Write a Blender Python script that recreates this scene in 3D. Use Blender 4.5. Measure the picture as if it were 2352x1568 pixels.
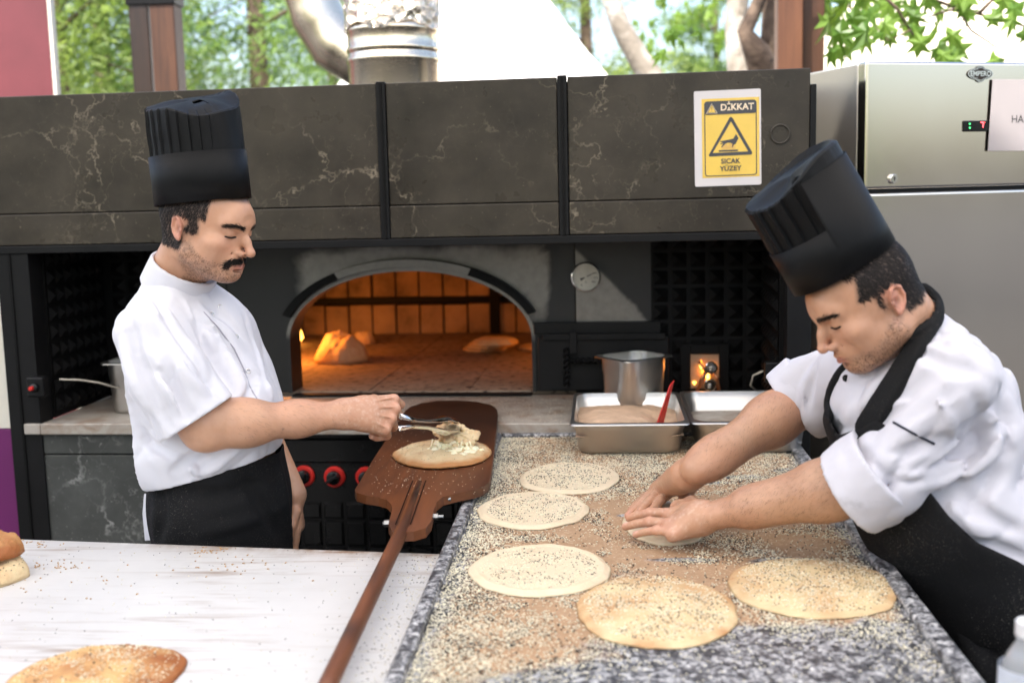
import bpy, bmesh, math, random
import numpy as np
from mathutils import Vector, Matrix, Euler
for o in list(bpy.data.objects): bpy.data.objects.remove(o)
sc = bpy.context.scene
COL = sc.collection
random.seed(7); RNG = np.random.default_rng(7)
# ---------------------------------------------------------------- camera, sky, sun, exposure
FPX, CAMH = 2613.0, 1.62            # focal length in photo pixels (photo measured at 2352 px wide), camera height
YAW, PIT, ROL = (math.radians(a) for a in (4.59, 7.59, 1.4))
c_fw = np.array([-math.sin(YAW)*math.cos(PIT), math.cos(YAW)*math.cos(PIT), -math.sin(PIT)])
_r0 = np.array([math.cos(YAW), math.sin(YAW), 0.0]); _u0 = np.cross(_r0, c_fw)
c_rt = _r0*math.cos(ROL) - _u0*math.sin(ROL); c_up = _u0*math.cos(ROL) + _r0*math.sin(ROL)
c_pos = np.array([0, 0, CAMH])
cam_d = bpy.data.cameras.new('camera'); cam = bpy.data.objects.new('camera', cam_d); COL.objects.link(cam)
cam_d.sensor_width = 36; cam_d.lens = FPX/2352*36; cam_d.clip_end = 600; cam_d.clip_start = .05
cam.matrix_world = Matrix(((c_rt[0], c_up[0], -c_fw[0], 0), (c_rt[1], c_up[1], -c_fw[1], 0), (c_rt[2], c_up[2], -c_fw[2], CAMH), (0, 0, 0, 1)))
cam_d.dof.use_dof = True; cam_d.dof.focus_distance = 2.42; cam_d.dof.aperture_fstop = 2.8
sc.camera = cam
w = bpy.data.worlds.new('World'); sc.world = w; w.use_nodes = True
nt = w.node_tree; bg = nt.nodes['Background']; sky = nt.nodes.new('ShaderNodeTexSky')
SUN_EL, SUN_AZ = 60.0, 212.0        # elevation; compass bearing of the sun seen from the stall (0 = +Y, clockwise)
sky.sky_type = 'NISHITA'; sky.sun_disc = False; sky.sun_elevation = math.radians(SUN_EL); sky.sun_rotation = math.radians(SUN_AZ)
sky.dust_density = 4.0; sky.air_density = 1.0; sky.ozone_density = .6
nt.links.new(sky.outputs[0], bg.inputs[0]); bg.inputs[1].default_value = 0.15
sd = bpy.data.lights.new('sun', 'SUN'); sun = bpy.data.objects.new('sun', sd); COL.objects.link(sun)
sd.energy = 3.0; sd.angle = math.radians(2); sd.color = (1, .955, .89)
_a = math.radians(SUN_AZ); _e = math.radians(SUN_EL)
sun.rotation_euler = Vector((-math.sin(_a)*math.cos(_e), -math.cos(_a)*math.cos(_e), -math.sin(_e))).to_track_quat('-Z', 'Y').to_euler()
sun.location = (0, -6, 8)
vs = sc.view_settings; vs.view_transform = 'Standard'; vs.look = 'None'; vs.exposure = 1.68; vs.gamma = 1.0; vs.use_curve_mapping = False
sc.cycles.max_bounces = 8; sc.cycles.transparent_max_bounces = 12; sc.cycles.caustics_reflective = False; sc.cycles.caustics_refractive = False
# ---------------------------------------------------------------- pixel helpers (a pixel gives a direction; the plane it meets gives the place)
def ray(u, v): return c_fw + c_rt*(u-1176)/FPX - c_up*(v-784)/FPX
def atz(u, v, z): d = ray(u, v); return c_pos + d*(z-CAMH)/d[2]
def aty(u, v, y): d = ray(u, v); return c_pos + d*y/d[1]
# ---------------------------------------------------------------- scene helpers
def mesh_np(name, V, F, smooth=True):
    me = bpy.data.meshes.new(name); V = np.asarray(V, dtype=np.float32)
    if isinstance(F, np.ndarray):
        n, k = F.shape
        me.vertices.add(len(V)); me.vertices.foreach_set('co', V.ravel())
        me.loops.add(n*k); me.loops.foreach_set('vertex_index', F.ravel().astype(np.int32))
        me.polygons.add(n); me.polygons.foreach_set('loop_start', np.arange(0, n*k, k, dtype=np.int32))
        me.update(calc_edges=True)
    else:
        me.from_pydata([tuple(map(float, p)) for p in V], [], F); me.update()
    if smooth: me.polygons.foreach_set('use_smooth', np.ones(len(me.polygons), dtype=bool))
    return me
def tag(o, label=None, cat=None, group=None, kind=None):
    if label: o['label'] = label
    if cat: o['category'] = cat
    if group: o['group'] = group
    if kind: o['kind'] = kind
    return o
def link(name, me, mat=None, parent=None, world=True):
    o = bpy.data.objects.new(name, me); COL.objects.link(o)
    if mat is not None and me is not None:
        me.materials.clear(); me.materials.append(mat)
    if parent is not None:
        o.parent = parent
        if world and parent.parent is None: o.matrix_parent_inverse = parent.matrix_basis.inverted()
    return o
def thing(name, label, cat, loc=(0, 0, 0), rz=0.0, group=None):
    o = bpy.data.objects.new(name, None); COL.objects.link(o); o.empty_display_size = .1
    o.matrix_basis = Matrix.LocRotScale(Vector(loc), Euler((0, 0, rz)), None)
    return tag(o, label, cat, group)
class MB:
    def __init__(s): s.v = []; s.f = []
    def add(s, V, F, M=None):
        b = len(s.v)
        for p in V:
            p = Vector(p); s.v.append(tuple(M @ p if M else p))
        s.f += [tuple(i+b for i in f) for f in F]; return s
    def box(s, a, b, M=None):
        (x0, y0, z0), (x1, y1, z1) = a, b
        return s.add([(x0,y0,z0),(x1,y0,z0),(x1,y1,z0),(x0,y1,z0),(x0,y0,z1),(x1,y0,z1),(x1,y1,z1),(x0,y1,z1)],
                     [(0,3,2,1),(4,5,6,7),(0,1,5,4),(1,2,6,5),(2,3,7,6),(3,0,4,7)], M)
    def rings(s, R, cap=True, M=None, close=False):
        n = len(R[0]); V = [p for r in R for p in r]; F = []
        m = len(R)
        for i in range(m if close else m-1):
            a = i*n; b = ((i+1) % m)*n
            for j in range(n):
                k = (j+1) % n; F.append((a+j, a+k, b+k, b+j))
        if cap and not close: F.append(tuple(range(n))[::-1]); F.append(tuple(range((m-1)*n, m*n)))
        return s.add(V, F, M)
    def lathe(s, prof, n=24, M=None, cap=True):
        return s.rings([[(r*math.cos(2*math.pi*j/n), r*math.sin(2*math.pi*j/n), z) for j in range(n)] for r, z in prof], cap, M)
    def cyl(s, a, b, r, n=16, r2=None):
        return s.tube([a, b], [r, r if r2 is None else r2], n)
    def tube(s, P, r, n=10, cap=True):
        P = [Vector(p) for p in P]; rr = r if isinstance(r, (list, tuple)) else [r]*len(P)
        R = []; up = None
        for i, p in enumerate(P):
            t = (P[min(i+1, len(P)-1)] - P[max(i-1, 0)]).normalized()
            if up is None:
                up = Vector((0, 0, 1)) if abs(t.z) < .9 else Vector((1, 0, 0))
            x = t.cross(up).normalized(); up = x.cross(t).normalized()
            R.append([p + (x*math.cos(2*math.pi*j/n) + up*math.sin(2*math.pi*j/n))*rr[i] for j in range(n)])
        return s.rings(R, cap)
    def prism(s, poly, h, M=None):
        n = len(poly); V = [(x, y, 0) for x, y in poly] + [(x, y, h) for x, y in poly]
        F = [tuple(range(n))[::-1], tuple(range(n, 2*n))] + [(j, (j+1) % n, n+(j+1) % n, n+j) for j in range(n)]
        return s.add(V, F, M)
    def mesh(s, name, smooth=False):
        me = bpy.data.meshes.new(name); me.from_pydata(s.v, [], s.f); me.update()
        if smooth:
            for p in me.polygons: p.use_smooth = True
        return me
    def build(s, name, mat, parent=None, world=True, smooth=False, bevel=0, seg=2, fix=True):
        me = s.mesh(name, smooth)
        if fix:
            bm = bmesh.new(); bm.from_mesh(me); bmesh.ops.recalc_face_normals(bm, faces=bm.faces); bm.to_mesh(me); bm.free()
        o = link(name, me, mat, parent, world)
        if bevel:
            m = o.modifiers.new('bevel', 'BEVEL'); m.width = bevel; m.segments = seg; m.limit_method = 'ANGLE'; m.angle_limit = math.radians(40)
            if not smooth:
                me.polygons.foreach_set('use_smooth', np.ones(len(me.polygons), dtype=bool))
                m.harden_normals = True
        return o
def smooth_by_angle(me, ang=35):
    bm = bmesh.new(); bm.from_mesh(me)
    for f in bm.faces: f.smooth = True
    for e in bm.edges:
        if len(e.link_faces) == 2 and e.calc_face_angle(0) > math.radians(ang): e.smooth = False
    bm.to_mesh(me); bm.free()
def T(x=0, y=0, z=0): return Matrix.Translation((x, y, z))
def RX(a): return Matrix.Rotation(math.radians(a), 4, 'X')
def RY(a): return Matrix.Rotation(math.radians(a), 4, 'Y')
def RZ(a): return Matrix.Rotation(math.radians(a), 4, 'Z')
def set_attr(me, name, vals):
    a = me.attributes.new(name, 'FLOAT', 'POINT'); a.data.foreach_set('value', np.asarray(vals, dtype=np.float32))
def set_col(me, name, C):
    a = me.attributes.new(name, 'FLOAT_COLOR', 'POINT'); C = np.asarray(C, dtype=np.float32)
    if C.shape[1] == 3: C = np.hstack([C, np.ones((len(C), 1), np.float32)])
    a.data.foreach_set('color', C.ravel())
# smooth value noise in numpy
_NT = np.random.default_rng(3).random((64, 64, 64)).astype(np.float32)
def vnoise(P, scale=1.0, seed=0):
    Q = np.asarray(P, dtype=np.float64)*scale + seed*17.31
    i = np.floor(Q).astype(np.int64); f = (Q-i); f = f*f*(3-2*f); i %= 64; j = (i+1) % 64
    x0, y0, z0 = i[..., 0], i[..., 1], i[..., 2]; x1, y1, z1 = j[..., 0], j[..., 1], j[..., 2]
    fx, fy, fz = f[..., 0], f[..., 1], f[..., 2]
    a = _NT[x0,y0,z0]*(1-fx)+_NT[x1,y0,z0]*fx; b = _NT[x0,y1,z0]*(1-fx)+_NT[x1,y1,z0]*fx
    c = _NT[x0,y0,z1]*(1-fx)+_NT[x1,y0,z1]*fx; d = _NT[x0,y1,z1]*(1-fx)+_NT[x1,y1,z1]*fx
    return (a*(1-fy)+b*fy)*(1-fz) + (c*(1-fy)+d*fy)*fz
def fbm(P, scale=1.0, seed=0, oct=3):
    r = 0; a = .5; t = 0
    for k in range(oct): r = r + a*vnoise(P, scale*2**k, seed+k*3); t += a; a *= .5
    return r/t
def sstep(a, b, x): t = np.clip((x-a)/(b-a), 0, 1); return t*t*(3-2*t)
# ---------------------------------------------------------------- materials
class NT:
    def __init__(s, name):
        s.m = bpy.data.materials.new(name); s.m.use_nodes = True; s.t = s.m.node_tree
        s.b = s.t.nodes['Principled BSDF']; s.out = s.t.nodes['Material Output']; s._tc = None
    def n(s, typ, **kw):
        nd = s.t.nodes.new('ShaderNode'+typ)
        for k, v in kw.items(): setattr(nd, k, v)
        return nd
    def l(s, a, b): s.t.links.new(a, b)
    def obj(s, scale=None):
        if not s._tc: s._tc = s.n('TexCoord')
        o = s._tc.outputs['Object']
        if scale:
            mp = s.n('Mapping'); mp.inputs['Scale'].default_value = scale; s.l(o, mp.inputs[0]); o = mp.outputs[0]
        return o
    def noise(s, scale=5, detail=4, rough=.55, dist=0, vec=None):
        nd = s.n('TexNoise'); nd.inputs['Scale'].default_value = scale; nd.inputs['Detail'].default_value = detail
        nd.inputs['Roughness'].default_value = rough; nd.inputs['Distortion'].default_value = dist
        s.l(vec if vec is not None else s.obj(), nd.inputs['Vector']); return nd.outputs[0]
    def voro(s, scale=5, feature='F1', vec=None, rnd=1.0):
        nd = s.n('TexVoronoi'); nd.feature = feature; nd.inputs['Scale'].default_value = scale; nd.inputs['Randomness'].default_value = rnd
        s.l(vec if vec is not None else s.obj(), nd.inputs['Vector']); return nd
    def ramp(s, fac, stops, interp='LINEAR'):
        nd = s.n('ValToRGB'); cr = nd.color_ramp; cr.interpolation = interp
        while len(cr.elements) < len(stops): cr.elements.new(.5)
        for e, (p, c) in zip(cr.elements, stops):
            e.position = p; e.color = (c, c, c, 1) if isinstance(c, (int, float)) else (*c, 1)
        s.l(fac, nd.inputs[0]); return nd.outputs[0]
    def mix(s, fac, a, b, mode='MIX'):
        nd = s.n('Mix', data_type='RGBA', blend_type=mode)
        for inp, v in ((nd.inputs[0], fac), (nd.inputs[6], a), (nd.inputs[7], b)):
            if isinstance(v, (int, float)): inp.default_value = v
            elif isinstance(v, tuple): inp.default_value = (*v, 1)
            else: s.l(v, inp)
        return nd.outputs[2]
    def math(s, op, a, b=0.0):
        nd = s.n('Math', operation=op)
        for inp, v in zip(nd.inputs, (a, b)):
            if isinstance(v, (int, float)): inp.default_value = v
            else: s.l(v, inp)
        return nd.outputs[0]
    def attr(s, name, out='Fac'):
        nd = s.n('Attribute'); nd.attribute_name = name; return nd.outputs[out]
    def base(s, c):
        if isinstance(c, tuple): s.b.inputs['Base Color'].default_value = (*c, 1)
        else: s.l(c, s.b.inputs['Base Color'])
    def set(s, **kw):
        for k, v in kw.items():
            i = s.b.inputs[k.replace('_', ' ')]
            if isinstance(v, (int, float)): i.default_value = v
            elif isinstance(v, tuple): i.default_value = (*v, 1) if len(v) == 3 and i.type == 'RGBA' else v
            else: s.l(v, i)
    def bump(s, h, strength=.3, dist=.01, normal=None):
        nd = s.n('Bump'); nd.inputs['Strength'].default_value = strength; nd.inputs['Distance'].default_value = dist
        s.l(h, nd.inputs['Height'])
        if normal is not None: s.l(normal, nd.inputs['Normal'])
        s.l(nd.outputs[0], s.b.inputs['Normal']); return nd.outputs[0]
def simple(name, c, rough=.5, metal=0.0, var=.25, scale=12, bump=0, bscale=60, bdist=.002, **kw):
    t = NT(name); d = tuple(x*(1-var) for x in c); e = tuple(min(1, x*(1+var*.6)) for x in c)
    t.base(t.mix(t.ramp(t.noise(scale, 5), [(.3, 0.), (.7, 1.)]), d, e)); t.set(Roughness=rough, Metallic=metal, **kw)
    if bump: t.bump(t.noise(bscale, 4), bump, bdist)
    return t.m
MAT = {}
def marble(name, dark, mid, vein, vs=1.0, rough=.3, vw=1.0):
    t = NT(name); o = t.obj((1, 1, 1))
    wv = t.n('Vector' 'Math', operation='MULTIPLY_ADD') if False else None
    nz = t.n('TexNoise'); nz.inputs['Scale'].default_value = 2.6; nz.inputs['Detail'].default_value = 6; nz.inputs['Roughness'].default_value = .62; t.l(o, nz.inputs['Vector'])
    vm = t.n('VectorMath', operation='MULTIPLY_ADD'); t.l(nz.outputs['Color'], vm.inputs[0]); vm.inputs[1].default_value = (.62, .62, .62); t.l(o, vm.inputs[2])
    def veins(sc, w, off):
        mp = t.n('Mapping'); mp.inputs['Location'].default_value = (off, off*.7, off*1.3); mp.inputs['Rotation'].default_value = (0, .5, 0); mp.inputs['Scale'].default_value = (1, 1, .75)
        t.l(vm.outputs[0], mp.inputs[0])
        v = t.voro(sc, 'DISTANCE_TO_EDGE', mp.outputs[0]).outputs['Distance']
        return t.ramp(v, [(0, 1.), (w, .0)])
    msk = t.ramp(t.noise(2.2, 3), [(.42, 0.), (.62, 1.)])
    a = t.math('MULTIPLY', veins(2.0*vs, .010*vw, 0), t.math('ADD', msk, .12)); b = t.math('MULTIPLY', veins(5.2*vs, .009*vw, 3.1), t.math('MULTIPLY', msk, .5))
    v = t.math('MAXIMUM', a, b)
    v = t.math('MULTIPLY', v, t.ramp(t.noise(22, 4), [(.38, .05), (.66, 1.)]))
    basec = t.mix(t.ramp(t.noise(4, 6, .65), [(.3, 0.), (.72, 1.)]), dark, mid)
    sp = t.ramp(t.noise(110, 2), [(.68, 0.), (.76, .35)])
    basec = t.mix(sp, basec, vein)
    t.base(t.mix(v, basec, vein)); t.set(Roughness=t.math('ADD', t.math('MULTIPLY', t.noise(9, 4), .25), rough-.1), Specular_IOR_Level=.28)
    t.bump(t.noise(70, 4), .05, .002)
    return t.m
MAT['marble'] = marble('hood_marble', (.024, .0205, .016), (.064, .054, .041), (.27, .23, .17), 1.25, .28)
MAT['marble2'] = marble('base_marble', (.040, .042, .039), (.092, .096, .089), (.52, .52, .49), 1.2, .32, 1.9)
MAT['black'] = simple('black_paint', (.0075, .0075, .008), .42, 0, .3, 8, .12, 40, Specular_IOR_Level=.2)
MAT['soot'] = simple('sooty_black_metal', (.0042, .0040, .0040), .55, .0, .4, 6, .15, 50, Specular_IOR_Level=.15)
# brushed steel: fine streaks in roughness and bump
def steel(name, c=(.55, .54, .51), rough=.27, streak=(1, 1, 90), aniso=.0, smudge=.12, bump=.02):
    t = NT(name); s = t.noise(30, 5, .7, 0, t.obj(streak)); g = t.noise(3.5, 4)
    t.base(t.mix(g, tuple(x*.86 for x in c), c)); t.set(Metallic=1.0, Roughness=t.math('ADD', t.math('MULTIPLY', s, .10), t.math('ADD', t.math('MULTIPLY', g, smudge), rough-.11)), Anisotropic=aniso)
    t.bump(s, bump, .001); return t.m
MAT['steel'] = steel('pan_steel', (.60, .58, .55), .30, (1, 1, 25), 0, .2, .04)
MAT['fridge'] = steel('fridge_steel', (.80, .74, .65), .17, (60, 60, 1.0), 0, .06, .003)
MAT['fridgeside'] = steel('fridge_side_steel', (.74, .69, .60), .52, (60, 60, 1.0), 0, .10, .003)
MAT['duct'] = steel('duct_steel', (.80, .70, .55), .26, (1, 1, 40), 0, .12, .03)
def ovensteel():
    t = NT('blackened_oven_steel'); n = t.noise(3.2, 6, .65, .6); at = t.attr('soot'); bl = t.math('ADD', at, t.math('MULTIPLY', t.math('SUBTRACT', n, .5), 1.5))
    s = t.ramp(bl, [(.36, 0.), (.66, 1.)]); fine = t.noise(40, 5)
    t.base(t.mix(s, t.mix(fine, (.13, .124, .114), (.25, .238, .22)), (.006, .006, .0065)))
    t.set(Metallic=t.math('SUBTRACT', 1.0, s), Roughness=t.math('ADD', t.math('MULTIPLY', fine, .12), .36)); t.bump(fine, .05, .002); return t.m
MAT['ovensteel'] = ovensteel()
def foil():
    t = NT('crinkled_foil'); v = t.voro(28, 'F1'); n = t.noise(22, 6, .7, 1.2)
    t.base((.78, .70, .58)); t.set(Metallic=1.0, Roughness=.16); t.bump(t.math('ADD', n, v.outputs['Distance']), .9, .02); return t.m
MAT['foil'] = foil()
def brick():
    t = NT('fire_brick'); n = t.noise(18, 5); t.base(t.mix(t.ramp(t.noise(4.5, 5, .65), [(.42, 0.), (.68, .92)]), t.mix(n, (.26, .17, .10), (.55, .40, .26)), (.03, .018, .01))); t.set(Roughness=.9); t.bump(t.noise(60, 5), .5, .004); return t.m
MAT['brick'] = brick()
def hearth():
    t = NT('hearth_stone'); n = t.noise(6, 6, .65); d = t.ramp(t.noise(35, 4), [(.52, 0.), (.7, 1.)]); t.base(t.mix(d, t.mix(n, (.16, .115, .08), (.42, .32, .24)), (.03, .02, .015)))
    t.set(Roughness=.85); t.bump(t.noise(50, 5), .35, .004); return t.m
MAT['hearth'] = hearth()
def ledge():
    t = NT('worn_marble_ledge'); n = t.noise(5, 6, .65, .5); b = t.ramp(t.noise(14, 5, .6, .4), [(.45, 0.), (.7, .8)])
    t.base(t.mix(b, t.mix(n, (.30, .27, .23), (.46, .42, .37)), (.20, .115, .06))); t.set(Roughness=.42); t.bump(t.noise(60, 4), .12, .003); return t.m
MAT['ledge'] = ledge()
def granite(name, flour=False):
    t = NT(name); v = t.noise(95, 3, .6, 1.0); v2 = t.noise(45, 4, .7, .6)
    g = t.ramp(v, [(.30, (.012, .012, .014)), (.43, (.09, .09, .095)), (.52, (.30, .30, .31)), (.66, (.62, .61, .60))])
    g = t.mix(t.ramp(v2, [(.48, 0.), (.60, .9)]), g, (.022, .022, .026))
    if flour:
        at = t.attr('flour'); n = t.noise(55, 5, .7)
        m = t.ramp(t.math('ADD', at, t.math('MULTIPLY', t.math('SUBTRACT', n, .5), .55)), [(.35, 0.), (.62, 1.)])
        fl = t.mix(t.noise(14, 5, .65), (.28, .165, .085), (.46, .295, .17)); fl = t.mix(t.ramp(t.noise(190, 3), [(.55, 0.), (.75, .7)]), fl, (.70, .56, .38))
        g = t.mix(m, g, fl); t.set(Roughness=t.math('ADD', t.math('MULTIPLY', m, .5), .3)); t.bump(t.noise(170, 4), .35, .002)
    else: t.set(Roughness=.3); t.bump(t.noise(120, 3), .06, .002)
    t.base(g); return t.m
MAT['granite'] = granite('grey_granite'); MAT['counter'] = granite('floured_granite', True)
def whiteboard():
    t = NT('scratched_white_plastic'); o = t.obj()
    def scr(rot, sx, sc, lo, hi):
        mp = t.n('Mapping'); mp.inputs['Rotation'].default_value = (0, 0, math.radians(rot)); mp.inputs['Scale'].default_value = (sx, 1, 1); t.l(o, mp.inputs[0])
        return t.ramp(t.noise(sc, 6, .62, .3, mp.outputs[0]), [(lo, 0.), (hi, 1.)])
    a = scr(-38, .10, 42, .54, .72); b = scr(48, .09, 60, .57, .74); c = t.ramp(t.noise(2.6, 4), [(.34, .1), (.62, 1.)])
    s = t.math('MULTIPLY', t.math('MAXIMUM', a, t.math('MULTIPLY', b, .7)), c); e = t.math('MULTIPLY', t.attr('grime'), t.ramp(t.noise(24, 5, .7, 0, t.obj((1, .3, 1))), [(.35, .1), (.62, 1.)]))
    t.base(t.mix(t.math('MINIMUM', t.math('ADD', t.math('MULTIPLY', s, .85), e), 1.0), t.mix(t.noise(3.5, 5, .65), (.47, .46, .445), (.66, .65, .635)), (.22, .135, .08))); t.set(Roughness=.38); t.bump(t.math('ADD', a, b), .05, .001); return t.m
MAT['board'] = whiteboard()
def wood(name, a, b, sc=(1, 1, 1), scale=9, rough=.5, bump=.1, ax='X', burn=False):
    t = NT(name); st = {'X': (.10, 1, 1), 'Y': (1, .10, 1), 'Z': (1, 1, .08)}[ax]
    g = t.noise(scale*6, 6, .65, .8, t.obj(st)); h = t.noise(scale, 4, .6, .3, t.obj(st))
    c = t.mix(t.ramp(t.math('ADD', t.math('MULTIPLY', g, .5), t.math('MULTIPLY', h, .5)), [(.32, 0.), (.68, 1.)]), a, b)
    if burn: c = t.mix(t.math('MULTIPLY', t.attr('burn'), 1.0), c, (.004, .0025, .0018))
    t.base(c); t.set(Roughness=rough); t.bump(g, bump, .002); return t.m
MAT['peel'] = wood('varnished_peel_wood', (.075, .022, .0065), (.20, .064, .019), scale=7, rough=.48, ax='Y', burn=True)
MAT['post'] = wood('stained_post_wood', (.035, .012, .0045), (.12, .045, .017), scale=6, rough=.55, ax='Z')
MAT['postdark'] = wood('dark_post_wood', (.010, .006, .004), (.040, .018, .009), scale=6, rough=.45, ax='Z')
MAT['postred'] = wood('red_brown_post_wood', (.08, .028, .011), (.17, .066, .027), scale=6, rough=.5, ax='Z')
MAT['red'] = simple('red_plastic', (.55, .022, .016), .35, 0, .15, 20)
MAT['knobblack'] = simple('glossy_black_plastic', (.008, .008, .008), .22, 0, .2, 20, Specular_IOR_Level=.3)
MAT['copper'] = simple('copper_pipe', (.60, .28, .14), .35, 1.0, .3, 20)
MAT['brass'] = simple('burner_alloy', (.50, .44, .36), .35, 1.0, .3, 20)
MAT['cable'] = simple('cream_cable', (.55, .50, .42), .5)
MAT['paper'] = simple('white_paper', (.66, .63, .64), .35, 0, .03, 6, Coat_Weight=.5)
MAT['pinkpaper'] = simple('pinkish_notice_paper', (.46, .41, .41), .35, 0, .05, 4, Coat_Weight=.6)
MAT['signyellow'] = simple('yellow_print', (.80, .55, .10), .35, 0, .08, 12, Coat_Weight=.5)
MAT['signdark'] = simple('dark_grey_print', (.060, .062, .070), .4, 0, .15, 30)
MAT['signlight'] = simple('cream_print', (.82, .68, .50), .4, 0, .05, 30)
MAT['heat'] = simple('pale_orange_print', (.55, .30, .18), .4, 0, .05, 30)
MAT['ink'] = simple('black_print', (.03, .03, .03), .5)
MAT['chrome'] = simple('chrome', (.75, .73, .70), .15, 1.0, .1, 20)
MAT['badge'] = simple('badge_black', (.03, .022, .018), .25, .3, .3, 20)
MAT['bolt'] = simple('zinc_bolt', (.34, .34, .33), .35, 1.0, .2, 60)
MAT['dial'] = simple('dial_face', (.66, .63, .54), .4, 0, .25, 14)
def emit(name, c, s):
    t = NT(name); t.base((0, 0, 0)); t.set(Emission_Color=c, Emission_Strength=s); return t.m
MAT['ledred'] = emit('red_led', (1, .08, .09), 3.0); MAT['ledgreen'] = emit('green_led', (.08, 1, .25), 1.6)
def flame():
    t = NT('flame'); n = t.noise(26, 3); t.base((0, 0, 0)); t.set(Emission_Color=t.ramp(n, [(.35, (1, .20, .01)), (.65, (1, .55, .10))]), Emission_Strength=3.0); return t.m
MAT['flame'] = flame()
def bread(name, a, b, brown, bump=.25):
    t = NT(name); n = t.noise(16, 5, .6); br = t.math('ADD', t.attr('brown'), t.math('MULTIPLY', t.math('SUBTRACT', t.noise(38, 4), .5), .35))
    c = t.mix(n, a, b); c = t.mix(t.ramp(br, [(.25, 0.), (.95, 1.)]), c, brown); t.base(c); t.set(Roughness=.62, Subsurface_Weight=.08, Subsurface_Scale=.01); t.bump(t.math('ADD', t.noise(85, 5), t.math('MULTIPLY', t.noise(34, 4, .6, .5), 1.5)), bump*1.7, .005); return t.m
MAT['dough'] = bread('raw_dough', (.60, .47, .30), (.74, .62, .44), (.55, .36, .20), .25)
MAT['palebread'] = bread('pale_baked_bread', (.58, .43, .23), (.70, .55, .33), (.42, .19, .06), .35)
MAT['bread'] = bread('baked_bread', (.52, .30, .11), (.66, .42, .18), (.30, .095, .02), .4)
MAT['cheese'] = simple('melted_cheese', (.82, .75, .52), .3, 0, .12, 60, .3, 90, Subsurface_Weight=.2, Subsurface_Scale=.008)
MAT['flour'] = simple('semolina_flour', (.56, .38, .25), .9, 0, .22, 22, .5, 160, .003)
MAT['seedwhite'] = simple('white_sesame', (.88, .80, .60), .5, 0, .25, 90)
MAT['seedblack'] = simple('black_sesame', (.007, .007, .009), .35, 0, .3, 90)
MAT['crumb'] = simple('bread_crumb', (.55, .33, .15), .7, 0, .3, 90)
MAT['tentwhite'] = simple('white_tent_canvas', (.82, .80, .76), .7, 0, .04, 2, Transmission_Weight=0)
MAT['tentcream'] = simple('cream_tent_canvas', (.82, .74, .60), .7, 0, .05, 2)
MAT['banner'] = simple('red_pink_banner', (.15, .028, .036), .6, 0, .22, 3)
MAT['purple'] = simple('purple_panel', (.13, .010, .10), .5, 0, .1, 4); MAT['cream'] = simple('cream_panel', (.72, .68, .58), .5, 0, .05, 4)
MAT['ground'] = simple('paving_ground', (.032, .030, .029), .85, 0, .3, 4, .3, 30)
MAT['dark'] = simple('dark_cabinet', (.02, .02, .021), .5, 0, .3, 6)
def leafm(name, a, b, tr=.35, rough=.5):
    t = NT(name); n = t.noise(1.3, 3); rn = t.attr('rnd'); c = t.mix(rn, a, b); t.base(c); t.set(Roughness=rough)
    tb = t.n('BsdfTranslucent'); t.l(t.mix(.5, c, (.30, .42, .05)), tb.inputs[0]); ms = t.n('MixShader'); ms.inputs[0].default_value = tr
    t.l(t.b.outputs[0], ms.inputs[1]); t.l(tb.outputs[0], ms.inputs[2]); t.l(ms.outputs[0], t.out.inputs[0]); return t.m
MAT['conifer'] = leafm('conifer_foliage', (.10, .21, .06), (.34, .48, .17), .5)
MAT['conifer2'] = leafm('yellow_green_foliage', (.18, .27, .06), (.46, .56, .19), .5)
MAT['plane'] = leafm('plane_leaf', (.07, .17, .02), (.22, .36, .06), .55, .4)
def bark(name, a, b, sc=6):
    t = NT(name); v = t.ramp(t.noise(sc, 4, .6, .5), [(.42, 0.), (.58, 1.)]); t.base(t.mix(v, a, b)); t.set(Roughness=.85); t.bump(t.noise(sc*5, 5), .5, .02); return t.m
MAT['bark'] = bark('brown_bark', (.06, .038, .025), (.16, .11, .075)); MAT['palebark'] = bark('pale_plane_bark', (.28, .24, .19), (.50, .46, .40), 5)

def canopy_mat():
    t = NT('translucent_white_canvas'); t.base((.78, .78, .78)); t.set(Roughness=.8); tb = t.n('BsdfTranslucent'); tb.inputs[0].default_value = (.86, .835, .79, 1); ms = t.n('MixShader'); ms.inputs[0].default_value = .62
    t.l(t.b.outputs[0], ms.inputs[1]); t.l(tb.outputs[0], ms.inputs[2]); t.l(ms.outputs[0], t.out.inputs[0]); return t.m
MAT['canvas'] = canopy_mat()
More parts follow.
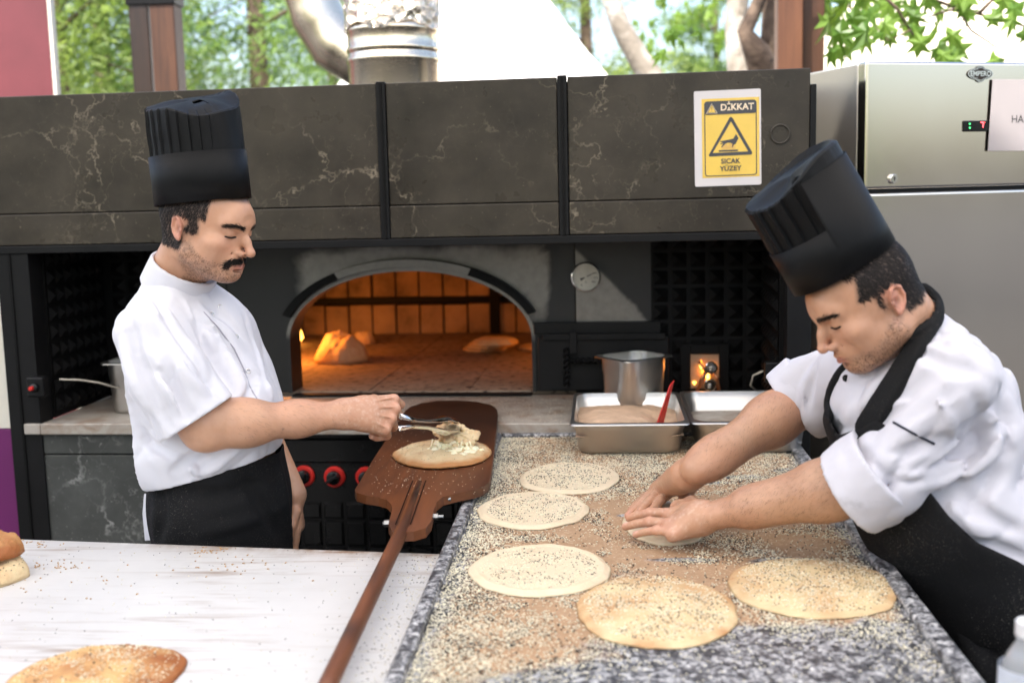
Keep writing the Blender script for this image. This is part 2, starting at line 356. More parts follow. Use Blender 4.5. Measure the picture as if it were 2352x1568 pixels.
# ---------------------------------------------------------------- ground, trees, tents, posts behind the stall
g = MB().add([(-150, -150, 0), (150, -150, 0), (150, 150, 0), (-150, 150, 0)], [(0, 1, 2, 3)]).build('ground', MAT['ground']); tag(g, kind='structure')
def blades(P, D, L, W, rng, droop=.3):
    """flat leaf blades: base P, direction D, length L, width W -> V, F, rnd"""
    n = len(P); D = D/np.linalg.norm(D, axis=1, keepdims=True)
    r = rng.normal(size=(n, 3)); S = np.cross(D, r); S /= np.linalg.norm(S, axis=1, keepdims=True)+1e-9
    L = L[:, None]; W = W[:, None]
    mid = P + D*L*.5; tip = P + D*L; tip[:, 2] -= (L[:, 0]*droop)
    V = np.stack([P, mid+S*W, tip, mid-S*W], 1).reshape(-1, 3)
    F = np.arange(n*4).reshape(n, 4); return V, F
def conifer(u, Y, h, rad, mat, seed, label, dens=1.0):
    rng = np.random.default_rng(seed); b = aty(u, 430, Y); x0, y0 = b[0], b[1]
    t = thing('conifer_tree', label, 'tree', (x0, y0, 0), 0, 'conifers behind the oven')
    MB().tube([(x0, y0, -.1), (x0+.03, y0, h*.4), (x0, y0+.02, h*.92)], [rad*.07, rad*.05, .02], 10).build('trunk', MAT['bark'], t, smooth=True)
    Ps = []; Ds = []
    for k in range(int(120*dens)):
        z = h*(.12+.86*rng.random()**.9); a = rng.random()*6.283; R = rad*(1-z/h)**.65*(.75+.5*rng.random())
        e = np.array([math.cos(a)*R, math.sin(a)*R, R*(.25+.3*rng.random())]); o = np.array([x0, y0, z])
        if k % 6 == 0: MB().tube([o, o+e*.5+np.array([0, 0, .02]), o+e], [.02, .012, .004], 4).build('limb', MAT['bark'], t, fix=False)
        m = 190; s = rng.random(m)**.6; sp = rng.normal(size=(m, 3))*np.array([.13, .13, .10])*(rad*.5)*(.5+s[:, None])
        Ps.append(o+e*s[:, None]+sp); Ds.append(e/np.linalg.norm(e)*.6+rng.normal(size=(m, 3))*.5+np.array([0, 0, .15]))
    P = np.vstack(Ps); D = np.vstack(Ds); n = len(P)
    V, F = blades(P, D, rng.uniform(.05, .13, n), rng.uniform(.005, .012, n), rng, .15)
    me = mesh_np('foliage', V, F, False); set_attr(me, 'rnd', np.repeat(np.clip(fbm(P, 2.2, seed)*1.6-.4+rng.normal(size=n)*.15, 0, 1), 4))
    tag(link('crown', me, mat, t), kind='stuff')
conifer(150, 7.6, 4.6, 1.5, MAT['conifer2'], 1, 'yellow green conifer beside the red banner')
conifer(250, 9.6, 6.2, 1.7, MAT['conifer'], 2, 'tall soft conifer rising behind the dark pair of posts')
conifer(600, 8.2, 5.6, 1.45, MAT['conifer'], 3, 'blue green conifer between the dark posts and the chimney')
conifer(770, 10.6, 5.0, 1.2, MAT['conifer'], 4, 'distant conifer half hidden by the bent duct', .8)
conifer(1345, 9.8, 5.4, 1.25, MAT['conifer2'], 5, 'light green conifer beside the white tent slope', .8)
conifer(1640, 11.5, 5.2, .8, MAT['conifer'], 6, 'slim pale conifer left of the plane tree trunks', .5)
# plane tree: pale trunks, dark limb, big lobed leaves (each leaf a part)
def leaf_mesh(seed):
    rng = random.Random(seed); pts = []; lob = [(-150, .42), (-118, .30), (-95, .78), (-62, .42), (-40, .92), (-20, .50), (0, 1.12), (20, .50), (40, .92), (62, .42), (95, .78), (118, .30), (150, .42)]
    ring = [(0, 0, 0)]
    for a, r in lob:
        r *= .9+.2*rng.random(); ang = math.radians(a+rng.uniform(-5, 5)); ring.append((math.sin(ang)*r*.06, math.cos(ang)*r*.06+.02, -.024*r*r+rng.uniform(-.009, .009)))
    ring.append((.0, -.018, 0))
    c = (0, .02, .006); V = [c]+ring[1:]; n = len(ring)-1
    F = [(0, i, i+1) for i in range(1, n)] + [(0, n, 1)]
    b = len(V); V += [(-.0012, -.018, 0), (.0012, -.018, 0), (.001, -.075, -.012), (-.001, -.075, -.012)]; F.append((b, b+1, b+2, b+3))
    me = bpy.data.meshes.new('leaf'); me.from_pydata(V, [], F); me.update(); set_attr(me, 'rnd', np.full(len(V), rng.random())); me.materials.append(MAT['plane']); return me
LEAVES = [leaf_mesh(k) for k in range(5)]
ptree = thing('plane_tree', 'plane tree with pale leaning trunk and large lobed leaves behind the fridge', 'tree', tuple(aty(1700, 430, 6.0)*np.array([1, 1, 0])))
def W(u, v, y): return tuple(aty(u, v, y))
_b = aty(1730, 430, 6.0)
MB().tube([(_b[0], _b[1], -.1), (_b[0], _b[1], 1.6), W(1700, 160, 6.0), W(1690, 60, 6.0), W(1705, -120, 6.0), W(1690, -420, 6.0)], [.16, .13, .065, .055, .05, .02], 14).build('trunk', MAT['palebark'], ptree, smooth=True)
MB().tube([(_b[0]+.02, _b[1]+.03, 1.5), W(1765, 190, 5.9), W(1738, 120, 5.8), W(1712, 72, 5.8), W(1745, 0, 5.8), W(1790, -120, 5.8)], [.09, .085, .065, .04, .032, .02], 12).build('limb', MAT['bark'], ptree, smooth=True)
MB().tube([W(1775, 180, 5.9), W(1768, 90, 5.9), W(1775, 0, 5.9), W(1800, -150, 5.9)], [.05, .045, .05, .03], 12).build('limb', MAT['bark'], ptree, smooth=True)
MB().tube([(_b[0]-.1, _b[1]+.2, 1.4), W(1530, 230, 6.4), W(1470, 140, 6.4), W(1425, 60, 6.4), W(1398, -20, 6.4), W(1385, -150, 6.4)], [.11, .075, .062, .055, .05, .03], 12).build('limb', MAT['palebark'], ptree, smooth=True)
rl = random.Random(5)
def leaf(p, size, parent=ptree, yawed=None):
    o = bpy.data.objects.new('leaf', rl.choice(LEAVES)); COL.objects.link(o); o.parent = parent; o.matrix_parent_inverse = parent.matrix_basis.inverted()
    q = Euler((math.radians(rl.uniform(55, 112)), math.radians(rl.uniform(-35, 35)), math.radians(rl.uniform(-60, 60)))).to_quaternion()
    q2 = Euler((0, 0, 0)).to_quaternion()
    o.matrix_basis = Matrix.LocRotScale(Vector(p), q, Vector((size, size, size))) @ RZ(rl.choice([180, 150, 210, 120, 240]))
def twig(pts, y, r=.008): MB().tube([W(u, v, y+.05*k) for k, (u, v) in enumerate(pts)], [r*(1-.7*k/(len(pts)-1)) for k in range(len(pts))], 6).build('twig', MAT['bark'], ptree, smooth=True)
twig([(1705, -40), (1850, -60), (2060, -30), (2200, 20), (2352, 60), (2480, 120)], 4.6, .012); twig([(2000, -35), (2060, 20), (2090, 70), (2130, 120)], 4.6); twig([(2200, 20), (2160, 30), (2105, 50), (2060, 60)], 4.6, .006)
twig([(2200, 20), (2230, 70), (2290, 110), (2320, 135)], 4.6, .006); twig([(1850, -60), (1930, -10), (1960, 30), (1990, 60)], 4.7, .006); twig([(2250, 30), (2300, -20), (2360, -40)], 4.6); twig([(2090, 70), (2040, 95), (2010, 60)], 4.6, .004)
for u, v, s in [(1905, 20, 1.1), (1935, 55, 1.2), (1965, 25, 1.0), (1990, 60, 1.15), (1950, 95, 1.0), (1910, 70, 1.1), (1925, 110, .9), (2010, 15, 1.1), (2035, 45, .9), (2130, 90, .95), (2165, 95, 1.1), (2195, 90, 1.2), (2205, 120, .8), (2120, 65, .9), (2150, 60, .9), (2180, 70, .8),
                (2285, 125, 1.0), (2300, 20, .8), (2325, 35, .8), (2265, 40, .7), (2240, 25, .8), (2090, 30, .8), (2055, 80, .7), (2030, 75, .6), (2340, 80, .7), (2150, 10, .9), (2060, 5, 1.0), (2205, 5, .9), (2290, 0, .9), (1890, -10, 1.2), (1945, -20, 1.2), (2000, -25, 1.1), (2120, -20, 1.0), (1600, 65, .7), (1525, 118, .7), (1545, 68, .65), (1560, 90, .4), (2345, 10, .9),
                (2240, -20, 1.0), (1975, 75, 1.0), (1900, 40, 1.0), (2180, 135, .7), (2100, 5, .8), (2085, 60, .6), (2160, 120, .7)]:
    leaf(aty(u, v, 4.6+rl.uniform(-.15, .35)), s*1.3)
def far_leaves(n, u0, u1, v0, v1, y0, y1, s):
    for k in range(n): leaf(aty(rl.uniform(u0, u1), rl.uniform(v0, v1), rl.uniform(y0, y1)), s*rl.uniform(.7, 1.1))
far_leaves(60, 1885, 2110, -60, 70, 5.0, 6.2, 1.0); far_leaves(28, 1500, 1640, -40, 70, 6.2, 7.5, .9); far_leaves(24, 1640, 1790, -60, 120, 6.3, 7.2, .9); far_leaves(14, 1440, 1520, 40, 170, 7.0, 8.0, .9); far_leaves(20, 2100, 2400, -80, 10, 4.6, 5.4, 1.0)
# tents: pyramidal canopies with eaves, peak and a valance
def tent(name, u, v, Y, half, zt, ze, mat, label, rz=0):
    p = aty(u, v, Y); x, y = p[0], p[1]; t = thing(name, label, 'tent', (x, y, 0), math.radians(rz), 'tents behind the stall')
    m = MB(); n = 10
    for s in range(4):                                        # four sagging sides up to the peak
        a0, a1 = math.radians(45+90*s), math.radians(135+90*s); c0 = Vector((math.cos(a0), math.sin(a0), 0))*half*1.414; c1 = Vector((math.cos(a1), math.sin(a1), 0))*half*1.414
        R = []
        for i in range(n+1):
            f = i/n; z = ze + (zt-ze)*(f**1.35); k = 1-f*.985
            R.append([tuple(c0.lerp(c1, j/6)*k + Vector((0, 0, z))) for j in range(7)])
        V = [q for r in R for q in r]; m.add(V, [(i*7+j, i*7+j+1, (i+1)*7+j+1, (i+1)*7+j) for i in range(n) for j in range(6)])
    m.build('canopy', mat, t, False, smooth=True, fix=False)
    for s in range(4):
        a0 = math.radians(45+90*s); c0 = Vector((math.cos(a0), math.sin(a0), 0))*half*1.41; a1 = a0+math.pi/2; c1 = Vector((math.cos(a1), math.sin(a1), 0))*half*1.41
        MB().cyl((c0.x*.99, c0.y*.99, 0), (c0.x*.99, c0.y*.99, ze), .03, 8).build('leg', MAT['chrome'], t, False)
        MB().add([tuple(c0+Vector((0, 0, ze-.25))), tuple(c1+Vector((0, 0, ze-.25))), tuple(c1+Vector((0, 0, ze))), tuple(c0+Vector((0, 0, ze)))], [(0, 1, 2, 3)]).build('valance', mat, t, False, fix=False)
tent('tent', 1075, 200, 8.4, 1.25, 3.9, 1.95, MAT['tentwhite'], 'white canvas tent rising behind the chimney', 10)
tent('tent', 2200, 200, 8.6, 1.75, 3.55, 2.05, MAT['tentcream'], 'cream canvas tent behind the steel fridge', 20)
# pergola posts
def post(us, v0, Y, w, mat, label, cap=None):
    p = aty(us, v0, Y); x, y = p[0], p[1]; t = thing('wooden_post', label, 'post', (x, y, 0), 0, 'posts behind the oven')
    MB().box((-w/2, -w/2, 0), (w/2, w/2, 3.4)).build('beam', mat, t, False, bevel=.006)
    if cap: MB().box((-w/2-.008, -w/2-.008, cap), (w/2+.008, w/2+.008, cap+.35)).build('metal_sleeve', MAT['black'], t, False, bevel=.003)
zc = aty(360, 14, 4.9)[2]
post(330, 100, 4.9, .085, MAT['postdark'], 'near black post of the pair left of the chimney', zc); post(386, 100, 4.86, .105, MAT['post'], 'brown post of the pair left of the chimney', zc-.01)
post(1811, 80, 4.7, .098, MAT['postred'], 'red brown post of the pair beside the fridge'); post(1864, 80, 4.78, .088, MAT['post'], 'darker brown post of the pair beside the fridge')
# banner panels at the left
p = aty(132, 220, 4.7); bn = thing('banner', 'red pink upright banner behind the oven', 'banner', (p[0]-.5, p[1], 0))
MB().box((-.52, 0, .2), (.484, .03, 3.3)).build('banner_face', MAT['banner'], bn, False, bevel=.004); MB().box((.486, -.003, .2), (.5, .033, 3.3)).build('edge_strip', MAT['cream'], bn, False)

# added conifers behind the camera, never in view (they are what the steel mirrors and what shades the low sky)
src = [o for o in COL.objects if o.get('category') == 'tree' and o.name.startswith('conifer')]
for k in (0, 1, 2, 3, 4, 5, 9, 10):
    o = src[k % 3+1]; cp_ = o.copy(); COL.objects.link(cp_); x, y = -11+k*2.2, -6.2-.9*(k % 2)-.02*(k-5)**2*-1
    cp_.matrix_basis = Matrix.LocRotScale(Vector((x, y, 0)), Euler((0, 0, k*1.3)), Vector((1.1, 1.1, 1.0))); cp_['label'] = 'conifer in the tree line across from the stall'; cp_['group'] = 'conifers across from the stall'
    for ch in list(o.children):
        c_ = ch.copy(); COL.objects.link(c_); c_.parent = cp_; c_.matrix_parent_inverse = ch.matrix_parent_inverse.copy()

# added canvas canopy over the work area, never in view: it softens the sun and keeps the stall in open shade
rf = thing('added_canopy', 'added white canvas canopy above the view, softening the sun', 'canopy', (0, 2, 2.9))
nx_, ny_ = 12, 12; Vc_ = [(-3.6+7.2*i/nx_, -.6+3.3*j/ny_, 2.95+.22*math.sin(math.pi*i/nx_)*math.sin(math.pi*j/ny_)) for j in range(ny_+1) for i in range(nx_+1)]
link('canvas_sheet', mesh_np('canvas_sheet', np.array(Vc_), [(j*(nx_+1)+i, j*(nx_+1)+i+1, (j+1)*(nx_+1)+i+1, (j+1)*(nx_+1)+i) for j in range(ny_) for i in range(nx_)]), MAT['canvas'], rf)
for x in (-3.6, 3.6):
    for y in (-.6, 2.7): MB().cyl((x, y, 0), (x, y, 2.97), .035, 10).build('canopy_pole', MAT['chrome'], rf, smooth=True)
# ---------------------------------------------------------------- the stone faced oven (local frame: x along the front, y into the oven)
OVO, OVR = np.array([-.6, 3.08]), math.radians(-2.0)
_c, _s = math.cos(OVR), math.sin(OVR)
def op(u, v, yl):
    d = ray(u, v); n = np.array([-_s, _c, 0]); o = np.array([OVO[0], OVO[1], 0]); t = (yl - n@(c_pos-o))/(n@d); p = c_pos+d*t
    return _c*(p[0]-OVO[0])+_s*(p[1]-OVO[1]), p[2]
def o2w(x, y, z): return np.array([OVO[0]+_c*x-_s*y, OVO[1]+_s*x+_c*y, z])
def w2o(p): x, y = p[0]-OVO[0], p[1]-OVO[1]; return (_c*x+_s*y, -_s*x+_c*y, p[2])
LZ = .985
ov = thing('stone_oven', 'dark marble clad oven with glowing arched mouth', 'oven', (OVO[0], OVO[1], 0), OVR)
def ob(name, a, b, mat, bevel=.002, parent=ov): return MB().box(a, b).build(name, mat, parent, False, bevel=bevel)
for x0, x1 in ((-1.135, .003), (.029, .489), (.517, 1.143)):
    ob('marble_panel', (x0, 0, 1.586), (x1, .018, 1.911), MAT['marble'], .0025); ob('marble_strip', (x0, -.004, 1.497), (x1, .016, 1.5835), MAT['marble'], .0025)
for x in (.016, .503):
    tr = ob('seam_trim', (x-.0125, -.007, 1.495), (x+.0125, .01, 1.915), MAT['black']); ob('groove_rail', (x-.0035, -.010, 1.495), (x+.0035, -.0065, 1.912), MAT['soot'], .0008, tr)
    for z in (1.54, 1.66, 1.79): MB().cyl((x+.002, -.012, z), (x+.002, -.006, z), .004, 8).build('screw', MAT['soot'], tr, False)
ob('end_trim', (1.143, -.006, 1.49), (1.158, .05, 1.87), MAT['black']); ob('bottom_rail', (-1.14, -.008, 1.474), (1.15, .03, 1.495), MAT['black'])
ob('hood_shell', (-1.13, .02, 1.478), (1.14, .47, 1.900), MAT['soot']); ob('oven_body', (-1.10, .4715, 1.45), (1.10, 1.95, 1.58), MAT['soot'])
m = MB(); cx, cz = op(1792, 308, 0)                       # bored ring in the marble
m.rings([[(cx+r*math.cos(a), y, cz+r*math.sin(a)) for a in [2*math.pi*j/28 for j in range(28)]] for r, y in ((.0215, .0), (.0215, -.0035), (.026, -.0035), (.026, 0))], cap=False)
m.build('marble_plug_ring', MAT['marble'], ov, False, smooth=True)
ob('front_post', (-1.118, -.002, 0), (-1.022, .07, 1.474), MAT['black']); ob('front_post', (1.088, -.002, 0), (1.152, .07, 1.474), MAT['black'])
ob('post_seam', (-1.082, -.006, .0), (-1.074, -.001, 1.474), MAT['soot'], .001)
ob('ledge', (-1.02, -.012, .952), (1.086, .43, LZ), MAT['ledge'], .004)
ob('ledge_end', (-1.07, -.0125, .953), (-1.0205, .0, LZ-.001), MAT['ledge'], .003)
ob('marble_panel', (-1.10, .004, .893), (-.47, .02, .951), MAT['marble2']); ob('marble_panel', (-1.10, .004, .20), (-.47, .02, .889), MAT['marble2']); ob('marble_panel', (.45, .004, .893), (1.087, .02, .951), MAT['marble2']); ob('marble_panel', (.45, .004, .2), (1.087, .02, .889), MAT['marble2'])
ob('base_body', (-1.09, .06, .0), (1.08, 1.9, .951), MAT['soot'])
# black stamped control panel with raised blocks and knobs
cp = ob('control_panel', (-.469, .030, .22), (.449, .059, .951), MAT['knobblack'], .003)
for r, (z0, z1) in enumerate(((.862, .935), (.70, .748), (.62, .695), (.54, .615))):
    for k in range(14 if r == 1 or r > 1 else 1):
        n = 14 if r else 1; wd = .90/n
        a = MB(); x0 = -.46+k*wd; x1 = x0+wd-.008; d = .006
        a.add([(x0, .03, z0), (x1, .03, z0), (x1, .03, z1), (x0, .03, z1), (x0+d, .021, z0+d), (x1-d, .021, z0+d), (x1-d, .021, z1-d), (x0+d, .021, z1-d)], [(0, 1, 5, 4), (1, 2, 6, 5), (2, 3, 7, 6), (3, 0, 4, 7), (4, 5, 6, 7)])
        a.build('raised_block', MAT['knobblack'], cp, False)
for (u, v, rot) in ((697, 1094, 35), (767, 1096, 60), (840, 1097, 10), (1010, 1100, 0)):
    x, z = op(u, v, .02); kb = MB().lathe([(.0, .0), (.031, 0), (.031, .006), (.027, .011), (.020, .011), (.0, .011)], 28, T(x, .03, z) @ RX(90)).build('knob_ring', MAT['red'], ov, False); smooth_by_angle(kb.data)
    M_ = T(x, .022, z) @ RY(rot) @ RX(90); a = MB().lathe([(.0205, .0), (.0195, .014), (.016, .016), (.0, .016)], 24, M_); a.box((-.004, -.019, .012), (.004, .019, .028), M_); ko = a.build('knob', MAT['knobblack'], kb, False, bevel=.0012)
# oven face with the arched mouth
ax0, ax1, zs, zt, FY = -.402, .370, 1.165, 1.380, .42
axc, ahw = (ax0+ax1)/2, (ax1-ax0)/2
def arch(off=0.0, n=56, z0=LZ+.012):
    P = [(ax0-off, z0), (ax0-off, (z0+zs)/2)]
    P += [(axc-(ahw+off)*math.cos(math.pi*k/n), zs+(zt-zs+off)*math.sin(math.pi*k/n)) for k in range(n+1)]
    return P + [(ax1+off, (z0+zs)/2), (ax1+off, z0)]
inner = arch(); N = len(inner); X0, X1, Z0, Z1 = -.60, .502, LZ+.001, 1.478
outer = []
for (x, z) in inner:
    dx, dz = x-axc, z-1.08
    if z <= LZ+.013: outer.append((X0 if dx < 0 else X1, z)); continue
    s = min((X1-axc)/dx if dx > 1e-6 else 1e9, (X0-axc)/dx if dx < -1e-6 else 1e9, (Z1-1.08)/dz if dz > 1e-6 else 1e9, (1.0-1.08)/dz if dz < -1e-6 else 1e9)
    outer.append((axc+dx*s, 1.08+dz*s))
R = [[(xi+(xo-xi)*(k/16), FY, zi+(zo-zi)*(k/16)) for (xi, zi), (xo, zo) in zip(inner, outer)] for k in range(17)]
V = [p for r in R for p in r]; F = [(k*N+j, k*N+j+1, (k+1)*N+j+1, (k+1)*N+j) for k in range(16) for j in range(N-1)]
me = bpy.data.meshes.new('oven_face'); me.from_pydata(V, [], F); me.update()
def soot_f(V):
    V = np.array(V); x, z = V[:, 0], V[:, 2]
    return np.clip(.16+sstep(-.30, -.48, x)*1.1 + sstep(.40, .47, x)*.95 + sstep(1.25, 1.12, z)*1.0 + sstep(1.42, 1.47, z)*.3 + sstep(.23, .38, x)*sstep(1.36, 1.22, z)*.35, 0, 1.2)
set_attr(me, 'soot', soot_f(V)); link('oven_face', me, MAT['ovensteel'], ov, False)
def arch_band(off0, off1, y0, y1, k0, k1):
    A, B = arch(off0)[k0:k1], arch(off1)[k0:k1]; m = MB()
    return m.rings([[(a[0], y1, a[1]), (a[0], y0, a[1]), (b[0], y0, b[1]), (b[0], y1, b[1])] for a, b in zip(A, B)])
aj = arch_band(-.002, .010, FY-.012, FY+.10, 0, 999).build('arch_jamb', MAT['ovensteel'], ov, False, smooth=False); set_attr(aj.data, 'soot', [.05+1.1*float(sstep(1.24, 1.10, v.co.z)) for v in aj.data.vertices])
arch_band(.012, .036, FY-.036, FY-.001, 8, 53).build('arch_canopy_strip', MAT['soot'], ov, False)
arch_band(.0125, .0355, FY-.0385, FY-.0365, 20, 40).build('arch_canopy_trim', MAT['ovensteel'], ov, False)
# right side plate with thermometer, black firebox door, latch and twisted bars; stamped pyramid panels
def plate(x0, x1, z0, z1, y, fn, name):
    nx, nz = 20, 20; V = [(x0+(x1-x0)*i/nx, y, z0+(z1-z0)*j/nz) for j in range(nz+1) for i in range(nx+1)]
    F = [(j*(nx+1)+i, j*(nx+1)+i+1, (j+1)*(nx+1)+i+1, (j+1)*(nx+1)+i) for j in range(nz) for i in range(nx)]
    me = bpy.data.meshes.new(name); me.from_pydata(V, [], F); me.update(); A = np.array(V); set_attr(me, 'soot', fn(A[:, 0], A[:, 2])); return link(name, me, MAT['ovensteel'], ov, False)
px0 = op(1322, 640, .41)[0]; pz0 = op(1322, 736, .41)[1]
plate(px0, .735, pz0-.09, 1.478, FY-.004, lambda x, z: np.clip(sstep(-.045, .045, (z-1.42)+(x-px0-.02)*1.02)*1.25, 0, 1.25), 'side_plate')  # side plate darker above a line slanting down to the right
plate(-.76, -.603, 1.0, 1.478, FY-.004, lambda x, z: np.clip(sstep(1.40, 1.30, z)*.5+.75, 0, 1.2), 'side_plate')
def pyramids(name, P0, U, V_, nu, nv, h, mat):
    P0, U, V_ = map(np.array, (P0, U, V_)); nrm = np.cross(U, V_); nrm = nrm/np.linalg.norm(nrm); m = MB()
    du, dv = U/nu, V_/nv
    for i in range(nu):
        for j in range(nv):
            o = P0+du*i+dv*j; a = o+du*.1+dv*.1; b = o+du*.9+dv*.1; c = o+du*.9+dv*.9; d = o+du*.1+dv*.9
            m.add([o, o+du, o+du+dv, o+dv, a, b, c, d, (a+c)/2+nrm*h], [(0, 1, 5, 4), (1, 2, 6, 5), (2, 3, 7, 6), (3, 0, 4, 7), (4, 5, 8), (5, 6, 8), (6, 7, 8), (7, 4, 8)])
    return m.build(name, mat, ov, False, fix=False)
pyramids('stamped_panel', (.7355, FY-.006, 1.0), (.335, 0, 0), (0, 0, .478), 6, 9, .016, MAT['soot'])
pyramids('stamped_panel', (1.074, FY, 1.0), (0, -.345, 0), (0, 0, .478), 7, 9, .014, MAT['soot'])
pyramids('stamped_panel', (-.985, FY-.006, 1.0), (.222, 0, 0), (0, 0, .478), 4, 9, .016, MAT['soot'])
pyramids('stamped_panel', (-1.015, .075, 1.0), (0, .345, 0), (0, 0, .478), 7, 9, .014, MAT['soot'])
ob('side_wall', (1.0765, .0705, LZ+.001), (1.105, FY+.02, 1.473), MAT['soot'], 0); ob('side_wall', (-1.045, .0705, LZ+.001), (-1.0165, FY+.02, 1.473), MAT['soot'], 0)
ob('back_sheet', (-1.02, FY+.004, LZ+.001), (X0, FY+.008, 1.4775), MAT['soot'], 0); ob('back_sheet', (X1, FY+.004, LZ+.001), (1.076, FY+.008, 1.4775), MAT['soot'], 0)
def obp(name, u0, v0, u1, v1, yb, d, mat, bevel=.002, parent=ov):
    (x0, z0), (x1, z1) = op(u0, v1, yb-d), op(u1, v0, yb-d); return ob(name, (x0, yb-d, z0), (x1, yb, z1), mat, bevel, parent)
fd = obp('firebox_door', 1238, 772, 1536, 897, FY-.003, .03, MAT['black'], .004)
obp('door_lintel', 1226, 738, 1518, 768, FY-.003, .022, MAT['black'], .003); obp('latch_bar', 1246, 765, 1528, 782, FY-.034, .012, MAT['black'], .002, fd); obp('latch_stop', 1309, 762, 1324, 812, FY-.047, .010, MAT['black'], .002, fd)
def twisted(a, b, name):
    a, b = Vector(a), Vector(b); t = (b-a); L = t.length; q = t.to_track_quat('Z', 'Y'); m = MB(); n = 40
    R = [[a+q @ Vector((.0075*(1+.45*math.cos(2*(2*math.pi*j/10)))*math.cos(2*math.pi*j/10+k*.55), .0075*(1+.45*math.cos(2*(2*math.pi*j/10)))*math.sin(2*math.pi*j/10+k*.55), L*k/n)) for j in range(10)] for k in range(n+1)]
    m.rings(R).build(name, MAT['soot'], fd, False, smooth=True)
x0, z0 = op(1301, 890, .36); x1, z1 = op(1301, 800, .36); twisted((x0, .365, z0), (x1, .365, z1), 'twisted_bar')
x0, z0 = op(1301, 829, .36); x1, z1 = op(1400, 829, .36); twisted((x0+.008, .362, z0), (x1, .362, z0), 'twisted_bar')
tx, tz = op(1345, 637, .38)
th = MB().lathe([(.0, 0), (.044, 0), (.046, .008), (.0445, .022), (.041, .024), (.040, .019), (.0, .019)], 36, T(tx, FY-.006, tz) @ RX(90)).build('thermometer_case', MAT['chrome'], ov, False); smooth_by_angle(th.data)
MB().lathe([(.0398, .0192), (.0, .0194)], 36, T(tx, FY-.006, tz) @ RX(90), cap=False).build('dial', MAT['dial'], th, False)
Mn = T(tx, FY-.0262, tz) @ RY(-26) @ RX(90); MB().add([(-.018, -.0045, 0), (-.018, .0045, 0), (-.008, .002, 0), (.030, .0006, 0), (.030, -.0006, 0), (-.008, -.002, 0)], [(0, 1, 2, 3, 4, 5)][:1], Mn).build('needle', MAT['ink'], th, False); MB().lathe([(.004, 0), (.004, .002), (0, .002)], 12, Mn).build('needle_hub', MAT['dial'], th, False)
def text_mesh(s, size, bold=0.0, align='CENTER', space=1.0):
    cu = bpy.data.curves.new('t', 'FONT'); cu.body = s; cu.size = size; cu.align_x = align; cu.align_y = 'CENTER'; cu.offset = bold; cu.space_character = space; cu.extrude = 0; cu.resolution_u = 3
    o = bpy.data.objects.new('t', cu); COL.objects.link(o); bpy.context.view_layer.update()
    me = bpy.data.meshes.new_from_object(o.evaluated_get(bpy.context.evaluated_depsgraph_get())); bpy.data.objects.remove(o); bpy.data.curves.remove(cu); return me
def text(name, s, size, M_, mat, parent, bold=0, align='CENTER', world=False, space=1.0):
    me = text_mesh(s, size, bold, align, space); me.transform(M_); return link(name, me, mat, parent, world)
for s, a, r in (('350', -5, .030), ('400', -32, .028), ('0', -118, .028), ('0', -90, .016), ('300', 22, .03)):
    text('dial_number', s, .0085, T(tx+r*math.cos(math.radians(a)), FY-.0262, tz+r*math.sin(math.radians(a))) @ RX(90), MAT['ink'], th)
m = MB()
for k in range(25):
    a = math.radians(-45-k*11.25+180*0+0); a = math.radians(225-k*11.25); c, s_ = math.cos(a), math.sin(a); r0, r1 = .0345, .038
    n_ = (-s_*.0004, c*.0004); m.add([(tx+c*r0+n_[0], FY-.0261, tz+s_*r0+n_[1]), (tx+c*r1+n_[0], FY-.0261, tz+s_*r1+n_[1]), (tx+c*r1-n_[0], FY-.0261, tz+s_*r1-n_[1]), (tx+c*r0-n_[0], FY-.0261, tz+s_*r0-n_[1])], [(0, 1, 2, 3)])
m.build('dial_scale', MAT['ink'], th, False, fix=False)
# igniter boxes with red push buttons, cables
for u, v, yl, cab in ((88, 887, -.014, [(136, 871), (180, 872), (225, 878), (275, 892)]), (1778, 853, .062, [(1752, 852), (1730, 862), (1724, 885), (1740, 900)])):
    x, z = op(u, v, yl); ib = ob('igniter_box', (x-.026, yl-.02, z-.029), (x+.026, yl+.012, z+.029), MAT['black'], .006)
    MB().lathe([(.014, 0), (.012, .008), (.009, .010), (.0, .010)], 18, T(x, yl-.02, z) @ RX(90)).build('button_collar', MAT['knobblack'], ib, False, smooth=True)
    MB().lathe([(.0062, .008), (.0062, .020), (.005, .022), (.0, .022)], 14, T(x-.002, yl-.02, z) @ RX(90)).build('push_button', MAT['red'], ib, False)
    MB().tube([(op(a, b, yl+.05+.03*k)[0], yl+.05+.03*k, op(a, b, yl+.05+.03*k)[1]) for k, (a, b) in enumerate(cab)], .0026, 8).build('cable', MAT['cable'], ov, False, smooth=True)
# burner opening in the right bay
x0, z0 = op(1586, 893, FY-.03); x1, z1 = op(1652, 813, FY-.03); yb = FY-.03
for a, b in (((x0-.03, yb, z0-.004), (x0, FY, z1+.03)), ((x1, yb, z0-.004), (x1+.03, FY, z1+.03)), ((x0, yb, z1), (x1, FY, z1+.03)), ((x0, yb, LZ+.001), (x1, FY, z0))): ob('burner_frame', a, b, MAT['soot'], .002)
MB().box((x0+.001, FY-.0245, z0+.001), (x1-.001, FY-.0235, z1-.001)).build('burner_back', MAT['brick'], ov, False)
for k in range(4):
    xf = x0+.012+(x1-x0-.02)*k/3.3; hh = .012+.020*abs(math.sin(k*2.3)); zz = z0+.012+.05*abs(math.sin(k*1.7))
    MB().lathe([(.001, 0), (.006, .010), (.005, .5*hh), (.0004, hh)], 8, T(xf, FY-.028, zz)).build('flame', MAT['flame'], ov, False, smooth=True)
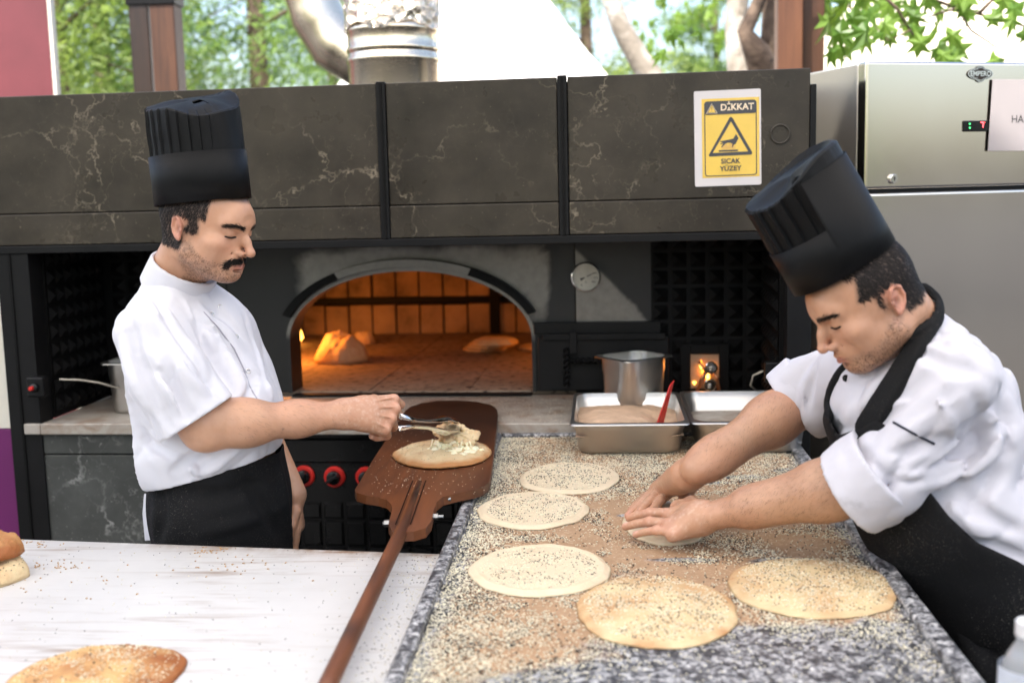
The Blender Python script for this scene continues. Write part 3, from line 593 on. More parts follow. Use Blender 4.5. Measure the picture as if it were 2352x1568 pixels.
for (u, v) in ((1634, 845), (1631, 885)):
    x, z = op(u, v, FY-.07); bo = MB().lathe([(.0, 0), (.017, 0), (.019, .004), (.019, .012), (.016, .014), (.013, .009), (.0, .009)], 22, T(x, FY-.055, z) @ RX(90)).build('burner_valve', MAT['chrome'], ov, False); smooth_by_angle(bo.data)
    MB().cyl((x, FY-.064, z), (x-.004, FY-.085, z-.006), .006, 10).build('valve_stem', MAT['brass'], bo, False, smooth=True)
for pts in ([(1605, 830), (1620, 850), (1615, 875), (1600, 896)], [(1640, 855), (1648, 870), (1652, 897)], [(1628, 850), (1612, 868), (1606, 890)]):
    MB().tube([(op(u, v, FY-.06)[0], FY-.06, op(u, v, FY-.06)[1]) for u, v in pts], .0048, 10).build('copper_pipe', MAT['copper'], ov, False, smooth=True)
# baking chamber: hearth tiles, back and side bricks, vault
HZ = LZ+.012; BY = 1.86
for i in range(5):
    for j in range(4):
        x = -.80+i*.32; y = FY+.012+j*.362
        ob('hearth_tile', (x+.0007, y, LZ+.0005), (x+.3193, y+.3612, HZ+random.uniform(-.001, .001)), MAT['hearth'], .003)
ob('hearth_sill', (ax0+.004, FY-.025, LZ+.0005), (ax1-.004, FY+.011, HZ-.004), MAT['soot'], .003)
for r, (z0, z1) in enumerate(((HZ, HZ+.135), (HZ+.165, HZ+.31), (HZ+.314, HZ+.455))):
    for k in range(15):
        x = -.80+k*.1066
        ob('brick', (x+.003+random.uniform(0, .003), BY+random.uniform(-.012, .008), z0+.002), (x+.1040-random.uniform(0, .003), BY+.06, z1-.002-random.uniform(0, .006)), MAT['brick'], .003)
for sx in (-1, 1):
    for r in range(3):
        for k in range(12):
            y = FY+.03+k*.118; z0 = HZ+r*.15; x = .80*sx
            ob('brick', (min(x, x+.06*sx), y+.002, z0+.002), (max(x, x+.06*sx), y+.116, z0+.148), MAT['brick'], .003)
ob('chamber_back', (-.87, BY+.061, LZ), (.87, BY+.08, 1.47), MAT['soot'], 0); ob('back_pier', (.045, BY-.02, HZ), (.09, BY+.03, HZ+.30), MAT['soot'], .003)
ob('back_lintel', (-.80, BY+.008, HZ+.136), (.80, BY+.05, HZ+.164), MAT['soot'], .002)
m = MB(); nn = 20                                          # vault over the chamber
for yy in (FY+.10, BY+.06):
    pass
R = [[(-.82+1.64*k/nn, y, HZ+.30+.14*math.sin(math.pi*k/nn)) for k in range(nn+1)] for y in (FY+.02, .9, 1.4, BY+.06)]
m.add([p for r in R for p in r], [(i*(nn+1)+j, i*(nn+1)+j+1, (i+1)*(nn+1)+j+1, (i+1)*(nn+1)+j) for i in range(3) for j in range(nn)]); m.build('vault', MAT['brick'], ov, False, smooth=True)
for k, (x, y) in enumerate(((-.735, 1.35), (-.74, 1.28), (-.74, 1.43), (-.735, 1.20), (-.74, 1.50), (-.735, 1.58))):
    h = .05+.03*abs(math.sin(k*2.1)); MB().lathe([(.004, 0), (.020, .02), (.016, .5*h), (.001, h)], 10, T(x, y, HZ+.005)).build('flame', MAT['flame'], ov, False, smooth=True)
def lamp(name, p, e, size, col=(1, .30, .045)):
    ld = bpy.data.lights.new(name, 'POINT'); ld.energy = e; ld.color = col; ld.shadow_soft_size = size; lo = bpy.data.objects.new(name, ld); COL.objects.link(lo); lo.parent = ov; lo.location = p
lamp('flame_and_fill_light', (-.62, 1.02, HZ+.15), 2.6, .08); lamp('flame_and_fill_light', (.58, 1.05, HZ+.20), 1.0, .08); lamp('burner_light', (float(op(1618, 850, .38)[0]), FY-.029, 1.06), .05, .01)  # second lamp is an added fill brightening the right-hand breads, no flame there
# flue pipe over the oven and a bent duct behind it
p = aty(905, 180, 3.72); fl = thing('flue_pipe', 'shiny steel chimney pipe with crinkled foil wrap on top of the oven', 'chimney', (p[0], p[1], 1.9))
fr = 102/FPX*3.72
z1, z2, z3 = (aty(905, v, 3.6)[2] for v in (172, 118, 66))
def sleeve(name, za, zb, r, mat, bead=True):
    pr = [(r, za), (r, za+.004)] + ([(r+.004, za+.010), (r+.006, za+.016), (r+.004, za+.022), (r, za+.028)] if bead else []) + [(r, zb-.034), (r+.004, zb-.028), (r+.005, zb-.022), (r+.003, zb-.016), (r, zb-.010), (r-.002, zb)]
    o = MB().lathe(pr, 48, T(p[0], p[1], 0), cap=False).build(name, mat, fl, smooth=True)
sleeve('pipe_segment', 1.885, z2+.006, fr, MAT['duct'], False); sleeve('pipe_segment', z2, z3+.03, fr-.002, MAT['duct'])
rr = np.random.default_rng(4); m = MB(); R = []
for k in range(26):
    z = z3+.012+k*.018; R.append([(p[0]+(fr+.005+rr.normal()*.0028)*math.cos(2*math.pi*j/64), p[1]+(fr+.005+rr.normal()*.0028)*math.sin(2*math.pi*j/64), z+rr.normal()*.003+(.010*math.sin(j*.5) if k == 0 else 0)) for j in range(64)])
m.rings(R, cap=False).build('foil_wrap', MAT['foil'], fl, smooth=False)
dk = thing('bent_duct', 'bright bent ventilation duct curving down behind the chimney', 'duct', tuple(aty(780, 250, 4.6)*np.array([1, 1, 0])+np.array([0, 0, 1.9])))
pts = [aty(u, v, 4.6) for u, v in ((690, -140), (705, -40), (730, 40), (770, 105), (830, 140), (900, 150))]
cum = []; 
for k in range(len(pts)-1):
    for f in np.linspace(0, 1, 5)[:-1]: cum.append(pts[k]*(1-f)+pts[k+1]*f)
MB().tube(cum, [.105+(.004 if k % 4 == 0 else 0) for k in range(len(cum))], 32).build('elbow', MAT['duct'], dk, smooth=True)
MB().cyl(tuple(pts[-1]), tuple(pts[-1]+np.array([0, 0, -.45])), .03, 8).build('support_leg', MAT['duct'], dk)
# side panel of the stall at the left
sp = thing('side_panel', 'purple and cream stall panel left of the oven', 'panel', tuple(o2w(-1.5, .05, 0)), OVR)

MB().box((-.9, -.02, 0), (.379, .02, .9605)).build('purple_board', MAT['purple'], sp, False, bevel=.002); MB().box((-.9, -.019, .962), (.379, .02, 1.47)).build('cream_board', MAT['cream'], sp, False, bevel=.002)
# ---------------------------------------------------------------- sculpting with signed distance fields
def nrm(v): v = np.asarray(v, float); return v/np.linalg.norm(v)
class SDF:
    def __init__(s, lo, hi, vox):
        s.lo = np.array(lo, float); s.vox = vox; s.n = np.ceil((np.array(hi)-s.lo)/vox).astype(int)+1
        s.D = np.full(s.n, .05, np.float32); s.ax = [s.lo[i]+vox*np.arange(s.n[i]) for i in range(3)]
    def like(s):
        o = SDF.__new__(SDF); o.lo, o.vox, o.n, o.ax = s.lo, s.vox, s.n, s.ax; o.D = np.full(s.n, .05, np.float32); return o
    def sub(s, lo, hi):
        a = np.clip(np.floor((np.array(lo)-s.lo)/s.vox).astype(int), 0, s.n); b = np.clip(np.ceil((np.array(hi)-s.lo)/s.vox).astype(int)+1, 0, s.n)
        return tuple(slice(i, j) for i, j in zip(a, b))
    def pts(s, sl): return s.ax[0][sl[0]][:, None, None], s.ax[1][sl[1]][None, :, None], s.ax[2][sl[2]][None, None, :]
    def comb(s, sl, d, k, mode):
        A = s.D[sl]
        if A.size == 0: return
        if mode == '-': A, d, k = -A, d, k
        if k > 0:
            h = np.clip(.5+.5*(A-d)/k, 0, 1); r = A*(1-h)+d*h-k*h*(1-h)
        else: r = np.minimum(A, d)
        s.D[sl] = -r if mode == '-' else r
    def cone(s, a, b, ra, rb, k=.01, mode='+', side=None, flat=1.0):
        """tapered capsule; with side/flat the section is an ellipse: radius along `side`, radius*flat across it"""
        a, b = np.asarray(a, float), np.asarray(b, float); m = max(ra, rb)+k+s.vox*3; sl = s.sub(np.minimum(a, b)-m, np.maximum(a, b)+m); X, Y, Z = s.pts(sl)
        ab = b-a; L2 = ab@ab+1e-12; px, py, pz = X-a[0], Y-a[1], Z-a[2]; t = np.clip((px*ab[0]+py*ab[1]+pz*ab[2])/L2, 0, 1)
        qx, qy, qz = px-t*ab[0], py-t*ab[1], pz-t*ab[2]; r = ra+(rb-ra)*t
        if side is None: d = np.sqrt(qx*qx+qy*qy+qz*qz)-r
        else:
            e = nrm(np.asarray(side)-ab*(np.asarray(side)@ab)/L2); c = qx*e[0]+qy*e[1]+qz*e[2]; o2 = np.maximum(qx*qx+qy*qy+qz*qz-c*c, 0); kk = np.sqrt((c/r)**2+o2/(r*flat)**2); d = (kk-1)*r*min(1, (1+flat)/2*.9 if flat < 1 else 1)
        s.comb(sl, d.astype(np.float32), k, mode); return s
    def chain(s, P, R, k=.006, mode='+', side=None, flat=1.0):
        for i in range(len(P)-1): s.cone(P[i], P[i+1], R[i], R[i+1], k, mode, side, flat)
        return s
    def ell(s, c, r, k=.01, mode='+', rot=None):
        c = np.asarray(c, float); r = np.asarray(r, float); m = r.max()+k+s.vox*3; sl = s.sub(c-m, c+m); X, Y, Z = s.pts(sl); x, y, z = X-c[0], Y-c[1], Z-c[2]
        if rot is not None: x, y, z = (rot[0, i]*x+rot[1, i]*y+rot[2, i]*z for i in range(3))
        k0 = np.sqrt((x/r[0])**2+(y/r[1])**2+(z/r[2])**2)+1e-9; k1 = np.sqrt((x/r[0]**2)**2+(y/r[1]**2)**2+(z/r[2]**2)**2)+1e-9
        s.comb(sl, (k0*(k0-1)/k1).astype(np.float32), k, mode); return s
    def cut(s, p, n, k=.0):
        """remove everything on the side n points to"""
        n = nrm(n); X, Y, Z = s.pts((slice(None),)*3); d = -((X-p[0])*n[0]+(Y-p[1])*n[1]+(Z-p[2])*n[2]); s.comb((slice(None),)*3, d.astype(np.float32), k, '-'); return s
    def sample(s, P):
        q = (np.asarray(P)-s.lo)/s.vox; i = np.clip(np.floor(q).astype(int), 0, s.n-2); f = np.clip(q-i, 0, 1); r = 0
        for dx in (0, 1):
            for dy in (0, 1):
                for dz in (0, 1): r = r+s.D[i[..., 0]+dx, i[..., 1]+dy, i[..., 2]+dz]*np.where(dx, f[..., 0], 1-f[..., 0])*np.where(dy, f[..., 1], 1-f[..., 1])*np.where(dz, f[..., 2], 1-f[..., 2])
        return r
    def hit(s, u, v, y0=1.2, y1=3.0):
        """first surface point along the view direction of photo pixel (u, v)"""
        d = ray(u, v); t = np.arange(y0/d[1], y1/d[1], .004); P = c_pos+d*t[:, None]; inside = np.all((P > s.lo) & (P < s.lo+s.vox*(s.n-1)), axis=1); val = np.where(inside, s.sample(P), 1); j = np.argmax(val < 0)
        return P[j] if val[j] < 0 else None
    def stroke(s, px, r, depth, k=.012, y=None):
        """a fold drawn along photo pixels: depth>0 raises a ridge, depth<0 presses a valley"""
        dp = [(px[i][0]+(px[i+1][0]-px[i][0])*f, px[i][1]+(px[i+1][1]-px[i][1])*f) for i in range(len(px)-1) for f in (0, .25, .5, .75)]+[px[-1]]
        Q = [s.hit(*p) for p in dp]; Q = [q for q in Q if q is not None]
        if len(Q) < 2: return
        n = -nrm(c_fw)
        off = (depth-r) if depth > 0 else (r+depth)
        Q = np.array(Q)
        for _ in range(2): Q[1:-1] = (Q[:-2]+2*Q[1:-1]+Q[2:])/4
        m = len(Q); w_ = [math.sin(math.pi*(i+.6)/(m+.2))**.6 for i in range(m)]; G = []
        for q in Q: g = np.array([s.sample(q+e)-s.sample(q-e) for e in np.eye(3)*.010]); G.append(nrm(g-c_fw*1e-4))
        R = [r*(.4+.6*w) for w in w_]; Q = [q+g*((depth*w-rr) if depth > 0 else (rr+depth*w)) for q, g, w, rr in zip(Q, G, w_, R)]; s.chain(Q, R, k, '+' if depth > 0 else '-')
    def noise(s, amp, scale, seed=0, stretch=(1, 1, 1), band=.02):
        idx = np.argwhere(np.abs(s.D) < band); P = s.lo+idx*s.vox; s.D[tuple(idx.T)] += (amp*2*(fbm(P*np.array(stretch), scale, seed)-.5)).astype(np.float32); return s
    def ridges(s, amp, scale, M, seed=0, band=.02, mask=None, power=3.0):
        idx = np.argwhere(np.abs(s.D) < band); P = s.lo+idx*s.vox; Q = P@np.asarray(M).T; Q = Q+.02*np.stack([vnoise(P, 12, seed+k) for k in range(3)], -1); v = 1-np.abs(2*vnoise(Q, scale, seed)-1); m = sstep(.42, .62, fbm(P, 5, seed+5))
        if mask is not None: m = m*mask(P)
        s.D[tuple(idx.T)] += (amp*(v**power-.25)*m).astype(np.float32); return s
    def mesh(s):
        D = s.D; S = D < 0; n = np.array(D.shape); cs = np.zeros(n-1, np.int8)
        for dx in (0, 1):
            for dy in (0, 1):
                for dz in (0, 1): cs += S[dx:n[0]-1+dx, dy:n[1]-1+dy, dz:n[2]-1+dz]
        act = np.argwhere((cs > 0) & (cs < 8)); ident = -np.ones(n-1, np.int64); ident[tuple(act.T)] = np.arange(len(act)); acc = np.zeros((len(act), 3)); cnt = np.zeros(len(act))
        cor = [(x, y, z) for x in (0, 1) for y in (0, 1) for z in (0, 1)]
        for a in cor:
            for ax in range(3):
                if a[ax] == 0:
                    b = list(a); b[ax] = 1; da = D[tuple((act+a).T)]; db = D[tuple((act+b).T)]; m = (da < 0) != (db < 0); t = np.where(m, da/(da-db+1e-12), 0); p = np.array(a, float)[None]+np.zeros((len(act), 3)); p[:, ax] = t; acc += p*m[:, None]; cnt += m
        V = s.lo+(act+acc/np.maximum(cnt, 1)[:, None])*s.vox; F = []
        for ax in range(3):
            sl0 = [slice(None)]*3; sl1 = [slice(None)]*3; sl0[ax] = slice(0, -1); sl1[ax] = slice(1, None); e = np.argwhere(S[tuple(sl0)] != S[tuple(sl1)]); o1, o2 = [i for i in range(3) if i != ax]
            e = e[(e[:, o1] > 0) & (e[:, o2] > 0) & (e[:, o1] < n[o1]-1) & (e[:, o2] < n[o2]-1)]; flip = S[tuple(e.T)]
            def c(d1, d2): q = e.copy(); q[:, o1] -= d1; q[:, o2] -= d2; return ident[tuple(q.T)]
            Q = np.stack([c(1, 1), c(0, 1), c(0, 0), c(1, 0)], -1); 
            if ax == 1: flip = ~flip
            Q[~flip] = Q[~flip][:, ::-1]; F.append(Q)
        return V, np.vstack(F)
def relax(V, F, it=2, lam=.5):
    e = np.vstack([F[:, [0, 1]], F[:, [1, 2]], F[:, [2, 3]], F[:, [3, 0]]])
    for _ in range(it):
        A = np.zeros_like(V); c = np.zeros(len(V)); np.add.at(A, e[:, 0], V[e[:, 1]]); np.add.at(A, e[:, 1], V[e[:, 0]]); np.add.at(c, e[:, 0], 1); np.add.at(c, e[:, 1], 1); V = V*(1-lam)+lam*A/np.maximum(c, 1)[:, None]
    return V
def vnormals(V, F):
    n = np.cross(V[F[:, 2]]-V[F[:, 0]], V[F[:, 3]]-V[F[:, 1]]); N = np.zeros_like(V)
    for k in range(4): np.add.at(N, F[:, k], n)
    return N/(np.linalg.norm(N, axis=1, keepdims=True)+1e-12)
def strands(P, D, N, L, W, rng, lift=.3, seg=2):
    """thin curved hair blades: roots P, combing direction D, surface normal N"""
    n = len(P); L = L[:, None]; D = D-N*(D*N).sum(1, keepdims=True); D /= np.linalg.norm(D, axis=1, keepdims=True)+1e-9; S = np.cross(D, N); W = W[:, None]; rows = []
    for k in range(seg+1):
        f = k/seg; c = P+D*L*f+N*L*(lift*f*(1-.5*f)); rows += [c-S*W*(1-f*.8), c+S*W*(1-f*.8)]
    V = np.stack(rows, 1).reshape(-1, 3); m = 2*(seg+1); b = (np.arange(n)*m)[:, None]; F = np.concatenate([b+np.array([2*k, 2*k+1, 2*k+3, 2*k+2]) for k in range(seg)], 0); return V, F
# ---------------------------------------------------------------- head (local: x right, y forward, z up, origin between the eyes' height and the ears)
def head_sdf(neck, jawx=1.0, noseL=1.0, vox=.0017, back=.098):
    s = SDF((-.10, -.13, -.21), (.10, .135, .135), vox)
    s.ell((0, .088-back, .030), (.0765, back, .090), .0); s.ell((0, .022, -.030), (.0575*jawx, .066, .080), .03)
    for x in (-1, 1):
        s.cone((x*.054*jawx, .002, -.060), (x*.020, .062, -.088), .020, .017, .030); s.ell((x*.046, .056, -.024), (.022, .022, .018), .022); s.ell((x*.046, .042, -.050), (.016, .026, .022), .02)
    s.ell((0, .070, -.090), (.022, .018, .016), .018); s.ell((0, .073, -.055), (.031, .020, .026), .022)
    for x in (-1, 1): s.cone((x*.010, .083, .017), (x*.044, .068, .019), .011, .009, .014)
    s.ell((0, .078, .030), (.040, .016, .028), .02)
    for x in (-1, 1): s.ell((x*.031, .094, .000), (.017, .013, .0105), .010, '-')
    for x in (-1, 1):
        s.ell((x*.0315, .0715, .001), (.0150, .0135, .0125), .004)
        s.cone((x*.017, .082, .0075), (x*.044, .074, .0070), .0035, .0035, .004)
        s.cone((x*.019, .081, -.0085), (x*.043, .074, -.0085), .0028, .0028, .004)
        s.cone((x*.0185, .0865, -.0038), (x*.0445, .0765, -.0035), .0010, .0010, .0015, '-')
    s.cone((0, .082, .010), (0, .0985, -.012), .0085, .0085, .010); s.cone((0, .0985, -.010), (0, .1085*noseL, -.031), .0080, .0088, .008); s.ell((0, .1090*noseL, -.0335), (.0098, .0085, .0085), .006)
    for x in (-1, 1): s.ell((x*.0125, .0950, -.0370), (.0075, .0105, .0075), .005); s.ell((x*.0065, .101, -.0435), (.0036, .0055, .0035), .003, '-'); s.cone((x*.024, .083, -.040), (x*.032, .072, -.062), .0010, .0014, .008, '-')
    s.cone((0, .094, -.046), (0, .093, -.053), .003, .003, .004, '-')
    for x in (-1, 1):
        s.cone((x*.004, .0945, -.0575), (x*.024, .079, -.0615), .0050, .0026, .004); s.cone((0, .0930, -.0680), (x*.020, .080, -.0645), .0058, .0030, .004); s.cone((0, .1005, -.0623), (x*.025, .081, -.0628), .0013, .0011, .0016, '-')
    s.ell((0, .090, -.0775), (.016, .006, .0040), .005, '-')
    for x in (-1, 1):                                   # ears: plate, helix, antihelix, lobe, hollow
        rot = np.array(Euler((math.radians(8), 0, math.radians(-x*28))).to_matrix()); ES = .76; E = lambda p: np.array([x*.0735, -.004, -.006])+rot@(np.array([x*p[0], p[1], p[2]])*ES)
        s.ell(E((.006, -.012, 0)), (.0052, .0135, .0222), .006, '+', rot)
        hel = [(.009, .004, .008), (.013, .000, .024), (.015, -.012, .0315), (.016, -.025, .024), (.0155, -.029, .006), (.013, -.024, -.010), (.010, -.014, -.024)]
        s.chain([E(p) for p in hel], [.0027, .0032, .0034, .0034, .0032, .0031, .0034], .002); s.ell(E((.008, -.006, -.026)), (.0036, .0058, .0066), .003, '+', rot)
        s.ell(E((.0150, -.008, -.004)), (.0065, .0066, .0105), .002, '-', rot); s.chain([E((.0160, -.008, .022)), E((.0165, -.019, .018)), E((.0165, -.0215, .004)), E((.015, -.018, -.010))], [.0024, .0026, .0026, .0018], .0015, '-'); s.ell(E((.009, .003, -.004)), (.003, .003, .0045), .002, '+', rot)
    a = np.array([0, -.030, -.045]); s.cone(a, neck, .056, .060, .030, '+', (1, 0, 0), .95); s.cone((0, .008, -.082), neck+np.array([0, .012, 0]), .024, .030, .03)
    return s
SKIN = np.array([.51, .272, .165])
def head_colors(V, beard, stub=1.0, hairline=None, scalp=True, skin=SKIN):
    x, y, z = V.T; ax = np.abs(x); C = np.tile(skin, (len(V), 1)); n1 = fbm(V, 30, 3)[:, None]; C = C*(.90+.2*n1)
    def mix(m, c): nonlocal C; C = C*(1-m[:, None])+np.array(c)*m[:, None]
    ear = sstep(.071, .080, ax)*sstep(-.055, -.035, y)*sstep(.016, .0, y)*sstep(-.05, -.035, z); mix(ear*.55, (.58, .20, .14)); mix(.75*np.exp(-((y+.011)/.0060)**2-((z+.008)/.0095)**2)*sstep(.068, .072, ax), (.20, .07, .05))  # ear tinted red; the shade of its hollow is put into the colour
    mix(.35*np.exp(-((y-.108)/.014)**2-((z+.032)/.014)**2-(x/.016)**2), (.60, .24, .16)); mix(.28*np.exp(-((ax-.042)/.02)**2-((z+.028)/.018)**2)*sstep(.02, .05, y), (.60, .25, .17))
    mix(.30*np.exp(-((ax-.031)/.020)**2-((z+.009)/.006)**2)*sstep(.05, .07, y), (.34, .17, .12)); mix(.22*np.exp(-((ax-.031)/.018)**2-((z-.006)/.005)**2)*sstep(.05, .07, y), (.42, .20, .14))
    lips = np.exp(-((ax/.0235)**4))*sstep(-.0740, -.0700, z)*sstep(-.0545, -.0575, z-.0*x)*sstep(.078, .084, y); mix(lips*.72, (.47, .155, .125)); mix(np.exp(-((z+.0626)/.0012)**2)*sstep(.026, .023, ax)*sstep(.075, .08, y)*.75, (.16, .05, .04))
    lash = np.exp(-((z+.0040)/.0016)**2)*sstep(.0475, .044, ax)*sstep(.0165, .019, ax)*sstep(.066, .071, y); mix(lash*.92, (.02, .013, .011))
    line = -.028-.030*sstep(.0, .062, y)+.0*x; bm_ = sstep(.004, -.010, z-line)*sstep(-.020, -.004, y)*(1-np.exp(-((ax/.024)**4))*sstep(-.076, -.070, z)*sstep(-.052, -.056, z)*.9); bm_ *= sstep(-.125, -.108, z); side = sstep(.012, -.006, np.abs(y-.004)-.010)*sstep(.03, .01, z)*sstep(-.06, -.04, z)*sstep(.05, .06, ax)
    mo = np.exp(-((ax/.026)**4))*np.exp(-((z+.0505)/.007)**2)*sstep(.07, .078, y)
    fz = np.clip(.55+.9*(fbm(V, 190, 7, 2)-.5)*2, .1, 1.1); b = np.clip((bm_*.75+side*.6+mo*.6)*beard, 0, 1)*fz; mix(np.clip(b, 0, .9)*stub, (.055, .040, .034))
    if hairline is not None: mix(hairline(V)*.93, (.014, .011, .010))
    return np.clip(C, 0, 1)
def lid_curve(s, x0, x1, zf, n=9, push=.0006):
    P = []
    for x in np.linspace(x0, x1, n):
        z = zf(x); ys = np.linspace(.105, .05, 111); d = s.sample(np.stack([np.full(111, x), ys, np.full(111, z)], -1)); j = np.argmax(d < 0); P.append((x, ys[j]+push, z))
    return P
def lashes(parent, s, pos, R, sc=1.0):
    for sg_ in (-1, 1):
        P = lid_curve(s, sg_*.0175, sg_*.0460, lambda x: -.0036-.0018*math.sin(math.pi*(abs(x)-.0175)/.0285)); Q = [pos+R@(np.array(p)*sc) for p in P]
        MB().tube([tuple(q) for q in Q], [.0007]+[.0016]*(len(Q)-2)+[.0010], 8).build('eyelashes', MAT['hair'], parent, smooth=True)
def head_frame(pos, heading, pitch, roll=0):
    h = math.radians(heading); p = math.radians(pitch); f = np.array([math.cos(h), math.sin(h), 0]); r = np.array([math.sin(h), -math.cos(h), 0]); up = np.array([0, 0, 1.])
    f2 = f*math.cos(p)-up*math.sin(p); u2 = f*math.sin(p)+up*math.cos(p); ro = math.radians(roll); r3 = r*math.cos(ro)+u2*math.sin(ro); u3 = u2*math.cos(ro)-r*math.sin(ro); return np.array(pos), np.stack([r3, f2, u3], 1)
def skin_mat():
    t = NT('skin'); c = t.attr('Col', 'Color'); n = t.noise(90, 4, .6); t.base(t.mix(t.ramp(n, [(.35, .0), (.7, .18)]), c, (.62, .40, .30), 'MIX')); t.set(Roughness=t.math('ADD', t.math('MULTIPLY', n, .22), .29), Subsurface_Weight=.06, Subsurface_Radius=(.010, .004, .002), Subsurface_Scale=.6, Specular_IOR_Level=.45); t.bump(t.math('ADD', t.noise(420, 3), t.math('MULTIPLY', t.noise(120, 4), .8)), .22, .0012); return t.m
MAT['skin'] = skin_mat()
MAT['hair'] = simple('black_brown_hair', (.013, .009, .0075), .62, 0, .3, 60, Specular_IOR_Level=.25); MAT['fuzz'] = simple('arm_hair', (.035, .022, .016), .5, 0, .3, 60)
def cloth(name, c, weave=900, rough=.8, var=.05, bump=.12, sheen=.2, big=.25, stain=.0):
    t = NT(name); n = t.noise(5, 4); d = tuple(x*(1-var) for x in c); st = t.math('MULTIPLY', t.ramp(t.noise(7, 5, .6, .4), [(.62, 0.), (.74, 1.)]), t.ramp(t.noise(60, 4), [(.40, 0.), (.62, stain)])); t.base(t.mix(st, t.mix(n, d, c), tuple(x*.45 for x in c))); t.set(Roughness=rough, Sheen_Weight=sheen); t.bump(t.math('ADD', t.math('MULTIPLY', t.noise(weave, 2), .25), t.math('MULTIPLY', t.noise(28, 4, .6, .6), big)), bump, .004); return t.m
MAT['jacket'] = cloth('white_jacket_cotton', (.66, .655, .70), stain=.18, bump=.35, big=.5); MAT['jacket2'] = cloth('worn_white_jacket_cotton', (.62, .605, .655), stain=.6, var=.12, bump=.35, big=.5)
def apronm():
    t = NT('black_apron_cloth'); n = t.noise(6, 4); dust = t.math('MULTIPLY', t.ramp(t.noise(650, 2, .5), [(.66, 0.), (.72, .75)]), t.ramp(t.noise(7, 4), [(.45, .12), (.65, 1.)])); t.base(t.mix(dust, t.mix(n, (.0050, .0050, .0055), (.010, .010, .0105)), (.45, .40, .34))); t.set(Roughness=.85, Sheen_Weight=.0, Specular_IOR_Level=.2); t.bump(t.noise(30, 4, .6, .5), .2, .004); return t.m
MAT['apron'] = apronm(); MAT['trouser'] = cloth('dark_trouser_cloth', (.025, .025, .028)); MAT['shoe'] = simple('black_shoe', (.012, .012, .012), .4)
def hatm():
    t = NT('black_paper_hat'); n = t.noise(260, 3, .6, 0, t.obj((1, 1, .2))); t.base(t.mix(n, (.0032, .0033, .0036), (.0062, .0064, .0069))); t.set(Roughness=.50, Specular_IOR_Level=.16); t.bump(t.math('ADD', t.math('MULTIPLY', n, .3), t.noise(24, 3)), .12, .003); return t.m
MAT['hat'] = hatm()
def make_hat(parent, base, R, rx, ry, band_h, ztop, pleat, cap, hole=None, bandcut=None, name='chef_hat'):
    """paper hat: crown with pleats, closed dented top, separate band; frame R columns right, forward, up"""
    n = 288; th = np.linspace(0, 2*math.pi, n, endpoint=False); ct, st = np.sin(th), np.cos(th)   # th = 0 forward, clockwise to the right
    zt = ztop(th); rows = []; pl_ = pleat(th)
    for f in np.linspace(0, 1, 16):
        z = .004+(zt-.004)*f; fl = 1+.012*f; am = sstep(band_h*.5, band_h*1.25, z); r_ = 1-am*pl_; rows.append((r_*fl, z))
    for e, dz in ((.985, .004), (.955, .0065), (.90, .0075)): rows.append(((1-pl_*(.7))*1.012*e, zt+dz-.003))
    for e in (.78, .62, .45, .28, .12): rows.append((np.full(n, e), cap(th, e, zt)))
    V = []
    for r_, z in rows: V.append(np.stack([rx*ct*r_, ry*st*r_, np.broadcast_to(z, (n,))], -1))
    m = len(V); V = np.vstack(V+[np.array([[0, 0, float(np.mean(rows[-1][1]))]])]); i = np.arange(m-1)[:, None]*n; j = np.arange(n)[None]; k = (j+1) % n
    F = np.stack([i+j, i+n+j, i+n+k, i+k], -1).reshape(-1, 4); e = len(V)-1; F = [tuple(q) for q in F]+[((m-1)*n+a, e, (m-1)*n+(a+1) % n) for a in range(n)]
    if hole is not None: F = [f for f in F if not hole(V[list(f)].mean(0))]
    nz_ = .0045*(fbm(V, 22, 3)-.5)+.0022*(fbm(V*np.array([1, 1, .4]), 60, 5)-.5); V = V*(1+(nz_/.09)[:, None]*np.array([1, 1, .35])); W_ = base+V@R.T; me = mesh_np(name, W_, F); smooth_by_angle(me, 28); o = link(name, me, MAT['hat'], parent); sm = o.modifiers.new('thick', 'SOLIDIFY'); sm.thickness = .0009; sm.offset = -1
    rr_ = [(1.030, 0), (1.034, band_h*.5), (1.038, band_h)]; Vb = np.vstack([np.stack([rx*ct*a, ry*st*a, np.full(n, z)], -1) for a, z in rr_]); Fb = [tuple(q) for q in np.stack([(np.arange(2)[:, None]*n+j), (np.arange(2)[:, None]*n+k), (np.arange(2)[:, None]*n+n+k), (np.arange(2)[:, None]*n+n+j)], -1).reshape(-1, 4)]
    if bandcut is not None: Vb[:, 2] = np.where(Vb[:, 2] > band_h*.9, bandcut(np.tile(th, 3)), Vb[:, 2])
    b = link('hat_band', mesh_np('hat_band', base+Vb@R.T, Fb), MAT['hat'], o); sm = b.modifiers.new('thick', 'SOLIDIFY'); sm.thickness = .001; sm.offset = 1
    return o
def person_body(parent, parts):
    """join the sculpted pieces of one figure into its body mesh; parts: (V, F, C)"""
    V = []; F = []; C = []; b = 0
    for v, f, c in parts: V.append(v); F.append(f+b); C.append(c); b += len(v)
    me = mesh_np('body', np.vstack(V), np.vstack(F)); set_col(me, 'Col', np.vstack(C)); return link('body', me, MAT['skin'], parent)
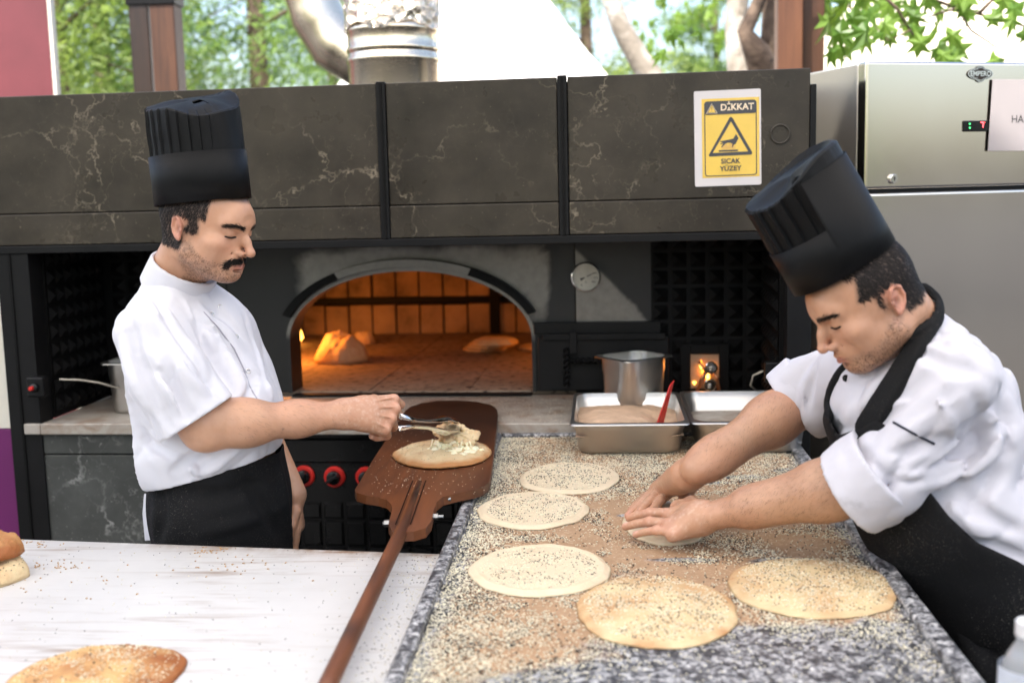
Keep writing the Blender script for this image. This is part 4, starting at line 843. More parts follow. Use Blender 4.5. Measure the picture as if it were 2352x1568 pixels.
def arm_colors(V, tips=(), knuck=(), skin=SKIN, nails=(), hand=None):
    C = np.tile(skin, (len(V), 1))*(.84+.32*fbm(V, 26, 5)[:, None])*(1+.10*(fbm(V, 9, 8)[:, None]-.5)*np.array([1, -1, -1]))
    if hand is not None: m = .28*sstep(.15, .07, np.linalg.norm(V-hand, axis=1))*sstep(.46, .80, fbm(V, 210, 13)); C = C*(1-m[:, None])+np.array([.74, .62, .50])*m[:, None]
    for P, c, r, a in [(p, (.62, .27, .19), .014, .45) for p in knuck]+[(p, (.64, .29, .21), .011, .5) for p in tips]+[(p, (.72, .45, .37), .0048, .85) for p in nails]:
        m = a*np.exp(-(np.linalg.norm(V-P, axis=1)/r)**(2 if r > .006 else 4)); C = C*(1-m[:, None])+np.array(c)*m[:, None]
    return np.clip(C, 0, 1)

def fold_frame(along):
    """matrix that stretches noise along a direction: folds run that way"""
    a = nrm(along); b = nrm(np.cross(a, [.3, .9, .2])); c = np.cross(a, b); return np.stack([a*.18, b, c])
# ---------------------------------------------------------------- warning sign on the hood
CZ, TZ = .95, .937
sx, sz = op(1671, 318, 0)
sg = thing('warning_sign', 'laminated yellow hot surface warning sign on the marble hood', 'sign', tuple(o2w(sx, -.001, sz)), OVR)
SK = .0002035
def sp_(zx, zy): return ((zx-690)*SK, -(zy-865)*SK)
SG = RY(-.6) @ RX(90)
def sheet(name, pts, lay, mat, parent=sg):
    return MB().add([(x, y, 0) for x, y in pts], [tuple(range(len(pts)))], T(0, -.0012-lay*.0005, 0) @ SG).build(name, mat, parent, False, fix=False)
def rrect(x0, y0, x1, y1, r, n=5):
    (a, b), (c, d) = sp_(x0, y1), sp_(x1, y0); r *= SK; P = []
    for (cx, cy, s) in ((c-r, d-r, 0), (a+r, d-r, 90), (a+r, b+r, 180), (c-r, b+r, 270)):
        P += [(cx+r*math.cos(math.radians(s+90*k/n)), cy+r*math.sin(math.radians(s+90*k/n))) for k in range(n+1)]
    return P
def frame(name, outer, inner, lay, mat):
    n = len(outer); V = [(x, y, 0) for x, y in outer+inner]
    MB().add(V, [(j, (j+1) % n, n+(j+1) % n, n+j) for j in range(n)], T(0, -.0012-lay*.0005, 0) @ SG).build(name, mat, sg, False, fix=False)
MB().prism(rrect(270, 258, 1112, 1466, 22), .0007, T(0, -.0004, 0) @ SG).build('laminate_backing', MAT['chrome' if 0 else 'paper'], sg, False)
sheet('paper_sheet', rrect(288, 272, 1100, 1450, 4), 0, MAT['paper']); sheet('yellow_field', rrect(366, 360, 1090, 1360, 2), 1, MAT['signyellow'])
frame('border', rrect(398, 392, 1058, 1342, 40), rrect(410, 404, 1046, 1330, 30), 2, MAT['signdark'])
sheet('header_band', rrect(402, 394, 1056, 560, 34), 3, MAT['signdark'])
def tri(cx, cy0, cy1, hw): return [sp_(cx, cy0), sp_(cx-hw, cy1), sp_(cx+hw, cy1)]
sheet('small_triangle', tri(494, 420, 546, 72), 4, MAT['signlight']); sheet('small_triangle', tri(494, 430, 541, 62), 5, MAT['signdark']); sheet('small_triangle', tri(494, 444, 535, 50), 6, MAT['signyellow'])
sheet('exclamation_bar', [sp_(489, 466), sp_(499, 466), sp_(496, 512), sp_(492, 512)], 7, MAT['signdark']); sheet('exclamation_dot', rrect(490, 517, 498, 526, 3), 7, MAT['signdark'])
def stext(name, s, zx, zy, size, mat, bold, space=1.0): x, y = sp_(zx, zy); return text(name, s, size*SK, T(0, -.0012-4*.0005, 0) @ SG @ T(x, y, 0), mat, sg, bold*SK, 'CENTER', False, space)
stext('lettering', 'DİKKAT', 812, 478, 112, MAT['signlight'], 3.0, 1.0)
stext('lettering', 'SICAK', 724, 1156, 88, MAT['signdark'], 2.0); stext('lettering', 'YÜZEY', 724, 1250, 88, MAT['signdark'], 2.0)
O = [(735, 596), (756, 612), (1000, 1055), (990, 1082), (460, 1088), (448, 1070), (716, 606)]; I = [(735, 655), (738, 660), (946, 1036), (944, 1040), (502, 1044), (502, 1040), (731, 662)]
frame('hot_triangle', [sp_(*p) for p in O], [sp_(*p) for p in I], 2, MAT['signdark'])
hand = [(796, 815), (828, 868), (790, 940), (768, 948), (752, 985), (742, 980), (752, 940), (728, 925), (690, 922), (660, 935), (622, 975), (606, 975), (632, 932), (640, 925), (600, 940), (592, 936), (634, 908), (598, 912), (596, 898), (640, 892), (700, 884), (760, 872)]
sheet('hand_symbol', [sp_(*p) for p in hand], 2, MAT['signdark'])
for k in range(14):
    x = 618+k*12.6; hgt = 40+45*abs(math.sin(k*.45+.4))*(1 if 3 < k < 11 else .55); sheet('heat_line', [sp_(x-1.8, 1008), sp_(x+1.8, 1008), sp_(x+1.8, 1008-hgt), sp_(x-1.8, 1008-hgt)], 2, MAT['heat'])
sheet('hot_plate', rrect(576, 1012, 820, 1032, 1), 2, MAT['signdark'])
# ---------------------------------------------------------------- fridge
FT = 1.935
pa, pb = atz(1990, 140, FT), atz(2352, 143.5, FT); frz = math.atan2(pb[1]-pa[1], pb[0]-pa[0])
fg = thing('fridge', 'tall brushed stainless steel fridge beside the oven', 'fridge', (pa[0], pa[1], 0), frz)
def fp(u, v, off=0):
    d = ray(u, v); n = np.array([-math.sin(frz), math.cos(frz), 0]); t = (n@(pa-c_pos)-off)/(n@d); q = c_pos+d*t; return (q-pa)@np.array([math.cos(frz), math.sin(frz), 0]), q[2]
zg = fp(2150, 436)[1]
MB().box((.004, .045, .12), (.74, .78, FT-.002)).build('cabinet', MAT['fridgeside'], fg, False, bevel=.006)
MB().box((0, 0, zg+.005), (.744, .043, FT)).build('control_door', MAT['fridge'], fg, False, bevel=.009, seg=3); ld_ = MB().box((0, 0, .14), (.744, .043, zg-.004)).build('door', MAT['fridge'], fg, False, bevel=.009, seg=3)
MB().box((.01, .012, .2), (.735, .046, FT-.01)).build('door_gasket', MAT['black'], fg, False)
for x in (.06, .68):
    for y in (.1, .7): MB().cyl((x, y, 0), (x, y, .121), .02, 12).build('foot', MAT['black'], fg, False)
lx, lz = fp(2050, 411); lk = MB().lathe([(0, -.002), (.0125, -.002), (.013, .006), (.011, .009), (0, .009)], 24, T(lx, 0, lz) @ RX(90)).build('lock', MAT['chrome'], fg, False); smooth_by_angle(lk.data)
MB().lathe([(.003, .0092), (.0, .0093)], 10, T(lx, 0, lz+.002) @ RX(90), cap=False).build('keyhole', MAT['ink'], lk, False); MB().box((lx-.0011, -.0096, lz-.005), (lx+.0011, -.0091, lz+.001)).build('keyhole_slot', MAT['ink'], lk, False)
bx, bz = fp(2250, 170.5)
def badge_outline(s, n=64):
    P = []
    for k in range(n):
        a = 2*math.pi*k/n; e = 1/math.sqrt((math.cos(a)/.042)**2+(math.sin(a)/.0165)**2); c = .0225; r = max(e, c if abs(math.cos(a)) < .62 else 0); P.append((r*math.cos(a)*s, r*math.sin(a)*s))
    return P
bd = MB().prism(badge_outline(1), .004, T(bx, 0, bz) @ RX(90)).build('badge', MAT['badge'], fg, False, bevel=.001)
for s0, s1, mt in ((.97, .90, 'chrome'), (.80, .74, 'chrome')):
    A, B = badge_outline(s0), badge_outline(s1); n = len(A); MB().add([(x, y, .0046) for x, y in A+B], [(j, (j+1) % n, n+(j+1) % n, n+j) for j in range(n)], T(bx, 0, bz) @ RX(90)).build('badge_ring', MAT[mt], bd, False, fix=False)
text('badge_lettering', 'EMPERO', .0185, T(bx, -.0052, bz) @ RX(90), MAT['chrome'], bd, .0004)
dx0, dz0 = fp(2210, 303); dx1, dz1 = fp(2268, 277); dp = MB().box((dx0, -.004, dz0), (dx1+.012, .002, dz1)).build('temperature_display', MAT['knobblack'], fg, False, bevel=.003)
cx_, cz_ = fp(2253, 288); MB().box((cx_-.0045, -.0052, cz_+.0065), (cx_+.0045, -.0045, cz_+.0085)).build('digit_segment', MAT['ledred'], dp, False)
MB().box((cx_+.0027, -.0052, cz_+.0005), (cx_+.0046, -.0045, cz_+.006)).build('digit_segment', MAT['ledred'], dp, False); MB().box((cx_+.0022, -.0052, cz_-.0065), (cx_+.0041, -.0045, cz_-.0005)).build('digit_segment', MAT['ledred'], dp, False)
MB().box((cx_+.0072, -.0052, cz_+.0065), (cx_+.0088, -.0045, cz_+.008)).build('digit_segment', MAT['ledred'], dp, False)
for u, v in ((2225, 285), (2225, 294)): x, z = fp(u, v); MB().box((x-.0018, -.0052, z-.0015), (x+.0018, -.0045, z+.0015)).build('status_light', MAT['ledgreen'], dp, False)
(nx0, nz0), (nx1, nz1) = fp(2265, 347), fp(2276, 183)
nt_ = thing('notice', 'laminated pinkish notice taped to the fridge top', 'notice', tuple(pa+np.array([math.cos(frz), math.sin(frz), 0])*nx1+np.array([0, 0, nz0-pa[2]])), frz)
MB().prism([(nx0-nx1, 0), (nx0-nx1+.29, -.003), (.29, nz1-nz0), (0, nz1-nz0)], .0008, T(0, -.0065, 0) @ RX(90)).build('paper_sheet', MAT['pinkpaper'], nt_, False)
tx_, tz_ = fp(2318, 275); text('lettering', 'HAN', .030, T(tx_-nx1, -.0078, tz_-nz0) @ RX(90), MAT['ink'], nt_, 0, 'LEFT')
# ---------------------------------------------------------------- granite counter
CX0, CX1, CY0, CY1 = -.302, .497, 1.05, 3.055
ct = thing('granite_counter', 'floured grey granite worktop strewn with sesame', 'counter', ((CX0+CX1)/2, 2.0, 0))
gx, gy = np.meshgrid(np.linspace(CX0+.004, CX1-.004, 170), np.linspace(CY0, CY1-.02, 400)); GX, GY = gx.ravel(), gy.ravel()
BARE = [(1560, 1560, .17, .055), (1780, 1490, .22, .085), (1960, 1530, .17, .10), (1420, 1590, .2, .06), (1880, 1600, .3, .09), (1800, 1288, .05, .02), (1460, 1183, .035, .012), (1620, 1108, .05, .012), (1700, 1095, .05, .012), (2020, 1450, .03, .05), (1760, 1120, .05, .015), (1570, 1285, .05, .01), (1830, 1080, .05, .02)]
BW = [(atz(u, v, CZ), a, b) for u, v, a, b in BARE]
def flour_f(x, y):
    P = np.stack([x, y, np.zeros_like(x)], -1); f = .72+.5*(fbm(P, 7, 2)-.5)+.35*(fbm(P, 22, 5)-.5)
    for (c, a, b) in BW: f = f-1.05*np.exp(-(((x-c[0])/a)**2+((y-c[1])/b)**2)**1.5)
    edge = np.minimum(x-CX0, CX1-x); return f - .5*sstep(.075, .02, edge)
V = np.stack([GX, GY, np.full_like(GX, CZ)], -1); nxg, nyg = 170, 400
ii = (np.arange(nyg-1)[:, None]*nxg+np.arange(nxg-1)[None]).ravel(); me = mesh_np('worktop', V, np.stack([ii, ii+1, ii+1+nxg, ii+nxg], -1)); set_attr(me, 'flour', flour_f(GX, GY)); link('worktop', me, MAT['counter'], ct)
MB().box((CX0+.003, CY0, CZ-.035), (CX1-.003, CY1-.021, CZ-.002)).build('slab', MAT['granite'], ct, bevel=.002)
def rim(a, b, w, h, name='rim'): return MB().box((a[0], a[1], CZ-.034), (b[0], b[1], CZ+h)).build(name, MAT['granite'], ct, bevel=.006, seg=3)
rim((CX0-.004, CY0), (CX0+.022, CY1), 0, .010); rim((CX1-.030, CY0), (CX1+.003, CY1), 0, .011); rim((CX0+.0225, CY1-.022), (CX1-.0305, CY1), 0, .010)
MB().box((CX0+.05, CY0+.05, .08), (CX1-.05, CY1-.05, CZ-.036)).build('cabinet', MAT['dark'], ct, bevel=.004)
for x in (CX0+.08, CX1-.08):
    for y in (CY0+.1, CY1-.1): MB().cyl((x, y, 0), (x, y, .081), .025, 12).build('foot', MAT['black'], ct)
# ---------------------------------------------------------------- white table
ta, tb = atz(15, 1237, TZ), atz(1010, 1272, TZ); trz = math.atan2(tb[1]-ta[1], tb[0]-ta[0]); ex = np.array([math.cos(trz), math.sin(trz)]); ey = np.array([-ex[1], ex[0]])
tbx = CX0-.006
wt = thing('white_table', 'white plastic topped work table in front of the moustached cook', 'table', (-1.1, 1.6, 0))
def far_edge(x): return ta[1]+(x-ta[0])*math.tan(trz)
xs = np.linspace(-2.15, tbx, 180); fs = np.linspace(0, 1, 90); TX, TF = np.meshgrid(xs, fs); TY = 1.05+(far_edge(TX)-1.05)*TF
V = np.stack([TX.ravel(), TY.ravel(), np.full(TX.size, TZ)], -1); ii = (np.arange(89)[:, None]*180+np.arange(179)[None]).ravel(); me = mesh_np('board_face', V, np.stack([ii, ii+1, ii+181, ii+180], -1))
gr = np.exp(-((far_edge(V[:, 0])-V[:, 1])/.025)**1)*sstep(-1.2, -.55, V[:, 0])*1.2; set_attr(me, 'grime', np.clip(gr, 0, .9)); link('board_face', me, MAT['board'], wt)
m = MB(); e = .0005
m.prism([(-2.15, 1.05), (tbx, 1.05), (tbx, far_edge(tbx)), (-2.15, far_edge(-2.15))], .028, T(0, 0, TZ-.0295)); tbo = m.build('board', MAT['board'], wt); set_attr(tbo.data, 'grime', np.zeros(len(tbo.data.vertices)))
for x in (-2.05, -.42):
    for y in (1.15, 1.98): MB().box((x-.025, y-.025, 0), (x+.025, y+.025, TZ-.03)).build('leg', MAT['steel'], wt, bevel=.004)
MB().box((-2.05, 1.12, TZ-.09), (-.40, 1.15, TZ-.031)).build('apron_rail', MAT['steel'], wt); MB().box((-2.05, 1.96, TZ-.09), (-.40, 1.99, TZ-.031)).build('apron_rail', MAT['steel'], wt)
# ---------------------------------------------------------------- peel
PA, PB = .968-.0211*1.45, .0211
def atp(u, v, off=0.0): d = ray(u, v); t = (PA+off-CAMH)/(d[2]-PB*d[1]); return c_pos+d*t
out = [(815, 1124), (819, 1131), (840, 1137), (870, 1142), (888, 1147), (899, 1158), (901, 1170), (896, 1188), (892, 1203), (900, 1216), (920, 1221), (950, 1220), (978, 1212), (990, 1196), (996, 1172), (1003, 1152), (1018, 1140), (1050, 1132), (1090, 1124), (1110, 1118), (1124, 1106), (1128, 1085), (1136, 1020), (1144, 955), (1142, 940), (1130, 930), (1095, 922), (1050, 919), (1005, 920), (965, 926), (942, 934), (930, 944), (900, 990), (860, 1050)]
pl = thing('baking_peel', 'long handled brown wooden peel carrying the torn cheese bread', 'peel', tuple(atp(960, 1180)-np.array([0, 0, .02])))
bm = bmesh.new(); vs_ = [bm.verts.new(atp(u, v)) for u, v in out]; f = bm.faces.new(vs_); f.normal_update()
if f.normal.z < 0: f.normal_flip()
r_ = bmesh.ops.extrude_face_region(bm, geom=[f]); bmesh.ops.translate(bm, verts=[g for g in r_['geom'] if isinstance(g, bmesh.types.BMVert)], vec=(0, 0, -.019))
for y in np.arange(2.1, 3.3, .03): bmesh.ops.bisect_plane(bm, geom=bm.verts[:]+bm.edges[:]+bm.faces[:], plane_co=(0, y, 0), plane_no=(0, 1, 0))
for x in np.arange(-.62, -.2, .04): bmesh.ops.bisect_plane(bm, geom=bm.verts[:]+bm.edges[:]+bm.faces[:], plane_co=(x, 0, 0), plane_no=(1, 0, 0))
bmesh.ops.recalc_face_normals(bm, faces=bm.faces); me = bpy.data.meshes.new('blade'); bm.to_mesh(me); bm.free()
A = np.array([v.co for v in me.vertices]); nz_ = fbm(A, 9, 3)-.5; set_attr(me, 'burn', np.clip(sstep(2.42, 2.98, A[:, 1]+nz_*.3)*.9 + .5*sstep(.12, .28, nz_)+.35*sstep(-.31, -.27, A[:, 0])*sstep(2.6, 2.4, A[:, 1]), 0, .97))
bl = link('blade', me, MAT['peel'], pl)
h0 = atp(963, 1112, -.008); h1 = atp(926, 1212, -.006); h2 = atp(735, 1610, -.004); hpts = [h0+(h1-h0)*k/3 for k in range(3)]+[h1+(h2-h1)*k/14 for k in range(15)]
ho = MB().tube([tuple(p) for p in hpts], [.0105, .0112, .0118]+[.0135]*15, 16).build('handle', MAT['peel'], pl, smooth=True); H_ = np.array([v.co for v in ho.data.vertices]); set_attr(ho.data, 'burn', np.clip(.75*sstep(.10, .26, fbm(H_, 16, 8)-.46)+.25*sstep(1.95, 2.07, H_[:, 1]), 0, .9))
gd = (h1-h0)/np.linalg.norm(h1-h0); sd_ = np.cross(gd, [0, 0, 1]); sd_ /= np.linalg.norm(sd_)
for s in (-1, 1):
    a, b = h0+sd_*s*.0145+np.array([0, 0, .0082]), h1+sd_*s*.0145+np.array([0, 0, .0082]); MB().tube([tuple(a), tuple(b)], .0011, 6).build('handle_groove', MAT['soot'], pl)
for (u, v), s in (((899, 1152), -1), ((891, 1201), -1), ((1016, 1146), 1), ((998, 1186), 1)):
    q = atp(u, v, -.009); a = q+sd_*0.0; d_ = np.array([s*1.0, .05*s, 0]); bo = MB().tube([tuple(a-d_*.004), tuple(a+d_*(.007))], .0075, 6).build('bolt', MAT['bolt'], pl)
    if s > 0: MB().tube([tuple(a+d_*.007), tuple(a+d_*.018)], .0038, 10).build('bolt_thread', MAT['bolt'], bo)
    else: MB().lathe([(.007, 0), (.004, .004), (0, .005)], 12, T(*(a+d_*.006)) @ RY(-90)).build('bolt_head', MAT['bolt'], bo)
# ---------------------------------------------------------------- breads and doughs
def seeds_mesh(P, L=.0036, rng=RNG, nrm=None, name='seeds'):
    n = len(P); a = rng.random(n)*6.283; L = L*rng.uniform(.8, 1.25, n); tz = rng.normal(size=n)*.25
    d = np.stack([np.cos(a), np.sin(a), tz], -1); d /= np.linalg.norm(d, axis=1, keepdims=True); s = np.stack([-np.sin(a), np.cos(a), 0*a], -1); u = np.cross(d, s)
    L = L[:, None]; V = np.stack([P+d*L*.55, P+s*L*.30, P-d*L*.45, P-s*L*.30, P+u*L*.22, P-u*L*.22], 1).reshape(-1, 3); b = (np.arange(n)*6)[:, None]
    F = np.concatenate([b+np.array(t) for t in ((0, 1, 4), (1, 2, 4), (2, 3, 4), (3, 0, 4), (1, 0, 5), (2, 1, 5), (3, 2, 5), (0, 3, 5))], 0); return mesh_np(name, V, F)
class Loaf:
    def __init__(s, c, rx, ry, hgt, seed, wob=.05, rimw=.12, rimh=.0, bumpy=.3, rot=0, flat=3.0):
        s.c = np.array(c, float); s.rx, s.ry, s.h, s.seed, s.wob, s.rimw, s.rimh, s.bumpy, s.rot, s.flat = rx, ry, hgt, seed, wob, rimw, rimh, bumpy, math.radians(rot), flat
    def R(s, a): P = np.stack([np.cos(a)*.9+s.seed*3.3, np.sin(a)*.9, 0*a+s.seed], -1); return 1+s.wob*2*(fbm(P, 1.6, s.seed)-.5)+.05*(fbm(P, 7, s.seed+1)-.5)
    def xy(s, r, a): R = s.R(a)*r; x = np.cos(a)*R*s.rx; y = np.sin(a)*R*s.ry; c_, s_ = math.cos(s.rot), math.sin(s.rot); return s.c[0]+x*c_-y*s_, s.c[1]+x*s_+y*c_
    def z(s, r, a):
        x, y = s.xy(r, a); P = np.stack([x, y, 0*x], -1); prof = (1-np.clip(r, 0, 1)**s.flat)**.5
        return s.c[2]+s.h*(prof*(1-s.bumpy*.5+s.bumpy*(fbm(P, 16, s.seed)-.3)*1.2+s.bumpy*.45*(fbm(P, 55, s.seed+4)-.5))) + s.rimh*np.exp(-((r-(1-s.rimw))/(.45*s.rimw))**2)
    def mesh(s, brown=0.0, brim=.0, nr=22, na=90):
        rr = np.concatenate([np.linspace(0, .8, nr//2)[1:], np.linspace(.82, 1.0, nr//2)]); a = np.linspace(0, 2*math.pi, na, endpoint=False); Rr, Aa = np.meshgrid(rr, a, indexing='ij')
        x, y = s.xy(Rr, Aa); z = s.z(Rr, Aa); V = [np.array([[s.c[0], s.c[1], float(s.z(np.array(0.), np.array(0.)))]])]; V.append(np.stack([x, y, z], -1).reshape(-1, 3))
        x2, y2 = s.xy(np.full(na, .965), a); V.append(np.stack([x2, y2, np.full(na, s.c[2]+.0002)], -1)); V.append(np.array([[s.c[0], s.c[1], s.c[2]+.0002]])); V = np.vstack(V)
        m = len(rr); F = [(0, 1+j, 1+(j+1) % na) for j in range(na)]
        for i in range(m): F += [(1+i*na+j, 1+(i+1)*na+j, 1+(i+1)*na+(j+1) % na, 1+i*na+(j+1) % na) for j in range(na)]
        e = len(V)-1; F += [(e, 1+m*na+(j+1) % na, 1+m*na+j) for j in range(na)]
        me = mesh_np('bread', V, F); rad = np.concatenate([[0], Rr.ravel(), np.full(na+1, 1.)]); set_attr(me, 'brown', np.clip(brown*(.35+1.3*(fbm(V, 20, s.seed+2)-.35)*1.6)+brim*sstep(.8, 1., rad), 0, 1.3)); return me
    def pts(s, n, rmax, rng):
        r = np.sqrt(rng.random(n))*rmax; a = rng.random(n)*6.283; x, y = s.xy(r, a); z = s.z(r, a); return np.stack([x, y, z+.0004], -1)
def from_px(uL, uR, vT, vB, z, hgt):
    um, vm = (uL+uR)/2, (vT+vB)/2; a, b = atz(uL, vm, z+hgt*.4), atz(uR, vm, z+hgt*.4); n_, f_ = atz(um, vB, z), atz(um, vT, z+hgt*.6); return ((a[0]+b[0])/2, (n_[1]+f_[1])/2, z), (b[0]-a[0])/2, (f_[1]-n_[1])/2
def loaf(name, label, cat, px, z, hgt, mat, seed, wh, bk, brown=0, brim=0, group=None, rmax=.86, **kw):
    c, rx, ry = from_px(*px, z, hgt); L = Loaf(c, rx, ry, hgt, seed, **kw); t = thing(name, label, cat, tuple(c), 0, group); me = L.mesh(brown, brim); link('crust' if brown else 'dough', me, mat, t)
    rng = np.random.default_rng(seed+50)
    if wh:
        P = L.pts(wh*2, rmax, rng); P = P[fbm(P, 30, seed)+rng.normal(size=len(P))*.12 > .47][:wh]; tag(link('white_sesame', seeds_mesh(P, rng=rng), MAT['seedwhite'], t), kind='stuff')
    if bk:
        P = L.pts(bk*2, rmax, rng); P = P[fbm(P, 24, seed+9)+rng.normal(size=len(P))*.12 > .47][:bk]; tag(link('black_sesame', seeds_mesh(P, rng=rng), MAT['seedblack'], t), kind='stuff')
    return t, L
DG = 'flat doughs on the granite counter'
z0 = CZ+.0015
loaf('flat_dough', 'thin raw dough round by the steel pans', 'dough', (1189, 1426, 1060, 1136), z0, .007, MAT['dough'], 11, 1000, 650, group=DG, wob=.08, rimh=.0022, rimw=.10, flat=8)
loaf('flat_dough', 'thin raw dough round nearest the peel neck', 'dough', (1098, 1357, 1127, 1216), z0, .007, MAT['dough'], 12, 1300, 420, group=DG, wob=.08, rimh=.0025, rimw=.10, flat=8, rmax=.84)
loaf('flat_dough', 'raw dough round next to the white table corner', 'dough', (1080, 1399, 1248, 1372), z0, .0075, MAT['dough'], 13, 1500, 330, group=DG, wob=.08, rimh=.003, rimw=.11, flat=8, rmax=.82)
loaf('flatbread', 'pale puffy seeded flatbread beside the bare granite patch', 'bread', (1325, 1693, 1310, 1491), z0, .017, MAT['palebread'], 14, 1700, 560, .55, .2, 'pale flatbreads on the counter', wob=.07, rimw=.14, bumpy=.9, flat=2.6, rmax=.90)
loaf('flatbread', 'pale flatbread with dented edge by the counter rim', 'bread', (1685, 2068, 1267, 1427), z0, .016, MAT['palebread'], 21, 1600, 560, .5, .2, 'pale flatbreads on the counter', wob=.14, rimw=.14, bumpy=.9, flat=2.6, rmax=.90)
loaf('flat_dough', 'small raw dough disc pressed under the hands', 'dough', (1430, 1630, 1148, 1254), z0, .011, MAT['dough'], 16, 0, 0, group=DG, wob=.05, rimh=.001, rimw=.12, flat=7)
loaf('flatbread', 'golden brown flatbread lying on the white table', 'bread', (15, 404, 1464, 1640), TZ+.0005, .020, MAT['bread'], 17, 900, 160, .8, .5, wob=.10, rimw=.14, bumpy=1.0, flat=2.5, rmax=.92)
# torn loaf stack cut by the left edge of the view
c_ = atz(-28, 1330, TZ); t = thing('flatbread', 'broken seeded flatbread piece on the table corner', 'bread', tuple(c_), 0, 'broken breads on the table'); L = Loaf((c_[0], c_[1], TZ+.0005), .070, .075, .045, 31, wob=.15, bumpy=.7, flat=2.4); link('crust', L.mesh(.45, .2), MAT['palebread'], t)
P = L.pts(180, .9, RNG); tag(link('black_sesame', seeds_mesh(P), MAT['seedblack'], t), kind='stuff')
t2 = thing('flatbread', 'browned bread end lying on the broken piece', 'bread', (c_[0], c_[1], TZ+.04), 0, 'broken breads on the table'); L2 = Loaf((c_[0]-.01, c_[1]+.02, TZ+.040), .066, .055, .055, 32, wob=.15, bumpy=.7, flat=2.2); link('crust', L2.mesh(.8, .4), MAT['bread'], t2)
# breads inside the oven (orange from the fire)
def oven_pt(u, v): return w2o(atz(u, v, HZ))
def oven_loaf(name, label, uL, uR, v, hgt, depth, seed, z=HZ, mat='bread', **kw):
    a, b = atz(uL, v, z+hgt*.3), atz(uR, v, z+hgt*.3); c = ((a[0]+b[0])/2, (a[1]+b[1])/2, z+.0015); t = thing(name, label, 'bread', c, 0, 'breads baking in the oven')
    L = Loaf(c, (b[0]-a[0])/2, depth, hgt, seed, **kw); link('crust', L.mesh(.4, .3), MAT[mat], t); return c
oven_loaf('flatbread', 'puffed seeded bread at the left of the glowing oven', 726, 846, 808, .115, .10, 41, bumpy=.7, flat=2.0, wob=.12, mat='palebread')
oven_loaf('flatbread', 'smaller bread behind the puffed one in the oven', 808, 862, 778, .07, .05, 42, bumpy=.6, flat=2.0, wob=.1, mat='palebread')
_z = HZ
for k, (a, b, v) in enumerate(((1066, 1165, 800), (1076, 1180, 792), (1086, 1192, 786))):
    oven_loaf('flatbread', ('lowest bread of the low stack in the oven', 'middle bread of the low stack in the oven', 'top bread of the low stack in the oven')[k], a, b, v-2, .027, .085, 43+k, z=HZ+.0285*k, bumpy=.4, flat=3, wob=.12, mat='palebread')
oven_loaf('flatbread', 'bread half hidden behind the right oven jamb', 1190, 1260, 797, .022, .07, 49, bumpy=.4, flat=3, mat='palebread')
oven_loaf('flatbread', 'thin bread against the left oven wall', 655, 690, 802, .015, .05, 50, bumpy=.4, flat=3, mat='bread')
# stuffed cheese bread on the peel
sc_ = atp(1013, 1046); sL, sR = atp(903, 1046), atp(1129, 1046); sF = atp(1013, 1012)[1]; sN = atp(1013, 1080)[1]
sb = thing('stuffed_bread', 'torn cheese filled flatbread lying on the peel', 'bread', tuple(sc_))
SBz = sc_[2]+.0015; L = Loaf(((sL[0]+sR[0])/2, (sF+sN)/2, SBz), (sR[0]-sL[0])/2, (sF-sN)/2, .022, 61, wob=.07, bumpy=.5, flat=2.6); link('crust', L.mesh(.55, .6), MAT['palebread'], sb)
P = L.pts(160, .85, RNG); tag(link('black_sesame', seeds_mesh(P, .0026), MAT['seedblack'], sb), kind='stuff')
rng = np.random.default_rng(9); cc = np.array([L.c[0]+.035, L.c[1]-.022, SBz+.012]); tc = np.array([*aty(1050, 1000, L.c[1]+.010)])
def ragged(c, ext, n, r0, r1, seed, vox=.0022, rot=None):
    """ragged lump of torn bread or cheese: many small blobs melted together"""
    rg = np.random.default_rng(seed); e = np.array(ext); s_ = SDF(c-e.max()-.02, c+e.max()+.02, vox)
    for _ in range(n):
        p = rg.normal(size=3); p = p/np.linalg.norm(p)*rg.random()**.4*e; p = p if rot is None else rot@p; r_ = rg.uniform(r0, r1); s_.ell(c+p, (r_*rg.uniform(.8, 1.6), r_*rg.uniform(.8, 1.6), r_*rg.uniform(.5, 1.1)), .004)
    s_.noise(.0026, 150, seed); s_.noise(.002, 60, seed+1); return s_.mesh()
v_, f_ = ragged(cc+np.array([0, 0, .003]), (.068, .045, .006), 190, .0035, .008, 71); link('cheese_filling', mesh_np('cheese_filling', v_, f_), MAT['cheese'], sb)
rt_ = np.array((RY(12) @ RX(28)).to_3x3()); v_, f_ = ragged(tc, (.056, .040, .007), 210, .003, .0075, 73, rot=rt_); me = mesh_np('torn_top', v_, f_); set_attr(me, 'brown', np.clip(.25+1.6*(fbm(v_, 30, 3)-.5)+18*(v_[:, 2]-tc[2]), 0, 1)); link('torn_top', me, MAT['palebread'], sb)
v_, f_ = ragged(tc-np.array([.012, .018, .020]), (.042, .016, .014), 60, .004, .008, 75); link('stretched_cheese', mesh_np('stretched_cheese', v_, f_), MAT['cheese'], sb)
for k in range(64):
    x = tc[0]+rng.uniform(-.058, .036); y = tc[1]-.02+rng.uniform(-.020, .014); zt_ = tc[2]-.010+rng.uniform(-.014, .004); zb_ = SBz+.018; w_ = rng.choice([.0005, .0008, .0012, .0020, .0028], p=[.3, .3, .2, .12, .08])
    x2 = x+rng.normal()*.007; y2 = y-rng.uniform(0, .014); MB().tube([(x, y, zt_), ((x+x2)/2, (y+y2)/2, (zt_+zb_)/2), (x2, y2, zb_)], [w_*2.0, w_, w_*2.0], 6).build('cheese_strand', MAT['cheese'], sb, smooth=True)
